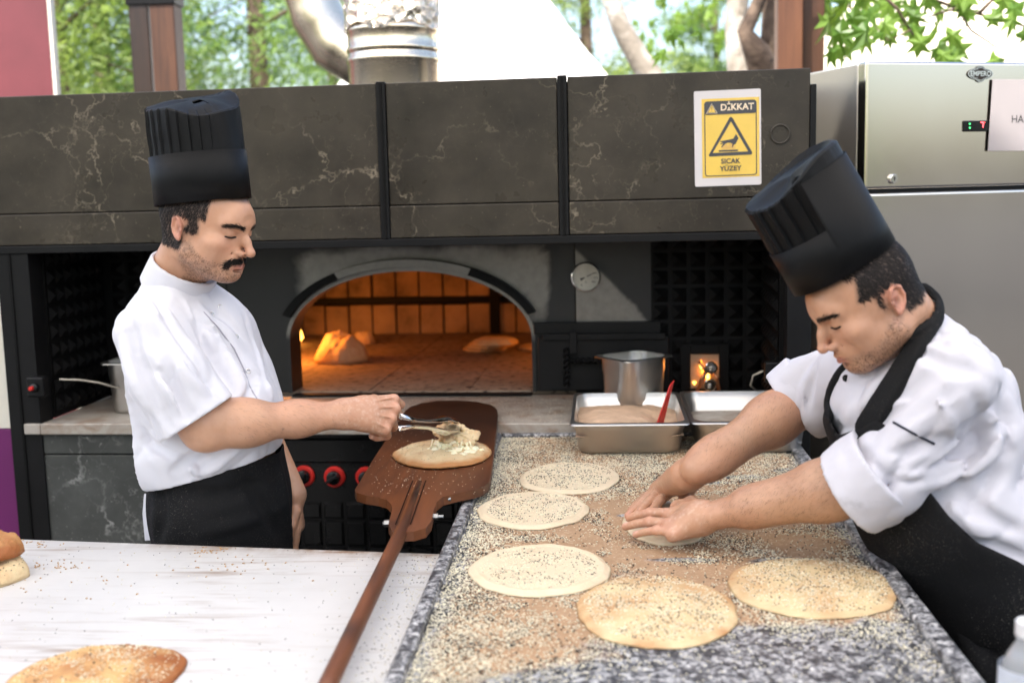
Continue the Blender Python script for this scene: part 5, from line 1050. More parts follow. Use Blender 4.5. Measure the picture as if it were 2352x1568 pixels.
# tongs with two scoops, gripping the torn piece
TIP = tc+np.array([-.012, -.005, .024]); GRIP = aty(952, 972, 2.40)
tg = thing('serving_tongs', 'metal serving tongs gripping the torn bread top', 'tongs', tuple(TIP))
ax_ = (TIP-GRIP); Lx = np.linalg.norm(ax_); ax_ = ax_/Lx; up_ = np.array([0, 0, 1.])-ax_*ax_[2]; up_ /= np.linalg.norm(up_); sd2 = np.cross(ax_, up_)
for s in (1, -1):
    sec = [(-.09, .004, .010, .012), (0.0, .004, .008, .006), (Lx*.35, .004, .007, .007), (Lx*.55, .010, .009, .010), (Lx*.75, .020, .012, .016), (Lx*.95, .024, .012, .013), (Lx*1.08, .017, .006, .008)]; R = []
    for (d, hw, dep, off) in sec:
        ce = GRIP+ax_*d+up_*s*off*.9; row = []
        for th in range(9):
            q = -1+2*th/8; row.append(ce+sd2*hw*q+up_*s*(dep*(1-q*q)-.002))
        for th in range(9):
            q = 1-2*th/8; row.append(ce+sd2*(hw-.0008)*q+up_*s*(dep*(1-q*q)-.0033))
        R.append([tuple(p) for p in row])
    o = MB().rings(R).build('tong_arm', MAT['chrome'], tg, smooth=True)
# ---------------------------------------------------------------- steel pans
def rr_ring(cx, cy, hx, hy, r, z, n=6):
    P = []
    for (sx_, sy_, s) in ((1, 1, 0), (-1, 1, 90), (-1, -1, 180), (1, -1, 270)):
        P += [(cx+sx_*(hx-r)+r*math.cos(math.radians(s+90*k/n)), cy+sy_*(hy-r)+r*math.sin(math.radians(s+90*k/n)), z) for k in range(n+1)]
    return P
def pan(label, cx, cy, hx, hy, zb, zt, rz=0, group='steel pans around the oven'):
    t = thing('steel_pan', label, 'pan', (cx, cy, zb), math.radians(rz), group); h = zt-zb; tp = .88 if h < .13 else .86; w_ = .0012
    st = h*.68
    prof = [(tp*.90, .0, .8), (tp*.97, .004, .9), (tp, .014, 1), (tp+.035, st, 1), (tp+.055, st+.006, 1), (tp+.065, h-.006, 1), (tp+.07, h-.001, 1), (1.0, h+.0005, .45), (1.003, h-.004, .45)]
    R = [rr_ring(0, 0, hx*a, hy*a*(1 if True else 1), .045*b if a < .99 else .016, z) for a, z, b in prof]
    Ri = [rr_ring(0, 0, hx*a-w_*2, hy*a-w_*2, .043*b, z+.0018) for a, z, b in prof[:7]]
    m = MB(); m.rings(R[::1], cap=False); k = len(m.v)
    m.rings(Ri, cap=False); n = len(R[0]); m.f.append(tuple(range(n))[::-1]); m.f.append(tuple(range(k, k+n)))
    a, b = 6*n+k, 7*n
    for j in range(n): m.f.append((a+j, a+(j+1) % n, 7*n+(j+1) % n, 7*n+j))
    o = m.build('pan_body', MAT['steel'], t, False, smooth=True, fix=False); smooth_by_angle(o.data, 50); return t
yf = 2.80; pzr = aty(1446, 973, yf-.005)[2]; pl_, pr_ = aty(1309, 972, yf-.01), aty(1585, 975, yf-.01); pbk = atz(1450, 901, pzr)[1]
p1 = ((pl_[0]+pr_[0])/2, (yf-.01+pbk)/2, (pr_[0]-pl_[0])/2, (pbk-yf+.01)/2)
pan('wide steel pan filled with semolina and a red scraper', *p1, CZ+.0005, pzr)
L = Loaf((p1[0], p1[1], pzr-.036), p1[2]*.90, p1[3]*.90, .022, 71, wob=.015, bumpy=.6, flat=2.0); fo = thing('semolina_heap', 'tan semolina flour heaped in the wide steel pan', 'flour', (p1[0], p1[1], pzr-.04))
Xs, Ys = np.meshgrid(np.linspace(-1, 1, 60), np.linspace(-1, 1, 60)); XX = p1[0]+Xs*p1[2]*.915; YY = p1[1]+Ys*p1[3]*.905; PP = np.stack([XX.ravel(), YY.ravel(), 0*XX.ravel()], -1)
ZZ = pzr-.036+.022*(1-np.clip(np.hypot(Xs+.2, Ys*.9), 0, 1)**2).ravel()+.020*(fbm(PP, 22, 4, 4)-.5)-.018*np.exp(-(((Xs-.62)/.25)**2+((Ys+.1)/.4)**2)).ravel(); PP[:, 2] = ZZ
ii = (np.arange(59)[:, None]*60+np.arange(59)[None]).ravel(); tag(link('heap_surface', mesh_np('heap', PP, np.stack([ii, ii+1, ii+61, ii+60], -1)), MAT['flour'], fo), kind='stuff')
a, b = aty(1519, 955, p1[1]-.01), aty(1541, 875, p1[1]-.01); rs = thing('scraper', 'red plastic scraper stuck in the semolina', 'scraper', tuple(a)); d_ = (b-a)
m = MB(); nrm_ = np.array([.85, -.5, 0]); nrm_ /= np.linalg.norm(nrm_); wv = np.array([.5, .85, 0])*.024; w2 = wv*.62; th_ = nrm_*.0035
m.add([a-wv*.9-d_*.25, a+wv*.9-d_*.25, b+w2-d_*.28, b+w2*1.0, b-w2*.2-d_*.12, a-wv*.9-d_*.25+th_, a+wv*.9-d_*.25+th_, b+w2-d_*.28+th_, b+w2*1.0+th_, b-w2*.2-d_*.12+th_], [(0, 1, 2, 3, 4), (9, 8, 7, 6, 5), (0, 5, 6, 1), (1, 6, 7, 2), (2, 7, 8, 3), (3, 8, 9, 4), (4, 9, 5, 0)]); m.build('blade', MAT['red'], rs, bevel=.001)
x2 = p1[0]+2*p1[2]+.004; pan('wide steel pan almost empty beside the semolina pan', x2, p1[1]+.004, p1[2], p1[3], CZ+.0005, pzr+.001)
Xs, Ys = np.meshgrid(np.linspace(-1, 1, 30), np.linspace(-1, 1, 30)); PP = np.stack([(x2+Xs*p1[2]*.86).ravel(), (p1[1]+Ys*p1[3]*.84).ravel(), 0*Xs.ravel()], -1); PP[:, 2] = CZ+.022+.012*fbm(PP, 18, 6); ii = (np.arange(29)[:, None]*30+np.arange(29)[None]).ravel()
tag(tag(link('seed_layer', mesh_np('heap', PP, np.stack([ii, ii+1, ii+31, ii+30], -1)), MAT['counter']), 'sesame and flour left in the second wide pan', 'flour'), kind='stuff')
pc = atz(1455, 815, LZ+.155); pan('tall narrow steel pan standing on the ledge by the firebox', pc[0], pc[1]+.02, .088, .080, LZ+.0005, LZ+.150, 38)
pc = aty(278, 838, 3.28); pan('tall steel pan on the ledge behind the moustached cook', pc[0]+.055, pc[1]+.03, .098, .085, LZ+.0005, aty(250, 838, 3.2)[2], -2)
# ---------------------------------------------------------------- water bottle at the counter edge
pc = aty(2358, 1560, 1.36); bt = thing('water_bottle', 'clear plastic water bottle standing on the counter end', 'bottle', (pc[0], pc[1], CZ))
zt_ = aty(2350, 1425, 1.36)[2]; hb = zt_-CZ
tpl = NT('clear_plastic'); tpl.base((.90, .93, .97)); tpl.set(Roughness=.12, Transmission_Weight=.7, IOR=1.15); MAT['pet'] = tpl.m
MAT['capw'] = simple('white_cap_plastic', (.75, .76, .78), .4); MAT['labelb'] = simple('pale_blue_label', (.62, .68, .78), .4)
pr = [(.028, 0), (.032, .006)] + [(.032-.0012*(k % 2), .006+(hb-.075)*k/10) for k in range(1, 11)] + [(.030, hb-.062), (.022, hb-.042), (.014, hb-.028), (.0125, hb-.020)]
bo = MB().lathe(pr, 32, T(pc[0], pc[1], CZ+.001)).build('bottle_body', MAT['pet'], bt, smooth=True); MB().lathe([(.0145, hb-.020), (.0150, hb-.018), (.0150, hb-.002), (.013, hb), (0, hb)], 24, T(pc[0], pc[1], CZ+.001)).build('cap', MAT['capw'], bt, smooth=False)
MB().lathe([(.0326, hb*.35), (.0327, hb*.36), (.0327, hb*.58), (.0326, hb*.59)], 32, T(pc[0], pc[1], CZ+.001), cap=False).build('label_band', MAT['labelb'], bt, smooth=True)
# ---------------------------------------------------------------- loose sesame on the counter, table, ledge and peel
def dens(x, y):
    P = np.stack([x, y, 0*x], -1); d = .04+2.2*np.clip(fbm(P, 6, 21)-.50, 0, 1)+2.4*np.clip(fbm(P, 22, 23)-.51, 0, 1)
    d = d + .75*np.exp(-((x-CX0-.055)/.05)**2) + .55*sstep(2.35, 2.6, y)*(fbm(P, 12, 4)) + .35*np.exp(-((x-CX1+.07)/.04)**2)*sstep(2.4, 2.0, y)
    c = atz(1050, 1480, CZ); d = d+.7*np.exp(-((x-c[0])/.12)**2-((y-c[1])/.16)**2)
    c = atz(1330, 1540, CZ); d = d+.45*np.exp(-((x-c[0])/.12)**2-((y-c[1])/.05)**2)
    for u, v, a, b in ((1450, 1190, .08, .05), (1480, 1270, .07, .05), (1900, 1250, .1, .03), (1150, 1500, .06, .03)):
        c = atz(u, v, CZ); d = d-.35*np.exp(-((x-c[0])/a)**2-((y-c[1])/b)**2)
    for (c, a, b) in BW[:5]: d = d*(1-.8*np.exp(-(((x-c[0])/a)**2+((y-c[1])/b)**2)**1.5))
    return np.clip(d, .02, 1)
def scatter(n, seed, blk=0):
    rng = np.random.default_rng(seed); x = rng.uniform(CX0+.024, CX1-.032, n); y = rng.uniform(1.30, CY1-.024, n); dd = dens(x, y)*(1 if not blk else np.clip(.15+2.2*(fbm(np.stack([x, y, 0*x], -1), 17, 41)-.38), .1, 1.4)); k = rng.random(n) < dd; x, y = x[k], y[k]; return np.stack([x, y, CZ+.0007+rng.random(len(x))*.0012], -1), rng
P, r1 = scatter(105000, 5); tag(tag(link('white_sesame', seeds_mesh(P, .0042, r1), MAT['seedwhite']), 'white sesame seeds strewn over the granite counter', 'sesame'), kind='stuff')
P, r1 = scatter(80000, 6, 1); tag(tag(link('black_sesame', seeds_mesh(P, .0042, r1), MAT['seedblack']), 'black sesame seeds strewn over the granite counter', 'sesame'), kind='stuff')
def strew(name, label, mat, n, fx, L, seed, cat='sesame'):
    rng = np.random.default_rng(seed); P = fx(rng, n); tag(tag(link(name, seeds_mesh(P, L, rng), mat), label, cat), kind='stuff')
def on_table(rng, n):
    x = np.concatenate([tbx-np.abs(rng.normal(size=n//2))*.06-.002, rng.uniform(-1.25, tbx, n-n//2)]); y = rng.uniform(1.3, 2.12, n); k = y < far_edge(x)-.01; return np.stack([x, y, 0*x+TZ+.0008], -1)[k]
strew('white_sesame', 'white sesame seeds fallen on the white table', MAT['seedwhite'], 800, on_table, .003, 31); strew('black_sesame', 'black sesame seeds fallen on the white table', MAT['seedblack'], 460, on_table, .003, 32)
def crumbs(rng, n):
    o = []
    for u, v, s in ((80, 1250, .03), (130, 1300, .035), (560, 1300, .05), (480, 1265, .02), (200, 1330, .1)): c = atz(u, v, TZ); o.append(np.stack([c[0]+rng.normal(size=n)*s, c[1]+rng.normal(size=n)*s*.6, np.full(n, TZ+.001)], -1))
    o = np.vstack(o); return o[o[:, 1] < far_edge(o[:, 0])-.005]
strew('bread_crumbs', 'brown bread crumbs scattered on the white table', MAT['crumb'], 30, crumbs, .0055, 33, 'crumbs')
def on_ledge(rng, n):
    x = rng.uniform(-.36, .62, n); y = rng.uniform(.0, .39, n); return np.array([o2w(a, b, LZ+.0008) for a, b in zip(x, y)])
strew('white_sesame', 'white sesame seeds on the oven ledge', MAT['seedwhite'], 1100, on_ledge, .003, 34); strew('black_sesame', 'black sesame seeds on the oven ledge', MAT['seedblack'], 450, on_ledge, .003, 35)
def on_peel(rng, n):
    u = rng.uniform(850, 1115, n); v = rng.uniform(985, 1135, n); k = (u > 815+(1125-v)*.62); return np.array([atp(a, b, .0008) for a, b in zip(u[k], v[k])])
strew('white_sesame', 'white sesame seeds on the wooden peel', MAT['seedwhite'], 260, on_peel, .0026, 36)
# ---------------------------------------------------------------- the moustached cook at the peel
def J(u, v, y): return aty(u, v, y)
def hair_part(name, parent, V, F, mask, n, comb, L, W, seed, lift=.25, mat='hair', extra=None):
    """real hair blades rooted on faces where mask is high"""
    rng = np.random.default_rng(seed); N = vnormals(V, F); ctr = V[F].mean(1); m = mask[F].mean(1); ar = np.linalg.norm(np.cross(V[F[:, 2]]-V[F[:, 0]], V[F[:, 3]]-V[F[:, 1]]), axis=1); p = m*ar
    if p.sum() <= 0: return None
    k = rng.choice(len(F), n, p=p/p.sum()); w_ = rng.dirichlet(np.ones(4), n); P = (V[F[k]]*w_[..., None]).sum(1); Nn = N[F[k]].mean(1); D = comb(P)+rng.normal(size=(n, 3))*.25
    Vs, Fs = strands(P, D, Nn, L*rng.uniform(.6, 1.2, n), np.full(n, W), rng, lift); return Vs, Fs
c1 = thing('person', 'cook in white short sleeve jacket and tall black hat tearing bread with tongs', 'person', (J(480, 1100, 2.32)[0], 2.33, 0))
h1p, h1R = head_frame(J(475, 520, 2.30), -16, 13, 2)
nb1 = J(405, 640, 2.33); nl = h1R.T@(nb1-h1p)
s = head_sdf(nl, .95, 1.03); lashes(c1, s, h1p, h1R); V, F = s.mesh(); V = relax(V, F, 1, .4); V[:, 2] = np.where(V[:, 2] < -.01, -.01+(V[:, 2]+.01)*.93, V[:, 2])
def hairline1(P):
    x, y, z = P.T; ax = np.abs(x); edge = .040-.0*x; front = sstep(.050, .040, y+.35*np.clip(.050-z, -1, .03)*0); top = sstep(.062, .072, z)
    back = sstep(.012, .0, y+.012)*sstep(-.060, -.045, z+.25*np.clip(y+.06, -.05, 0)); sidebrn = sstep(.034, .022, y)*sstep(-.016, -.006, z)*sstep(-.012, -.004, y)
    upper = sstep(.046, .036, y)*sstep(.016, .026, z); ear = sstep(.0715, .0735, ax)*sstep(.010, .002, y)*sstep(-.042, -.034, y)*sstep(.020, .014, z)*sstep(-.04, -.034, z); neckcut = sstep(-.052, -.044, z)
    return np.clip(np.maximum.reduce([top, back*neckcut, sidebrn, upper])*(1-ear), 0, 1)
HM = hairline1(V); Ch = head_colors(V, .85, .62, hairline1); HV, HF = V, F; hV = h1p+V@h1R.T
# near (right) arm, fist round the tongs
sh, el, wr = J(324, 765, 2.15), J(474, 982, 2.16), J(812, 948, 2.31)
a = nrm(J(925, 952, 2.37)-J(815, 946, 2.31)); l = nrm(c_up*.66+c_rt*.40-(-c_fw)*.58); l = nrm(l-a*(l@a)); n_ = nrm(np.cross(l, a)); n_ = n_ if n_@(-c_fw) > 0 else -n_
lo = np.minimum.reduce([sh, el, wr])-.12; hi = np.maximum.reduce([sh, el, wr, wr+a*.2])+.10
g = SDF(lo, hi, .0024); ea = nrm(wr-el)
g.cone(sh+nrm(el-sh)*.05, el-nrm(el-sh)*.01, .036, .043, .0, '+'); g.ell(el+np.array([0, 0, -.006]), (.040, .040, .038), .02); m1 = el+ea*.075
g.cone(el, m1+np.array([0, 0, .004]), .041, .0425, .03); g.cone(m1, el+(wr-el)*.62, .0425, .0330, .03); g.cone(el+(wr-el)*.6, wr, .0335, .0275, .03, '+', l, .82)
g.cone(el-nrm(el-sh)*.03+np.array([0, 0, .0]), el+(wr-el)*.3, .036, .034, .03)
g.cone(wr-ea*.02, wr+a*.03, .029, .034, .02, '+', l, .72); offs = (.034, .0115, -.0115, -.033); MC = [wr+a*(.094, .093, .083, .069)[i]+l*offs[i]+n_*(.006-.002*abs(i-1)) for i in range(4)]
for i in range(4): g.cone(wr+a*.022+l*offs[i]*.62-n_*.002, MC[i]-n_*.006, .0170, .0140, .014)
tips = []; knk = []
for i in range(4):
    c0, c1_, c2 = (math.radians(x) for x in ((48, 84, 60), (56, 88, 60), (60, 90, 60), (62, 92, 60))[i]); L = ((.046, .027, .021), (.049, .030, .022), (.046, .028, .021), (.037, .022, .019))[i]; ang = c0; p0 = MC[i]; P_ = [p0]
    for j, ln in enumerate(L):
        d = a*math.cos(ang)-n_*math.sin(ang)+l*(.05*(1.5-i)); P_.append(P_[-1]+nrm(d)*ln); ang += (c1_, c2, 0)[j]
    r0 = (.0108, .0110, .0106, .0096)[i]; g.chain(P_, [r0*1.06, r0*1.0, r0*.92, r0*.78], .0012); g.ell(MC[i], (r0*1.14,)*3, .004); knk += [MC[i], P_[1]]; tips.append(P_[3])
tb_ = wr+a*.030+l*.030-n_*.010; g.chain([tb_, tb_+a*.032+l*.012-n_*.018, tb_+a*.060+l*.004-n_*.030, tb_+a*.082-l*.008-n_*.034], [.015, .0125, .011, .009], .006)
for k in range(4): g.cone(MC[k]-a*.008+n_*.012, wr+a*.02+l*offs[k]*.5+n_*.020, .0016, .0010, .005)
Va, Fa = g.mesh(); Va = relax(Va, Fa, 1, .4); keep = None; Ca = arm_colors(Va, tips, knk, hand=wr+a*.06)
for u_, v_ in ((690, 933), (735, 965), (650, 985)):
    q_ = g.hit(u_, v_)
    if q_ is not None: m_ = .8*np.exp(-(np.linalg.norm(Va-q_, axis=1)/.0022)**2); Ca = Ca*(1-m_[:, None])+np.array([.06, .035, .03])*m_[:, None]
# far (left) arm hanging by the side
sh2, el2, wr2 = J(520, 765, 2.48), J(592, 980, 2.52), J(676, 1135, 2.46)
dwn = nrm(np.array([.05, -.04, -1])); l2 = nrm(np.array([.25, -.95, 0])); n2 = np.cross(dwn, l2)
g2 = SDF(np.minimum.reduce([sh2, el2, wr2])-.1-np.array([0, 0, .14]), np.maximum.reduce([sh2, el2, wr2])+.10, .003); g2.cone(sh2, el2, .036, .040, .0); g2.cone(el2, wr2, .043, .028, .03); g2.cone(wr2, wr2+dwn*.07, .027, .036, .02, '+', l2, .5)
for i in range(4):
    o = wr2+dwn*.075+l2*(.028-.0185*i); cu = (.25, .3, .35, .4)[i]; L = (.042, .026, .020); p = [o]; an = cu
    for ln in L: p.append(p[-1]+(dwn*math.cos(an)+n2*math.sin(an))*ln); an += .45
    g2.chain(p, [.0098, .0092, .0085, .0072], .003)
g2.chain([wr2+dwn*.03+l2*.03, wr2+dwn*.06+l2*.044+n2*.012, wr2+dwn*.095+l2*.042+n2*.018], [.013, .0105, .0085], .006)
Vb, Fb = g2.mesh(); Cb = arm_colors(Vb)*.97
# hidden trunk under the clothes joins head and arms
f1 = nrm(np.array([math.cos(math.radians(-18)), math.sin(math.radians(-18)), 0])); r1_ = np.array([f1[1], -f1[0], 0])
pel = J(492, 1130, 2.34); tp = SDF(np.array([pel[0]-.3, 2.0, pel[2]-.05]), np.array([pel[0]+.25, 2.65, nb1[2]+.03]), .008)
tp.cone(pel, J(430, 830, 2.32), .125, .13, 0, '+', r1_, .62); tp.cone(sh+np.array([.02, .03, -.01]), sh2, .034, .034, .04); tp.cone(J(420, 740, 2.33), nb1, .05, .052, .04); Vt, Ft = tp.mesh(); Ct = np.tile(SKIN, (len(Vt), 1))
person_body(c1, [(hV, HF, Ch), (Va, Fa, Ca), (Vb, Fb, Cb), (Vt, Ft, Ct)])
# jacket
jk = SDF(np.array([-.95, 1.98, .86]), np.array([-.36, 2.72, 1.60]), .0048)
ch = J(425, 800, 2.325); wa = J(478, 1010, 2.335); hip = J(492, 1085, 2.335)
jk.cone(wa, ch, .172, .178, 0, '+', r1_, .72); jk.cone(hip, wa, .165, .176, .03, '+', r1_, .78); jk.ell(J(520, 960, 2.30), (.11, .13, .13), .05); jk.ell(J(395, 1030, 2.30), (.10, .10, .085), .04)
jk.cone(J(345, 768, 2.20), sh2+np.array([-.02, -.02, .0]), .054, .054, .05); jk.cone(J(345, 735, 2.24), J(388, 680, 2.31), .044, .054, .05); jk.cone(J(520, 745, 2.44), J(425, 695, 2.34), .046, .054, .05); jk.ell(J(335, 835, 2.30), (.072, .11, .11), .05)
jk.cone(J(438, 722, 2.345), J(404, 676, 2.33), .068, .066, .03); sa = nrm(el-sh); hem = J(452, 962, 2.155)
jk.cone(sh2, sh2+(el2-sh2)*.9, .07, .078, .03)
slv = SDF(np.minimum(sh, hem)-.14, np.maximum(sh, hem)+.14, .0045)
slv.cone(sh+np.array([.004, .010, .004]), sh+(hem-sh)*.5, .064, .077, 0); slv.cone(sh+(hem-sh)*.5, hem+sa*.05, .077, .086, .02)
for st, r_, d_ in (([(330, 690), (372, 760), (420, 850), (470, 905)], .014, .007), ([(300, 740), (318, 830), (350, 910), (392, 985)], .013, -.007), ([(360, 690), (410, 770), (455, 840), (505, 905)], .012, -.006), ([(345, 800), (385, 880), (425, 955)], .012, .006), ([(280, 780), (300, 860), (345, 950)], .012, .006), ([(400, 760), (440, 830), (480, 880)], .010, .005), ([(380, 830), (410, 900), (440, 960)], .009, -.005)): slv.stroke(st, r_*.8, d_*1.3, .010)
slv.noise(.003, 11, 8); slv.ridges(.013, 17, fold_frame(sa+c_rt*.25), 3); slv.ridges(.008, 30, fold_frame(sa-c_rt*.5), 9); slv.cut(hem, sa); inn = slv.like(); inn.cone(sh+sa*.12, hem+sa*.12, .045, .0775, 0); slv.D = np.maximum(slv.D, -inn.D); Vs, Fs = slv.mesh(); Vs = relax(Vs, Fs, 1, .5)
h_ = slv.like()
# stand collar, a slanted open ring round the neck
ctop = J(425, 612, 2.325); cN = nrm(f1*.52+np.array([0, 0, .85])); cb = ctop-cN*.055
co = SDF(cb-.14, ctop+.14, .0036); co.cone(cb-cN*.02, ctop+cN*.03, .080, .0745, 0, '+', r1_, .92); co.cut(ctop, cN); co.cut(cb-cN*.004, -cN); ci = co.like(); ci.cone(cb-cN*.05, ctop+cN*.06, .0715, .0660, 0, '+', r1_, .92); co.D = np.maximum(co.D, -ci.D)
gap = co.like(); gp_ = ctop+f1*.068-r1_*.0; gap.cone(gp_+cN*.02, gp_-cN*.055, .013, .005, 0); co.D = np.maximum(co.D, -gap.D); Vc, Fc = co.mesh(); Vc = relax(Vc, Fc, 2, .5)
for st in ([(470, 735), (520, 780), (556, 840), (572, 880), (590, 915)],): jk.stroke(st, .006, -.004, .006)
for st, r_, d_ in (([(262, 800), (275, 890), (320, 985), (355, 1045)], .012, -.007), ([(285, 880), (330, 1000), (365, 1070)], .014, .007), ([(330, 1010), (400, 1050), (470, 1062)], .012, -.007), ([(390, 1035), (440, 1072), (455, 1090)], .011, .008), ([(520, 1000), (450, 1042), (400, 1078)], .013, -.007), ([(560, 1015), (510, 1060), (470, 1085)], .012, .006),
                   ([(450, 740), (500, 840), (535, 905)], .010, -.005), ([(480, 720), (530, 820), (560, 900)], .011, .005), ([(572, 770), (600, 850), (622, 910)], .012, .006), ([(560, 730), (590, 800), (612, 880)], .009, -.004), ([(268, 760), (262, 840), (285, 930)], .012, .005), ([(470, 680), (520, 720), (560, 780)], .009, -.004), ([(590, 860), (560, 930), (500, 990)], .012, -.005), ([(430, 690), (450, 740), (490, 800)], .010, .005)):
    jk.stroke(st, r_*.8, d_*1.3, .010)
jk.ridges(.015, 15, fold_frame(np.array([.35, 0, -1])), 5); jk.ridges(.013, 20, fold_frame(np.array([.9, 0, .45])), 11, mask=lambda P: sstep(1.22, 1.05, P[:, 2])); jk.noise(.003, 9, 4, (1, 1, .6)); jk.noise(.0016, 24, 6); jk.cut(J(400, 1090, 2.33), np.array([.24, 0, -1.]))
Vj, Fj = jk.mesh(); Vj = relax(Vj, Fj, 1, .5); jo = link('jacket', mesh_np('jacket', Vj, Fj), MAT['jacket'], c1); link('sleeve', mesh_np('sleeve', Vs, Fs), MAT['jacket'], jo); link('collar', mesh_np('collar', Vc, Fc), MAT['jacket'], jo)
for u, v in ((487, 722), (507, 705), (543, 773), (571, 852)):
    q = jk.hit(u, v)
    if q is not None:
        Mb = Matrix.Translation(Vector(q-c_fw*.002)) @ Vector(tuple(-c_fw*.8+np.array([.5, 0, .1]))).to_track_quat('Z', 'Y').to_matrix().to_4x4()
        MB().rings([[((.0045+.0011*math.cos(b))*math.cos(t_), (.0045+.0011*math.cos(b))*math.sin(t_), .0011*math.sin(b)) for b in [2*math.pi*i/6 for i in range(6)]] for t_ in [2*math.pi*k/20 for k in range(20)]], cap=False, M=Mb, close=True).build('snap_button', MAT['chrome'], jo, smooth=True)
MAT['seam'] = simple('jacket_seam_thread', (.40, .39, .45), .8)
def seam(fld_, px, parent, r=.0011, name='seam'):
    pp = [(px[i][0]+(px[i+1][0]-px[i][0])*f, px[i][1]+(px[i+1][1]-px[i][1])*f) for i in range(len(px)-1) for f in (0, .25, .5, .75)]+[px[-1]]
    q_ = [fld_.hit(*p) for p in pp]; q_ = [tuple(q-c_fw*.0022) for q in q_ if q is not None]
    if len(q_) > 2: MB().tube(q_, r, 6).build(name, MAT['seam'], parent, smooth=True)
seam(jk, [(468, 716), (500, 750), (538, 800), (562, 850), (573, 885), (592, 918)], jo, .0014, 'placket_edge')
# light hair on the forearm
t_ = (Va-el)@ea/np.linalg.norm(wr-el); p_ = hair_part('arm_hair', c1, Va, Fa, sstep(.1, .3, t_)*sstep(1.0, .85, t_)*(.3+fbm(Va, 25, 3)), 1300, lambda P: ea[None]*.7+np.array([0, -.2, -.5])[None]+0*P, .008, .00011, 31, .22); link('arm_hair', mesh_np('arm_hair', p_[0], p_[1], False), MAT['fuzz'], c1)
# apron, trousers, shoes
ap = SDF(np.array([pel[0]-.30, 2.05, .38]), np.array([pel[0]+.28, 2.65, 1.08]), .006); w0 = J(500, 1040, 2.335); kn = np.array([pel[0]+.02, 2.35, .42])
ap.cone(kn, J(506, 1150, 2.335), .172, .160, 0, '+', r1_, .84); ap.cone(J(506, 1150, 2.335), w0, .160, .158, .03, '+', r1_, .84); ap.cut(w0+np.array([0, 0, .012]), np.array([-.18, 0, 1]))
for st, r_, d_ in (([(470, 1220), (560, 1200), (650, 1165)], .010, .005), ([(420, 1130), (500, 1140), (600, 1110)], .012, -.004), ([(360, 1110), (370, 1180), (362, 1240)], .010, -.005), ([(640, 1060), (655, 1150), (668, 1240)], .010, .005), ([(560, 1090), (600, 1160), (640, 1230)], .012, -.003)): ap.stroke(st, r_, d_, .014)
ap.ridges(.008, 14, fold_frame(np.array([.15, 0, 1])), 6); ap.noise(.005, 7, 9, (1, 1, .35)); Vp, Fp = ap.mesh(); Vp = relax(Vp, Fp, 2); link('apron', mesh_np('apron', Vp, Fp), MAT['apron'], c1)
def legs(parent, hipc, f, hz, fw=.02):
    r = np.array([f[1], -f[0], 0]); g_ = SDF(hipc-np.array([.3, .3, 0])*1.0-np.array([0, 0, hipc[2]-.06]), hipc+np.array([.3, .3, .06]), .011)
    for sgn in (-1, 1): g_.cone(hipc+r*sgn*.070-np.array([0, 0, .02]), np.array([*(hipc[:2]+r[:2]*sgn*.085+f[:2]*fw), .48]), .072, .062, .03); g_.cone(np.array([*(hipc[:2]+r[:2]*sgn*.085+f[:2]*fw), .48]), np.array([*(hipc[:2]+r[:2]*sgn*.10), .09]), .068, .055, .02)
    v, f_ = g_.mesh(); link('trousers', mesh_np('trousers', relax(v, f_, 1), f_), MAT['trouser'], parent)
    for sgn in (-1, 1):
        b = np.array([*(hipc[:2]+r[:2]*sgn*.10), .045]); q = SDF(b-.2, b+np.array([.2, .2, .1]), .008); q.cone(b-f*.05, b+f*.02+np.array([0, 0, .015]), .045, .05, 0); q.cone(b, b+f*.15-np.array([0, 0, .008]), .045, .034, .03); q.cut(np.array([0, 0, .004]), np.array([0, 0, -1.])); v, f_ = q.mesh(); link('shoe', mesh_np('shoe', v, f_), MAT['shoe'], parent)
legs(c1, np.array([pel[0]+.005, 2.345, pel[2]-.06]), f1, 0)
# white jacket tail hanging under the apron tie
tl = J(342, 1190, 2.28); MB().prism([(-.012, -.05), (.010, -.045), (.012, .05), (-.004, .055), (-.014, .01)], .006, T(*tl) @ RZ(-30) @ RX(90)).build('jacket_tail', MAT['jacket'], c1, bevel=.002)
# hair, eyebrows, moustache, stubble
def in_head(part, name, mat='hair'):
    if part: link(name, mesh_np(name, h1p+part[0]@h1R.T, part[1], False), MAT[mat], c1)
in_head(hair_part('hair', c1, HV, HF, np.clip(HM*1.6-.5+.6*(fbm(HV, 70, 2)-.5), 0, 1)*(HV[:, 2] < .085)*(HV[:, 1] < .046), 8000, lambda P: np.stack([0*P[:, 0], -.35+0*P[:, 0], -1+0*P[:, 0]], -1), .009, .0006, 1, .18), 'hair')
ex, ey_, ez = np.abs(HV[:, 0]), HV[:, 1], HV[:, 2]
brow = np.exp(-((ez-.0140-.0052*np.sin(np.clip((ex-.006)/.036, 0, 1)*1.9)+.22*np.clip(ex-.038, 0, .03))/(.0031-.03*np.clip(ex-.034, 0, .03)))**2)*sstep(.006, .011, ex)*sstep(.054, .047, ex)*sstep(.018, .035, ey_); in_head(hair_part('eyebrows', c1, HV, HF, brow, 900, lambda P: np.stack([np.sign(P[:, 0])*1., -.4+0*P[:, 0], .15+0*P[:, 0]], -1), .0070, .00036, 2, .10), 'eyebrows')
mst = np.exp(-((ez+.0505+.16*np.clip(ex-.010, 0, .03))/.0040)**2)*sstep(.034, .027, ex)*sstep(.062, .072, ey_); mst = np.maximum(mst, .8*np.exp(-((ex-.0295)/.0040)**2-((ez+.060)/.0060)**2)*sstep(.06, .07, ey_)); in_head(hair_part('moustache', c1, HV, HF, mst, 1700, lambda P: np.stack([np.sign(P[:, 0])*.9, 0*P[:, 0], -.6+0*P[:, 0]], -1), .0085, .00042, 3, .16), 'moustache')
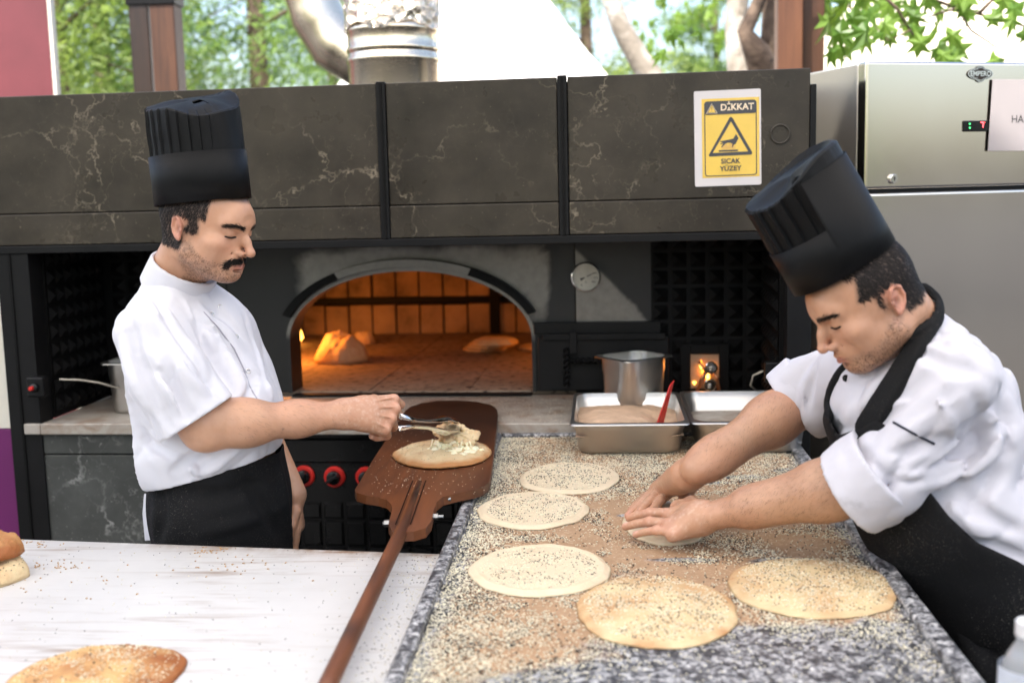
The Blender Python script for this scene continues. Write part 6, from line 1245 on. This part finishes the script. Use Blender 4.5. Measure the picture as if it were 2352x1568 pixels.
line = -.024-.030*sstep(.0, .062, ey_); bd_ = sstep(.004, -.012, ez-line)*sstep(-.014, .0, ey_)*sstep(-.122, -.108, ez)*(1-np.exp(-((ex/.026)**4))*sstep(-.078, -.070, ez)*sstep(-.050, -.056, ez)); in_head(hair_part('stubble', c1, HV, HF, bd_*(.3+fbm(HV, 60, 4)), 2200, lambda P: np.stack([0*P[:, 0], .1+0*P[:, 0], -1+0*P[:, 0]], -1), .0032, .00026, 4, .5), 'stubble')
# hat
hb1 = J(466, 533, 2.30)+h1R@np.array([0, -.010, .060]); hu = nrm(np.array([-.07, .02, 1])); hf = nrm(h1R[:, 1]-hu*(h1R[:, 1]@hu)); hr = np.cross(hf, hu); HR = np.stack([hr, hf, hu], 1)
def pleat1(th):                                         # th 0 forward, 90 deg = his right (towards the camera)
    d = np.degrees(th) % 360; ph = (d/13.0) % 1.0; return .052*(ph**.8)*sstep(20, 45, d)*sstep(330, 300, d)
def ztop1(th): d = th; near = np.clip(np.cos(d-math.radians(70)), 0, 1); return .196+.012*np.cos(d-math.radians(250))-.020*np.clip(np.cos(d-math.radians(28)), 0, 1)**2+.016*np.clip(np.cos(d-math.radians(285)), 0, 1)**2+.003*np.sin(5*d)
def cap1(th, e, zt): return zt*e+.206*(1-e)+.006*np.sin(2*th+1)*(1-e)*e*3+.006*(1-e)*e*4
make_hat(c1, hb1, HR, .0850, .0990, .098, ztop1, pleat1, cap1, hole=lambda p: abs(p[0]-.018)/.010+abs(p[1]-.028)/.022 < 1 and p[2] > .15)
# ---------------------------------------------------------------- the cook pressing dough
c2 = thing('person', 'cook with black bib apron and rolled sleeves pressing dough with both hands', 'person', (J(2330, 1420, 2.03)[0], 2.03, 0))
h2p, h2R = head_frame(J(1998, 686, 1.97), 189, 29.5, -3)
nb2 = J(2105, 770, 2.02); nl2 = h2R.T@(nb2-h2p)
s = head_sdf(nl2, 1.03, 1.0, back=.088); lashes(c2, s, h2p, h2R, 1.02); V, F = s.mesh(); V = relax(V, F, 1, .4)*1.02; V[:, 2] = np.where(V[:, 2] < -.01, -.01+(V[:, 2]+.01)*.92, V[:, 2])
def hairline2(P):
    x, y, z = P.T; ax = np.abs(x); top = sstep(.058, .066, z); back = sstep(.0, -.012, y+.016)*sstep(-.044, -.024, z+.35*np.clip(y+.06, -.05, 0)); sb_ = .8*sstep(.020, .010, y)*sstep(-.012, .0, z)*sstep(-.008, .0, y)
    up_ = sstep(.040, .028, y+.4*(z-.04))*sstep(.014, .024, z); ear = sstep(.0725, .0745, ax)*sstep(.010, .002, y)*sstep(-.042, -.034, y)*sstep(.020, .014, z)*sstep(-.04, -.034, z); return np.clip(np.maximum.reduce([top, back, sb_, up_])*(1-ear), 0, 1)
HM2 = hairline2(V); Ch2 = head_colors(V, .62, .75, hairline2, skin=SKIN*np.array([1.0, .99, .98])); HV2, HF2 = V, F; hV2 = h2p+V@h2R.T
SK2 = SKIN*np.array([.93, .92, .90])
# near (left) arm and hand: forearm from the rolled cuff to the flat hand on top
shL, elL, wrL = J(2190, 892, 1.88), J(2008, 1100, 1.92), atz(1618, 1188, 1.012)
gl = SDF(np.minimum.reduce([shL, elL, wrL])-np.array([.26, .12, .10]), np.maximum.reduce([shL, elL, wrL])+.10, .0025)
eaL = nrm(wrL-elL); gl.cone(shL+nrm(elL-shL)*.06, elL, .034, .048, 0); gl.cone(elL, elL+eaL*.09, .050, .050, .03); gl.cone(elL+eaL*.08, elL+(wrL-elL)*.7, .050, .039, .03); fw_ = nrm(np.cross(eaL, [0, 0, 1])); gl.cone(elL+(wrL-elL)*.66, wrL, .0395, .0315, .02, '+', fw_, .80)
MCL = [atz(1546, 1156, 1.004), atz(1540, 1178, 1.006), atz(1538, 1201, 1.000), atz(1546, 1222, .990)]; TPL = [atz(1449, 1183, .985), atz(1434, 1192, .976), atz(1436, 1209, .974), atz(1460, 1227, .972)]
for i, m_ in enumerate(MCL): gl.cone(wrL+(m_-wrL)*.15+fw_*0, m_-np.array([0, 0, .004]), .024, .0150, .02)
knL = []; nailL = []
for i, (m_, t_) in enumerate(zip(MCL, TPL)):
    d = t_-m_; p1_ = m_+d*.44+np.array([0, 0, .006]); p2_ = m_+d*.74+np.array([0, 0, .004]); r0 = (.0096, .0100, .0096, .0086)[i]; gl.chain([m_, p1_, p2_, t_], [r0*1.08, r0*.96, r0*.88, r0*.78], .0010); knL += [m_, p1_]; nailL.append(t_-nrm(d)*.003+np.array([0, 0, r0*.72])-c_fw*.002)
    gl.ell(p1_, (r0*1.05,)*3, .004)
tbL = [atz(1596, 1165, 1.010), atz(1568, 1137, 1.008), atz(1530, 1122, 1.004), atz(1494, 1114, .998)]; gl.chain(tbL, [.019, .0140, .0115, .0085], .008); nailL.append(tbL[3]+np.array([.004, 0, .006])-c_fw*.002)
gl.cone(tbL[1], MCL[0], .010, .009, .012)
VL, FL = gl.mesh(); VL = relax(VL, FL, 1, .4); CL = arm_colors(VL, TPL+[tbL[3]], knL, SK2, nailL, MCL[1])
# far (right) arm, hand underneath
shR, elR, wrR = J(1990, 850, 2.20), J(1838, 922, 2.32), J(1594, 1080, 2.15)
gr_ = SDF(np.minimum.reduce([shR, elR, wrR])-np.array([.22, .16, .14]), np.maximum.reduce([shR, elR, wrR])+.10, .0027); eaR = nrm(wrR-elR); sdR = nrm(np.cross(eaR, [0, 0, 1.]))
gr_.cone(shR+nrm(elR-shR)*.05, elR, .034, .048, 0); gr_.cone(elR, elR+eaR*.09, .049, .049, .03); gr_.cone(elR+eaR*.08, elR+(wrR-elR)*.72, .049, .037, .03); gr_.cone(elR+(wrR-elR)*.68, wrR, .0365, .027, .02, '+', sdR, .85)
MCR = [atz(1550, 1122, .992), atz(1533, 1118, .995), atz(1518, 1120, .993), atz(1506, 1127, .988)]; TPR = [atz(1478, 1196, .969), atz(1452, 1193, .968), atz(1442, 1184, .967), atz(1448, 1172, .967)]
gr_.cone(elR+(wrR-elR)*.86, wrR+(MCR[1]-wrR)*.5, .0275, .024, .05, '+', sdR, .9)
for m_ in MCR: gr_.cone(wrR+(m_-wrR)*.25, m_, .0215, .0145, .02)
for i, (m_, t_) in enumerate(zip(MCR, TPR)):
    d = t_-m_; r0 = (.0096, .0098, .0095, .0086)[i]; gr_.chain([m_, m_+d*.45+np.array([0, 0, .006]), m_+d*.75+np.array([0, 0, .003]), t_], [r0*1.15, r0, r0*.92, r0*.8], .003)
gr_.chain([wrR+(MCR[0]-wrR)*.25+np.array([.012, -.01, -.005]), atz(1585, 1118, .998), atz(1572, 1150, .985), atz(1555, 1180, .972)], [.018, .014, .0115, .0085], .008)
VR, FR = gr_.mesh(); VR = relax(VR, FR, 1, .4); CR = arm_colors(VR, TPR, MCR, SK2, hand=MCR[1])
f2 = nrm(np.array([-.97, -.12, 0])); r2_ = np.array([f2[1], -f2[0], 0]); hip2 = J(2290, 1450, 2.03); ch2 = J(2098, 940, 2.03)
tp = SDF(np.array([ch2[0]-.25, 1.70, hip2[2]-.05]), np.array([hip2[0]+.22, 2.36, nb2[2]+.05]), .009); tp.cone(hip2, ch2, .125, .13, 0, '+', r2_, .62); tp.cone(shL+np.array([0, .03, -.01]), shR, .032, .032, .04); tp.cone(ch2, nb2, .06, .054, .04); Vt, Ft = tp.mesh()
person_body(c2, [(hV2, HF2, Ch2), (VL, FL, CL), (VR, FR, CR), (Vt, Ft, np.tile(SKIN, (len(Vt), 1)))])
# jacket
jlo, jhi = np.array([.14, 1.66, .84]), np.array([1.02, 2.50, 1.50]); VX = .0052
def fld(): return SDF(jlo, jhi, VX)
j2 = fld(); wa2 = J(2170, 1150, 2.03); hp = J(2270, 1330, 2.03)
j2.cone(wa2, ch2, .172, .178, 0, '+', r2_, .80); j2.cone(hp, wa2, .178, .172, .04, '+', r2_, .80); j2.cone(J(2180, 862, 1.90), J(1985, 845, 2.20), .058, .060, .05); j2.cone(J(2170, 830, 1.95), J(2115, 790, 2.0), .054, .058, .05); j2.ell(J(2222, 975, 2.0), (.085, .13, .13), .05); j2.ell(J(2270, 1190, 2.0), (.09, .14, .11), .05)
j2.cone(nb2+np.array([.0, 0, -.05]), nb2+np.array([-.01, 0, -.015]), .076, .070, .03)
jt = j2.like(); jt.D = j2.D.copy()
def sleeve_field(a, b, c, ra, rb, rc, cutp, cutn, inner):
    q = fld(); q.cone(a, b, ra, rb, 0); q.cone(b, c, rb, rc, .03); q.cut(cutp, cutn); i_ = fld(); i_.cone(b, c+cutn*.12, inner*.9, inner, 0); return q, i_
cfL = J(1952, 1124, 1.925); nL_ = nrm(cfL-J(2040, 1072, 1.90)); q, i_ = sleeve_field(shL+np.array([0, .0, .005]), elL+np.array([.02, 0, .01]), cfL+nL_*.03, .066, .080, .075, cfL, nL_, .054); 
CUFFS = []
def cuff_mesh(c, n, L, r0, r1, ri, seed):
    s_ = SDF(c-.15, c+.15, .004); dn = np.array([0, 0, -.010]); s_.cone(c-n*L, c+n*.03+dn*.4, r0, r1, 0); s_.noise(.004, 16, seed); s_.noise(.0018, 40, seed+1); s_.cut(c+n*.004, n); s_.cut(c-n*L, -n+np.array([.1, 0, .2])); i2 = s_.like(); i2.cone(c-n*.2, c+n*.12, ri, ri, 0); s_.D = np.maximum(s_.D, -i2.D); v, f_ = s_.mesh(); CUFFS.append((relax(v, f_, 1, .4), f_))
cuff_mesh(cfL, nL_, .072, .0815, .0800, .0665, 51)
q.D = np.maximum(q.D, -i_.D); h = np.clip(.5+.5*(j2.D-q.D)/.014, 0, 1); j2.D = j2.D*(1-h)+q.D*h-.014*h*(1-h); j2.D = np.maximum(j2.D, -np.where(q.D < .03, i_.D, .05))
cfR = J(1815, 925, 2.325); nR_ = nrm(J(1770, 950, 2.31)-J(1850, 890, 2.30)); q, i_ = sleeve_field(shR, elR+np.array([.015, -.006, .006]), cfR+nR_*.02, .074, .076, .072, cfR, nR_, .056); cuff_mesh(cfR, nR_, .058, .0775, .0755, .062, 61)
q.D = np.maximum(q.D, -i_.D); h = np.clip(.5+.5*(j2.D-q.D)/.014, 0, 1); j2.D = j2.D*(1-h)+q.D*h-.014*h*(1-h); j2.D = np.maximum(j2.D, -np.where(q.D < .03, i_.D, .05))
cN2 = nrm(nrm(h2p-nb2)*.55+np.array([.0, 0, 1])*.5); cb2 = nb2+np.array([-.004, -.0, -.018]); co = fld(); co.cone(cb2, cb2+cN2*.07, .073, .074, 0); co.cut(cb2+cN2*.040, cN2-f2*.15); ci = fld(); ci.cone(cb2-cN2*.01, cb2+cN2*.12, .0655, .0665, 0); j2.D = np.minimum(j2.D, np.maximum(co.D, -ci.D))
for st, r_, d_ in (([(2030, 960), (2080, 900), (2150, 850)], .012, -.006), ([(2060, 1000), (2140, 950), (2230, 900)], .012, .006), ([(2050, 1040), (2150, 1020), (2280, 960)], .012, -.006), ([(2090, 1110), (2180, 1070), (2270, 1010), (2320, 960)], .012, -.010), ([(2120, 1120), (2210, 1100), (2300, 1040)], .014, .007), ([(2150, 1160), (2240, 1140), (2320, 1080)], .012, -.007),
                   ([(2160, 1130), (2220, 1200), (2280, 1240)], .012, .006), ([(2200, 1120), (2260, 1180), (2340, 1220)], .012, -.006), ([(1990, 960), (2040, 930), (2090, 920)], .009, .005), ([(2100, 800), (2160, 830), (2240, 850)], .010, -.005), ([(2160, 770), (2230, 820), (2290, 880)], .012, .004), ([(2290, 880), (2310, 960), (2320, 1040)], .012, -.005), ([(1880, 830), (1860, 880), (1850, 940)], .008, -.005), ([(1830, 870), (1845, 920), (1850, 970)], .008, .004),
                   ([(1960, 1030), (2010, 1070), (2040, 1110)], .008, -.004), ([(1980, 1060), (2020, 1110), (2040, 1160)], .008, .004), ([(2060, 1090), (2140, 1085), (2230, 1050)], .010, .005), ([(2230, 1250), (2300, 1260), (2350, 1280)], .012, -.006), ([(2240, 900), (2260, 980), (2250, 1040)], .010, -.004), ([(2140, 900), (2180, 960), (2200, 1010)], .012, .004)):
    j2.stroke(st, r_*.8, d_*1.3, .010)
j2.ridges(.015, 14, fold_frame(np.array([-.8, 0, -.6])), 15); j2.ridges(.012, 22, fold_frame(np.array([-.5, .3, -1])), 25); j2.noise(.004, 10, 14); j2.noise(.0015, 26, 16); j2.cut(J(2340, 1325, 2.03), nrm(np.array([.25, 0, -1.])))
Vj, Fj = j2.mesh(); Vj = relax(Vj, Fj, 1, .5); jo2 = link('jacket', mesh_np('jacket', Vj, Fj), MAT['jacket2'], c2)
for v_, f_ in CUFFS: link('rolled_cuff', mesh_np('rolled_cuff', v_, f_), MAT['jacket2'], jo2)
# navy pocket piping on the sleeve
pts = [j2.hit(u, v) for u, v in ((2050, 969), (2070, 980), (2095, 994), (2120, 1007), (2145, 1019))]; pts = [tuple(p-c_fw*.004) for p in pts if p is not None]
MAT['navy'] = simple('navy_piping', (.012, .014, .03), .6)
if len(pts) > 2: MB().tube(pts, .0022, 8).build('pocket_piping', MAT['navy'], jo2, smooth=True)
q = j2.hit(1942, 868)
if q is not None: MB().lathe([(.0065, 0), (.0060, .003), (0, .004)], 14, Matrix.Translation(Vector(q-c_fw*.002)) @ Vector(tuple(-c_fw)).to_track_quat('Z', 'Y').to_matrix().to_4x4()).build('jacket_button', MAT['knobblack'], jo2)
# bib apron: cloth lying on the jacket front, neck straps, long skirt
def poly_sdf(poly, U, V_):
    d = np.full(U.shape, 1e9); sgn = np.ones(U.shape); n = len(poly)
    for i in range(n):
        (x0, y0), (x1, y1) = poly[i], poly[(i+1) % n]; ex, ey = x1-x0, y1-y0; wx, wy = U-x0, V_-y0; t = np.clip((wx*ex+wy*ey)/(ex*ex+ey*ey), 0, 1); d = np.minimum(d, (wx-ex*t)**2+(wy-ey*t)**2)
        c1_, c2_, c3_ = V_ >= y0, V_ < y1, ex*wy > ey*wx; f = (c1_ & c2_ & c3_) | (~c1_ & ~c2_ & ~c3_); sgn = np.where(f, -sgn, sgn)
    return sgn*np.sqrt(d)
X, Y, Z = j2.pts((slice(None),)*3); dx, dy, dz = X-c_pos[0], Y-c_pos[1], Z-c_pos[2]; zz = dx*c_fw[0]+dy*c_fw[1]+dz*c_fw[2]; U_ = 1176+FPX*(dx*c_rt[0]+dy*c_rt[1]+dz*c_rt[2])/zz; V__ = 784-FPX*(dx*c_up[0]+dy*c_up[1]+dz*c_up[2])/zz
# smooth trunk (no sleeves) that the bib lies on
tk = fld(); tk.cone(wa2, ch2, .176, .182, 0, '+', r2_, .81); tk.cone(hp, wa2, .182, .176, .04, '+', r2_, .81); tk.noise(.004, 9, 33)
bib = [(1893, 940), (1906, 962), (1925, 1000), (1985, 978), (2010, 960), (2070, 1000), (2130, 1120), (2180, 1185), (2245, 1245), (2360, 1298), (2420, 1500), (1860, 1500), (1872, 1060)]
P2 = (poly_sdf(bib, U_, V__)*zz/FPX).astype(np.float32); front = -((X-ch2[0])*f2[0]+(Y-ch2[1])*f2[1]+(Z-ch2[2])*0)-.10
ab = fld(); ab.D = np.maximum(np.maximum(tk.D-.007, -(tk.D+.012)), P2); Vp, Fp = ab.mesh(); apo = link('apron_bib', mesh_np('apron_bib', relax(Vp, Fp, 2), Fp), MAT['apron'], c2)
for strap, rad in (([(2122, 676), (2140, 705), (2138, 735), (2108, 795), (2070, 858), (2036, 912), (2006, 960), (1990, 985)], .0205), ([(1950, 838), (1930, 858), (1912, 890), (1903, 930), (1900, 965)], .0095)):
    dense = [(strap[k][0]+(strap[k+1][0]-strap[k][0])*f, strap[k][1]+(strap[k+1][1]-strap[k][1])*f) for k in range(len(strap)-1) for f in (0, .2, .4, .6, .8)]+[strap[-1]]
    H_ = [jt.hit(*p) for p in dense]; ys = [q[1] for q in H_ if q is not None]
    Q = np.array([q if q is not None and q[1] > 1.7 else J(*p, ys[0]) for q, p in zip(H_, dense)])
    for _ in range(4): Q[1:-1] = (Q[:-2]+2*Q[1:-1]+Q[2:])/4
    sf = SDF(Q.min(0)-.05, Q.max(0)+.05, .0036); X3, Y3, Z3 = np.meshgrid(*sf.ax, indexing='ij'); base_d = jt.sample(np.stack([X3, Y3, Z3], -1)).astype(np.float32); tube = sf.like(); tube.chain(list(Q), [rad]*len(Q), .004)
    nkd = sf.like(); nkd.cone(nb2, h2p+h2R@np.array([0, -.03, -.05]), .0665, .062, 0); base_d = np.minimum(base_d, nkd.D)
    sf.D = np.maximum(np.maximum(base_d-.0095, -(base_d+.004)), tube.D); vv, ff = sf.mesh(); link('neck_strap', mesh_np('neck_strap', relax(vv, ff, 2, .5), ff), MAT['apron'], c2)
sk = SDF(np.array([hip2[0]-.36, 1.70, .36]), np.array([hip2[0]+.28, 2.36, 1.14]), .007); k2 = np.array([hip2[0]+.01, 2.03, .40]); sk.cone(k2, hip2, .185, .176, 0, '+', r2_, .84); sk.cone(hip2, J(2275, 1260, 2.03), .176, .168, .03, '+', r2_, .84); sk.cut(J(2290, 1290, 2.03), np.array([.35, 0, 1.]))
for st, r_, d_ in (([(2080, 1330), (2180, 1380), (2300, 1400)], .010, -.004), ([(2140, 1420), (2230, 1450), (2320, 1440)], .012, .005), ([(2200, 1300), (2260, 1400), (2290, 1540)], .014, -.005), ([(2170, 1380), (2210, 1450), (2250, 1540)], .012, .005)): sk.stroke(st, r_, d_, .014)
sk.noise(.005, 7, 39, (1, 1, .35)); Vp, Fp = sk.mesh(); link('apron_skirt', mesh_np('apron_skirt', relax(Vp, Fp, 2), Fp), MAT['apron'], c2)
legs(c2, np.array([hip2[0]+.01, 2.03, hip2[2]-.03]), f2, 0)
# hair
def in_head2(part, name, mat='hair'):
    if part: link(name, mesh_np(name, h2p+part[0]@h2R.T, part[1], False), MAT[mat], c2)
in_head2(hair_part('hair', c2, HV2, HF2, np.clip(HM2*1.6-.5+.6*(fbm(HV2, 70, 2)-.5), 0, 1)*(HV2[:, 2] < .080)*(HV2[:, 1] < .042), 8000, lambda P: np.stack([0*P[:, 0], -.45+0*P[:, 0], -1+0*P[:, 0]], -1), .010, .00065, 11, .18), 'hair')
ex, ey_, ez = np.abs(HV2[:, 0]), HV2[:, 1], HV2[:, 2]
brow = np.exp(-((ez-.0140-.0052*np.sin(np.clip((ex-.006)/.036, 0, 1)*1.9)+.20*np.clip(ex-.040, 0, .03))/(.0032-.03*np.clip(ex-.034, 0, .03)))**2)*sstep(.006, .011, ex)*sstep(.055, .048, ex)*sstep(.018, .035, ey_); in_head2(hair_part('eyebrows', c2, HV2, HF2, brow, 850, lambda P: np.stack([np.sign(P[:, 0])*1., -.4+0*P[:, 0], .1+0*P[:, 0]], -1), .0070, .00038, 12, .10), 'eyebrows')
line = -.030-.030*sstep(.0, .062, ey_); bd_ = sstep(.004, -.012, ez-line)*sstep(-.014, .0, ey_)*sstep(-.122, -.108, ez)*(1-np.exp(-((ex/.026)**4))*sstep(-.078, -.070, ez)*sstep(-.046, -.052, ez)); in_head2(hair_part('stubble', c2, HV2, HF2, bd_, 1500, lambda P: np.stack([0*P[:, 0], .1+0*P[:, 0], -1+0*P[:, 0]], -1), .003, .00035, 14, .5), 'stubble')
# hair on both forearms
for k, (V_, F_, e_, w_, ax_) in enumerate(((VL, FL, elL, wrL, eaL), (VR, FR, elR, wrR, eaR))):
    t_ = (V_-e_)@ax_/np.linalg.norm(w_-e_); m_ = sstep(.05, .25, t_)*sstep(1.02, .85, t_)*(.35+fbm(V_, 25, 3)); p_ = hair_part('arm_hair', c2, V_, F_, m_, 2200, lambda P: ax_[None]*.7+np.array([0, -.3, -.5])[None]+0*P, .009, .00013, 20+k, .22); link('arm_hair', mesh_np('arm_hair', p_[0], p_[1], False), MAT['fuzz'], c2)
# hat
hb2 = J(1938, 612, 1.97); hu = nrm(nrm(h2R[:, 2])+np.array([-.02, 0, .0])); hf = nrm(h2R[:, 1]-hu*(h2R[:, 1]@hu)); hr = np.cross(hf, hu); HR2 = np.stack([hr, hf, hu], 1)
def pleat2(th): d = np.degrees(th) % 360; ph = (d/17.0) % 1.0; return .075*(ph**.8)*sstep(276, 286, d)*sstep(352, 346, d) + .04*(ph**.8)*sstep(20, 40, d)*sstep(150, 130, d)
def ztop2(th): return .182+.012*np.cos(th-math.radians(180))-.014*np.clip(np.cos(th-math.radians(-35)), 0, 1)**2+.003*np.sin(3*th+1)
def cap2(th, e, zt): return zt*e+.180*(1-e)+.006*np.sin(2*th)*(1-e)*e*3
make_hat(c2, hb2, HR2, .0830, .0930, .080, ztop2, pleat2, cap2, hole=lambda p: ((p[0]+.052)/.012)**2+((p[1]-.012)/.010)**2 < 1 and p[2] > .15, bandcut=lambda th: np.where((np.degrees(th) % 360 > 170) & (np.degrees(th) % 360 < 281), .168, .082))
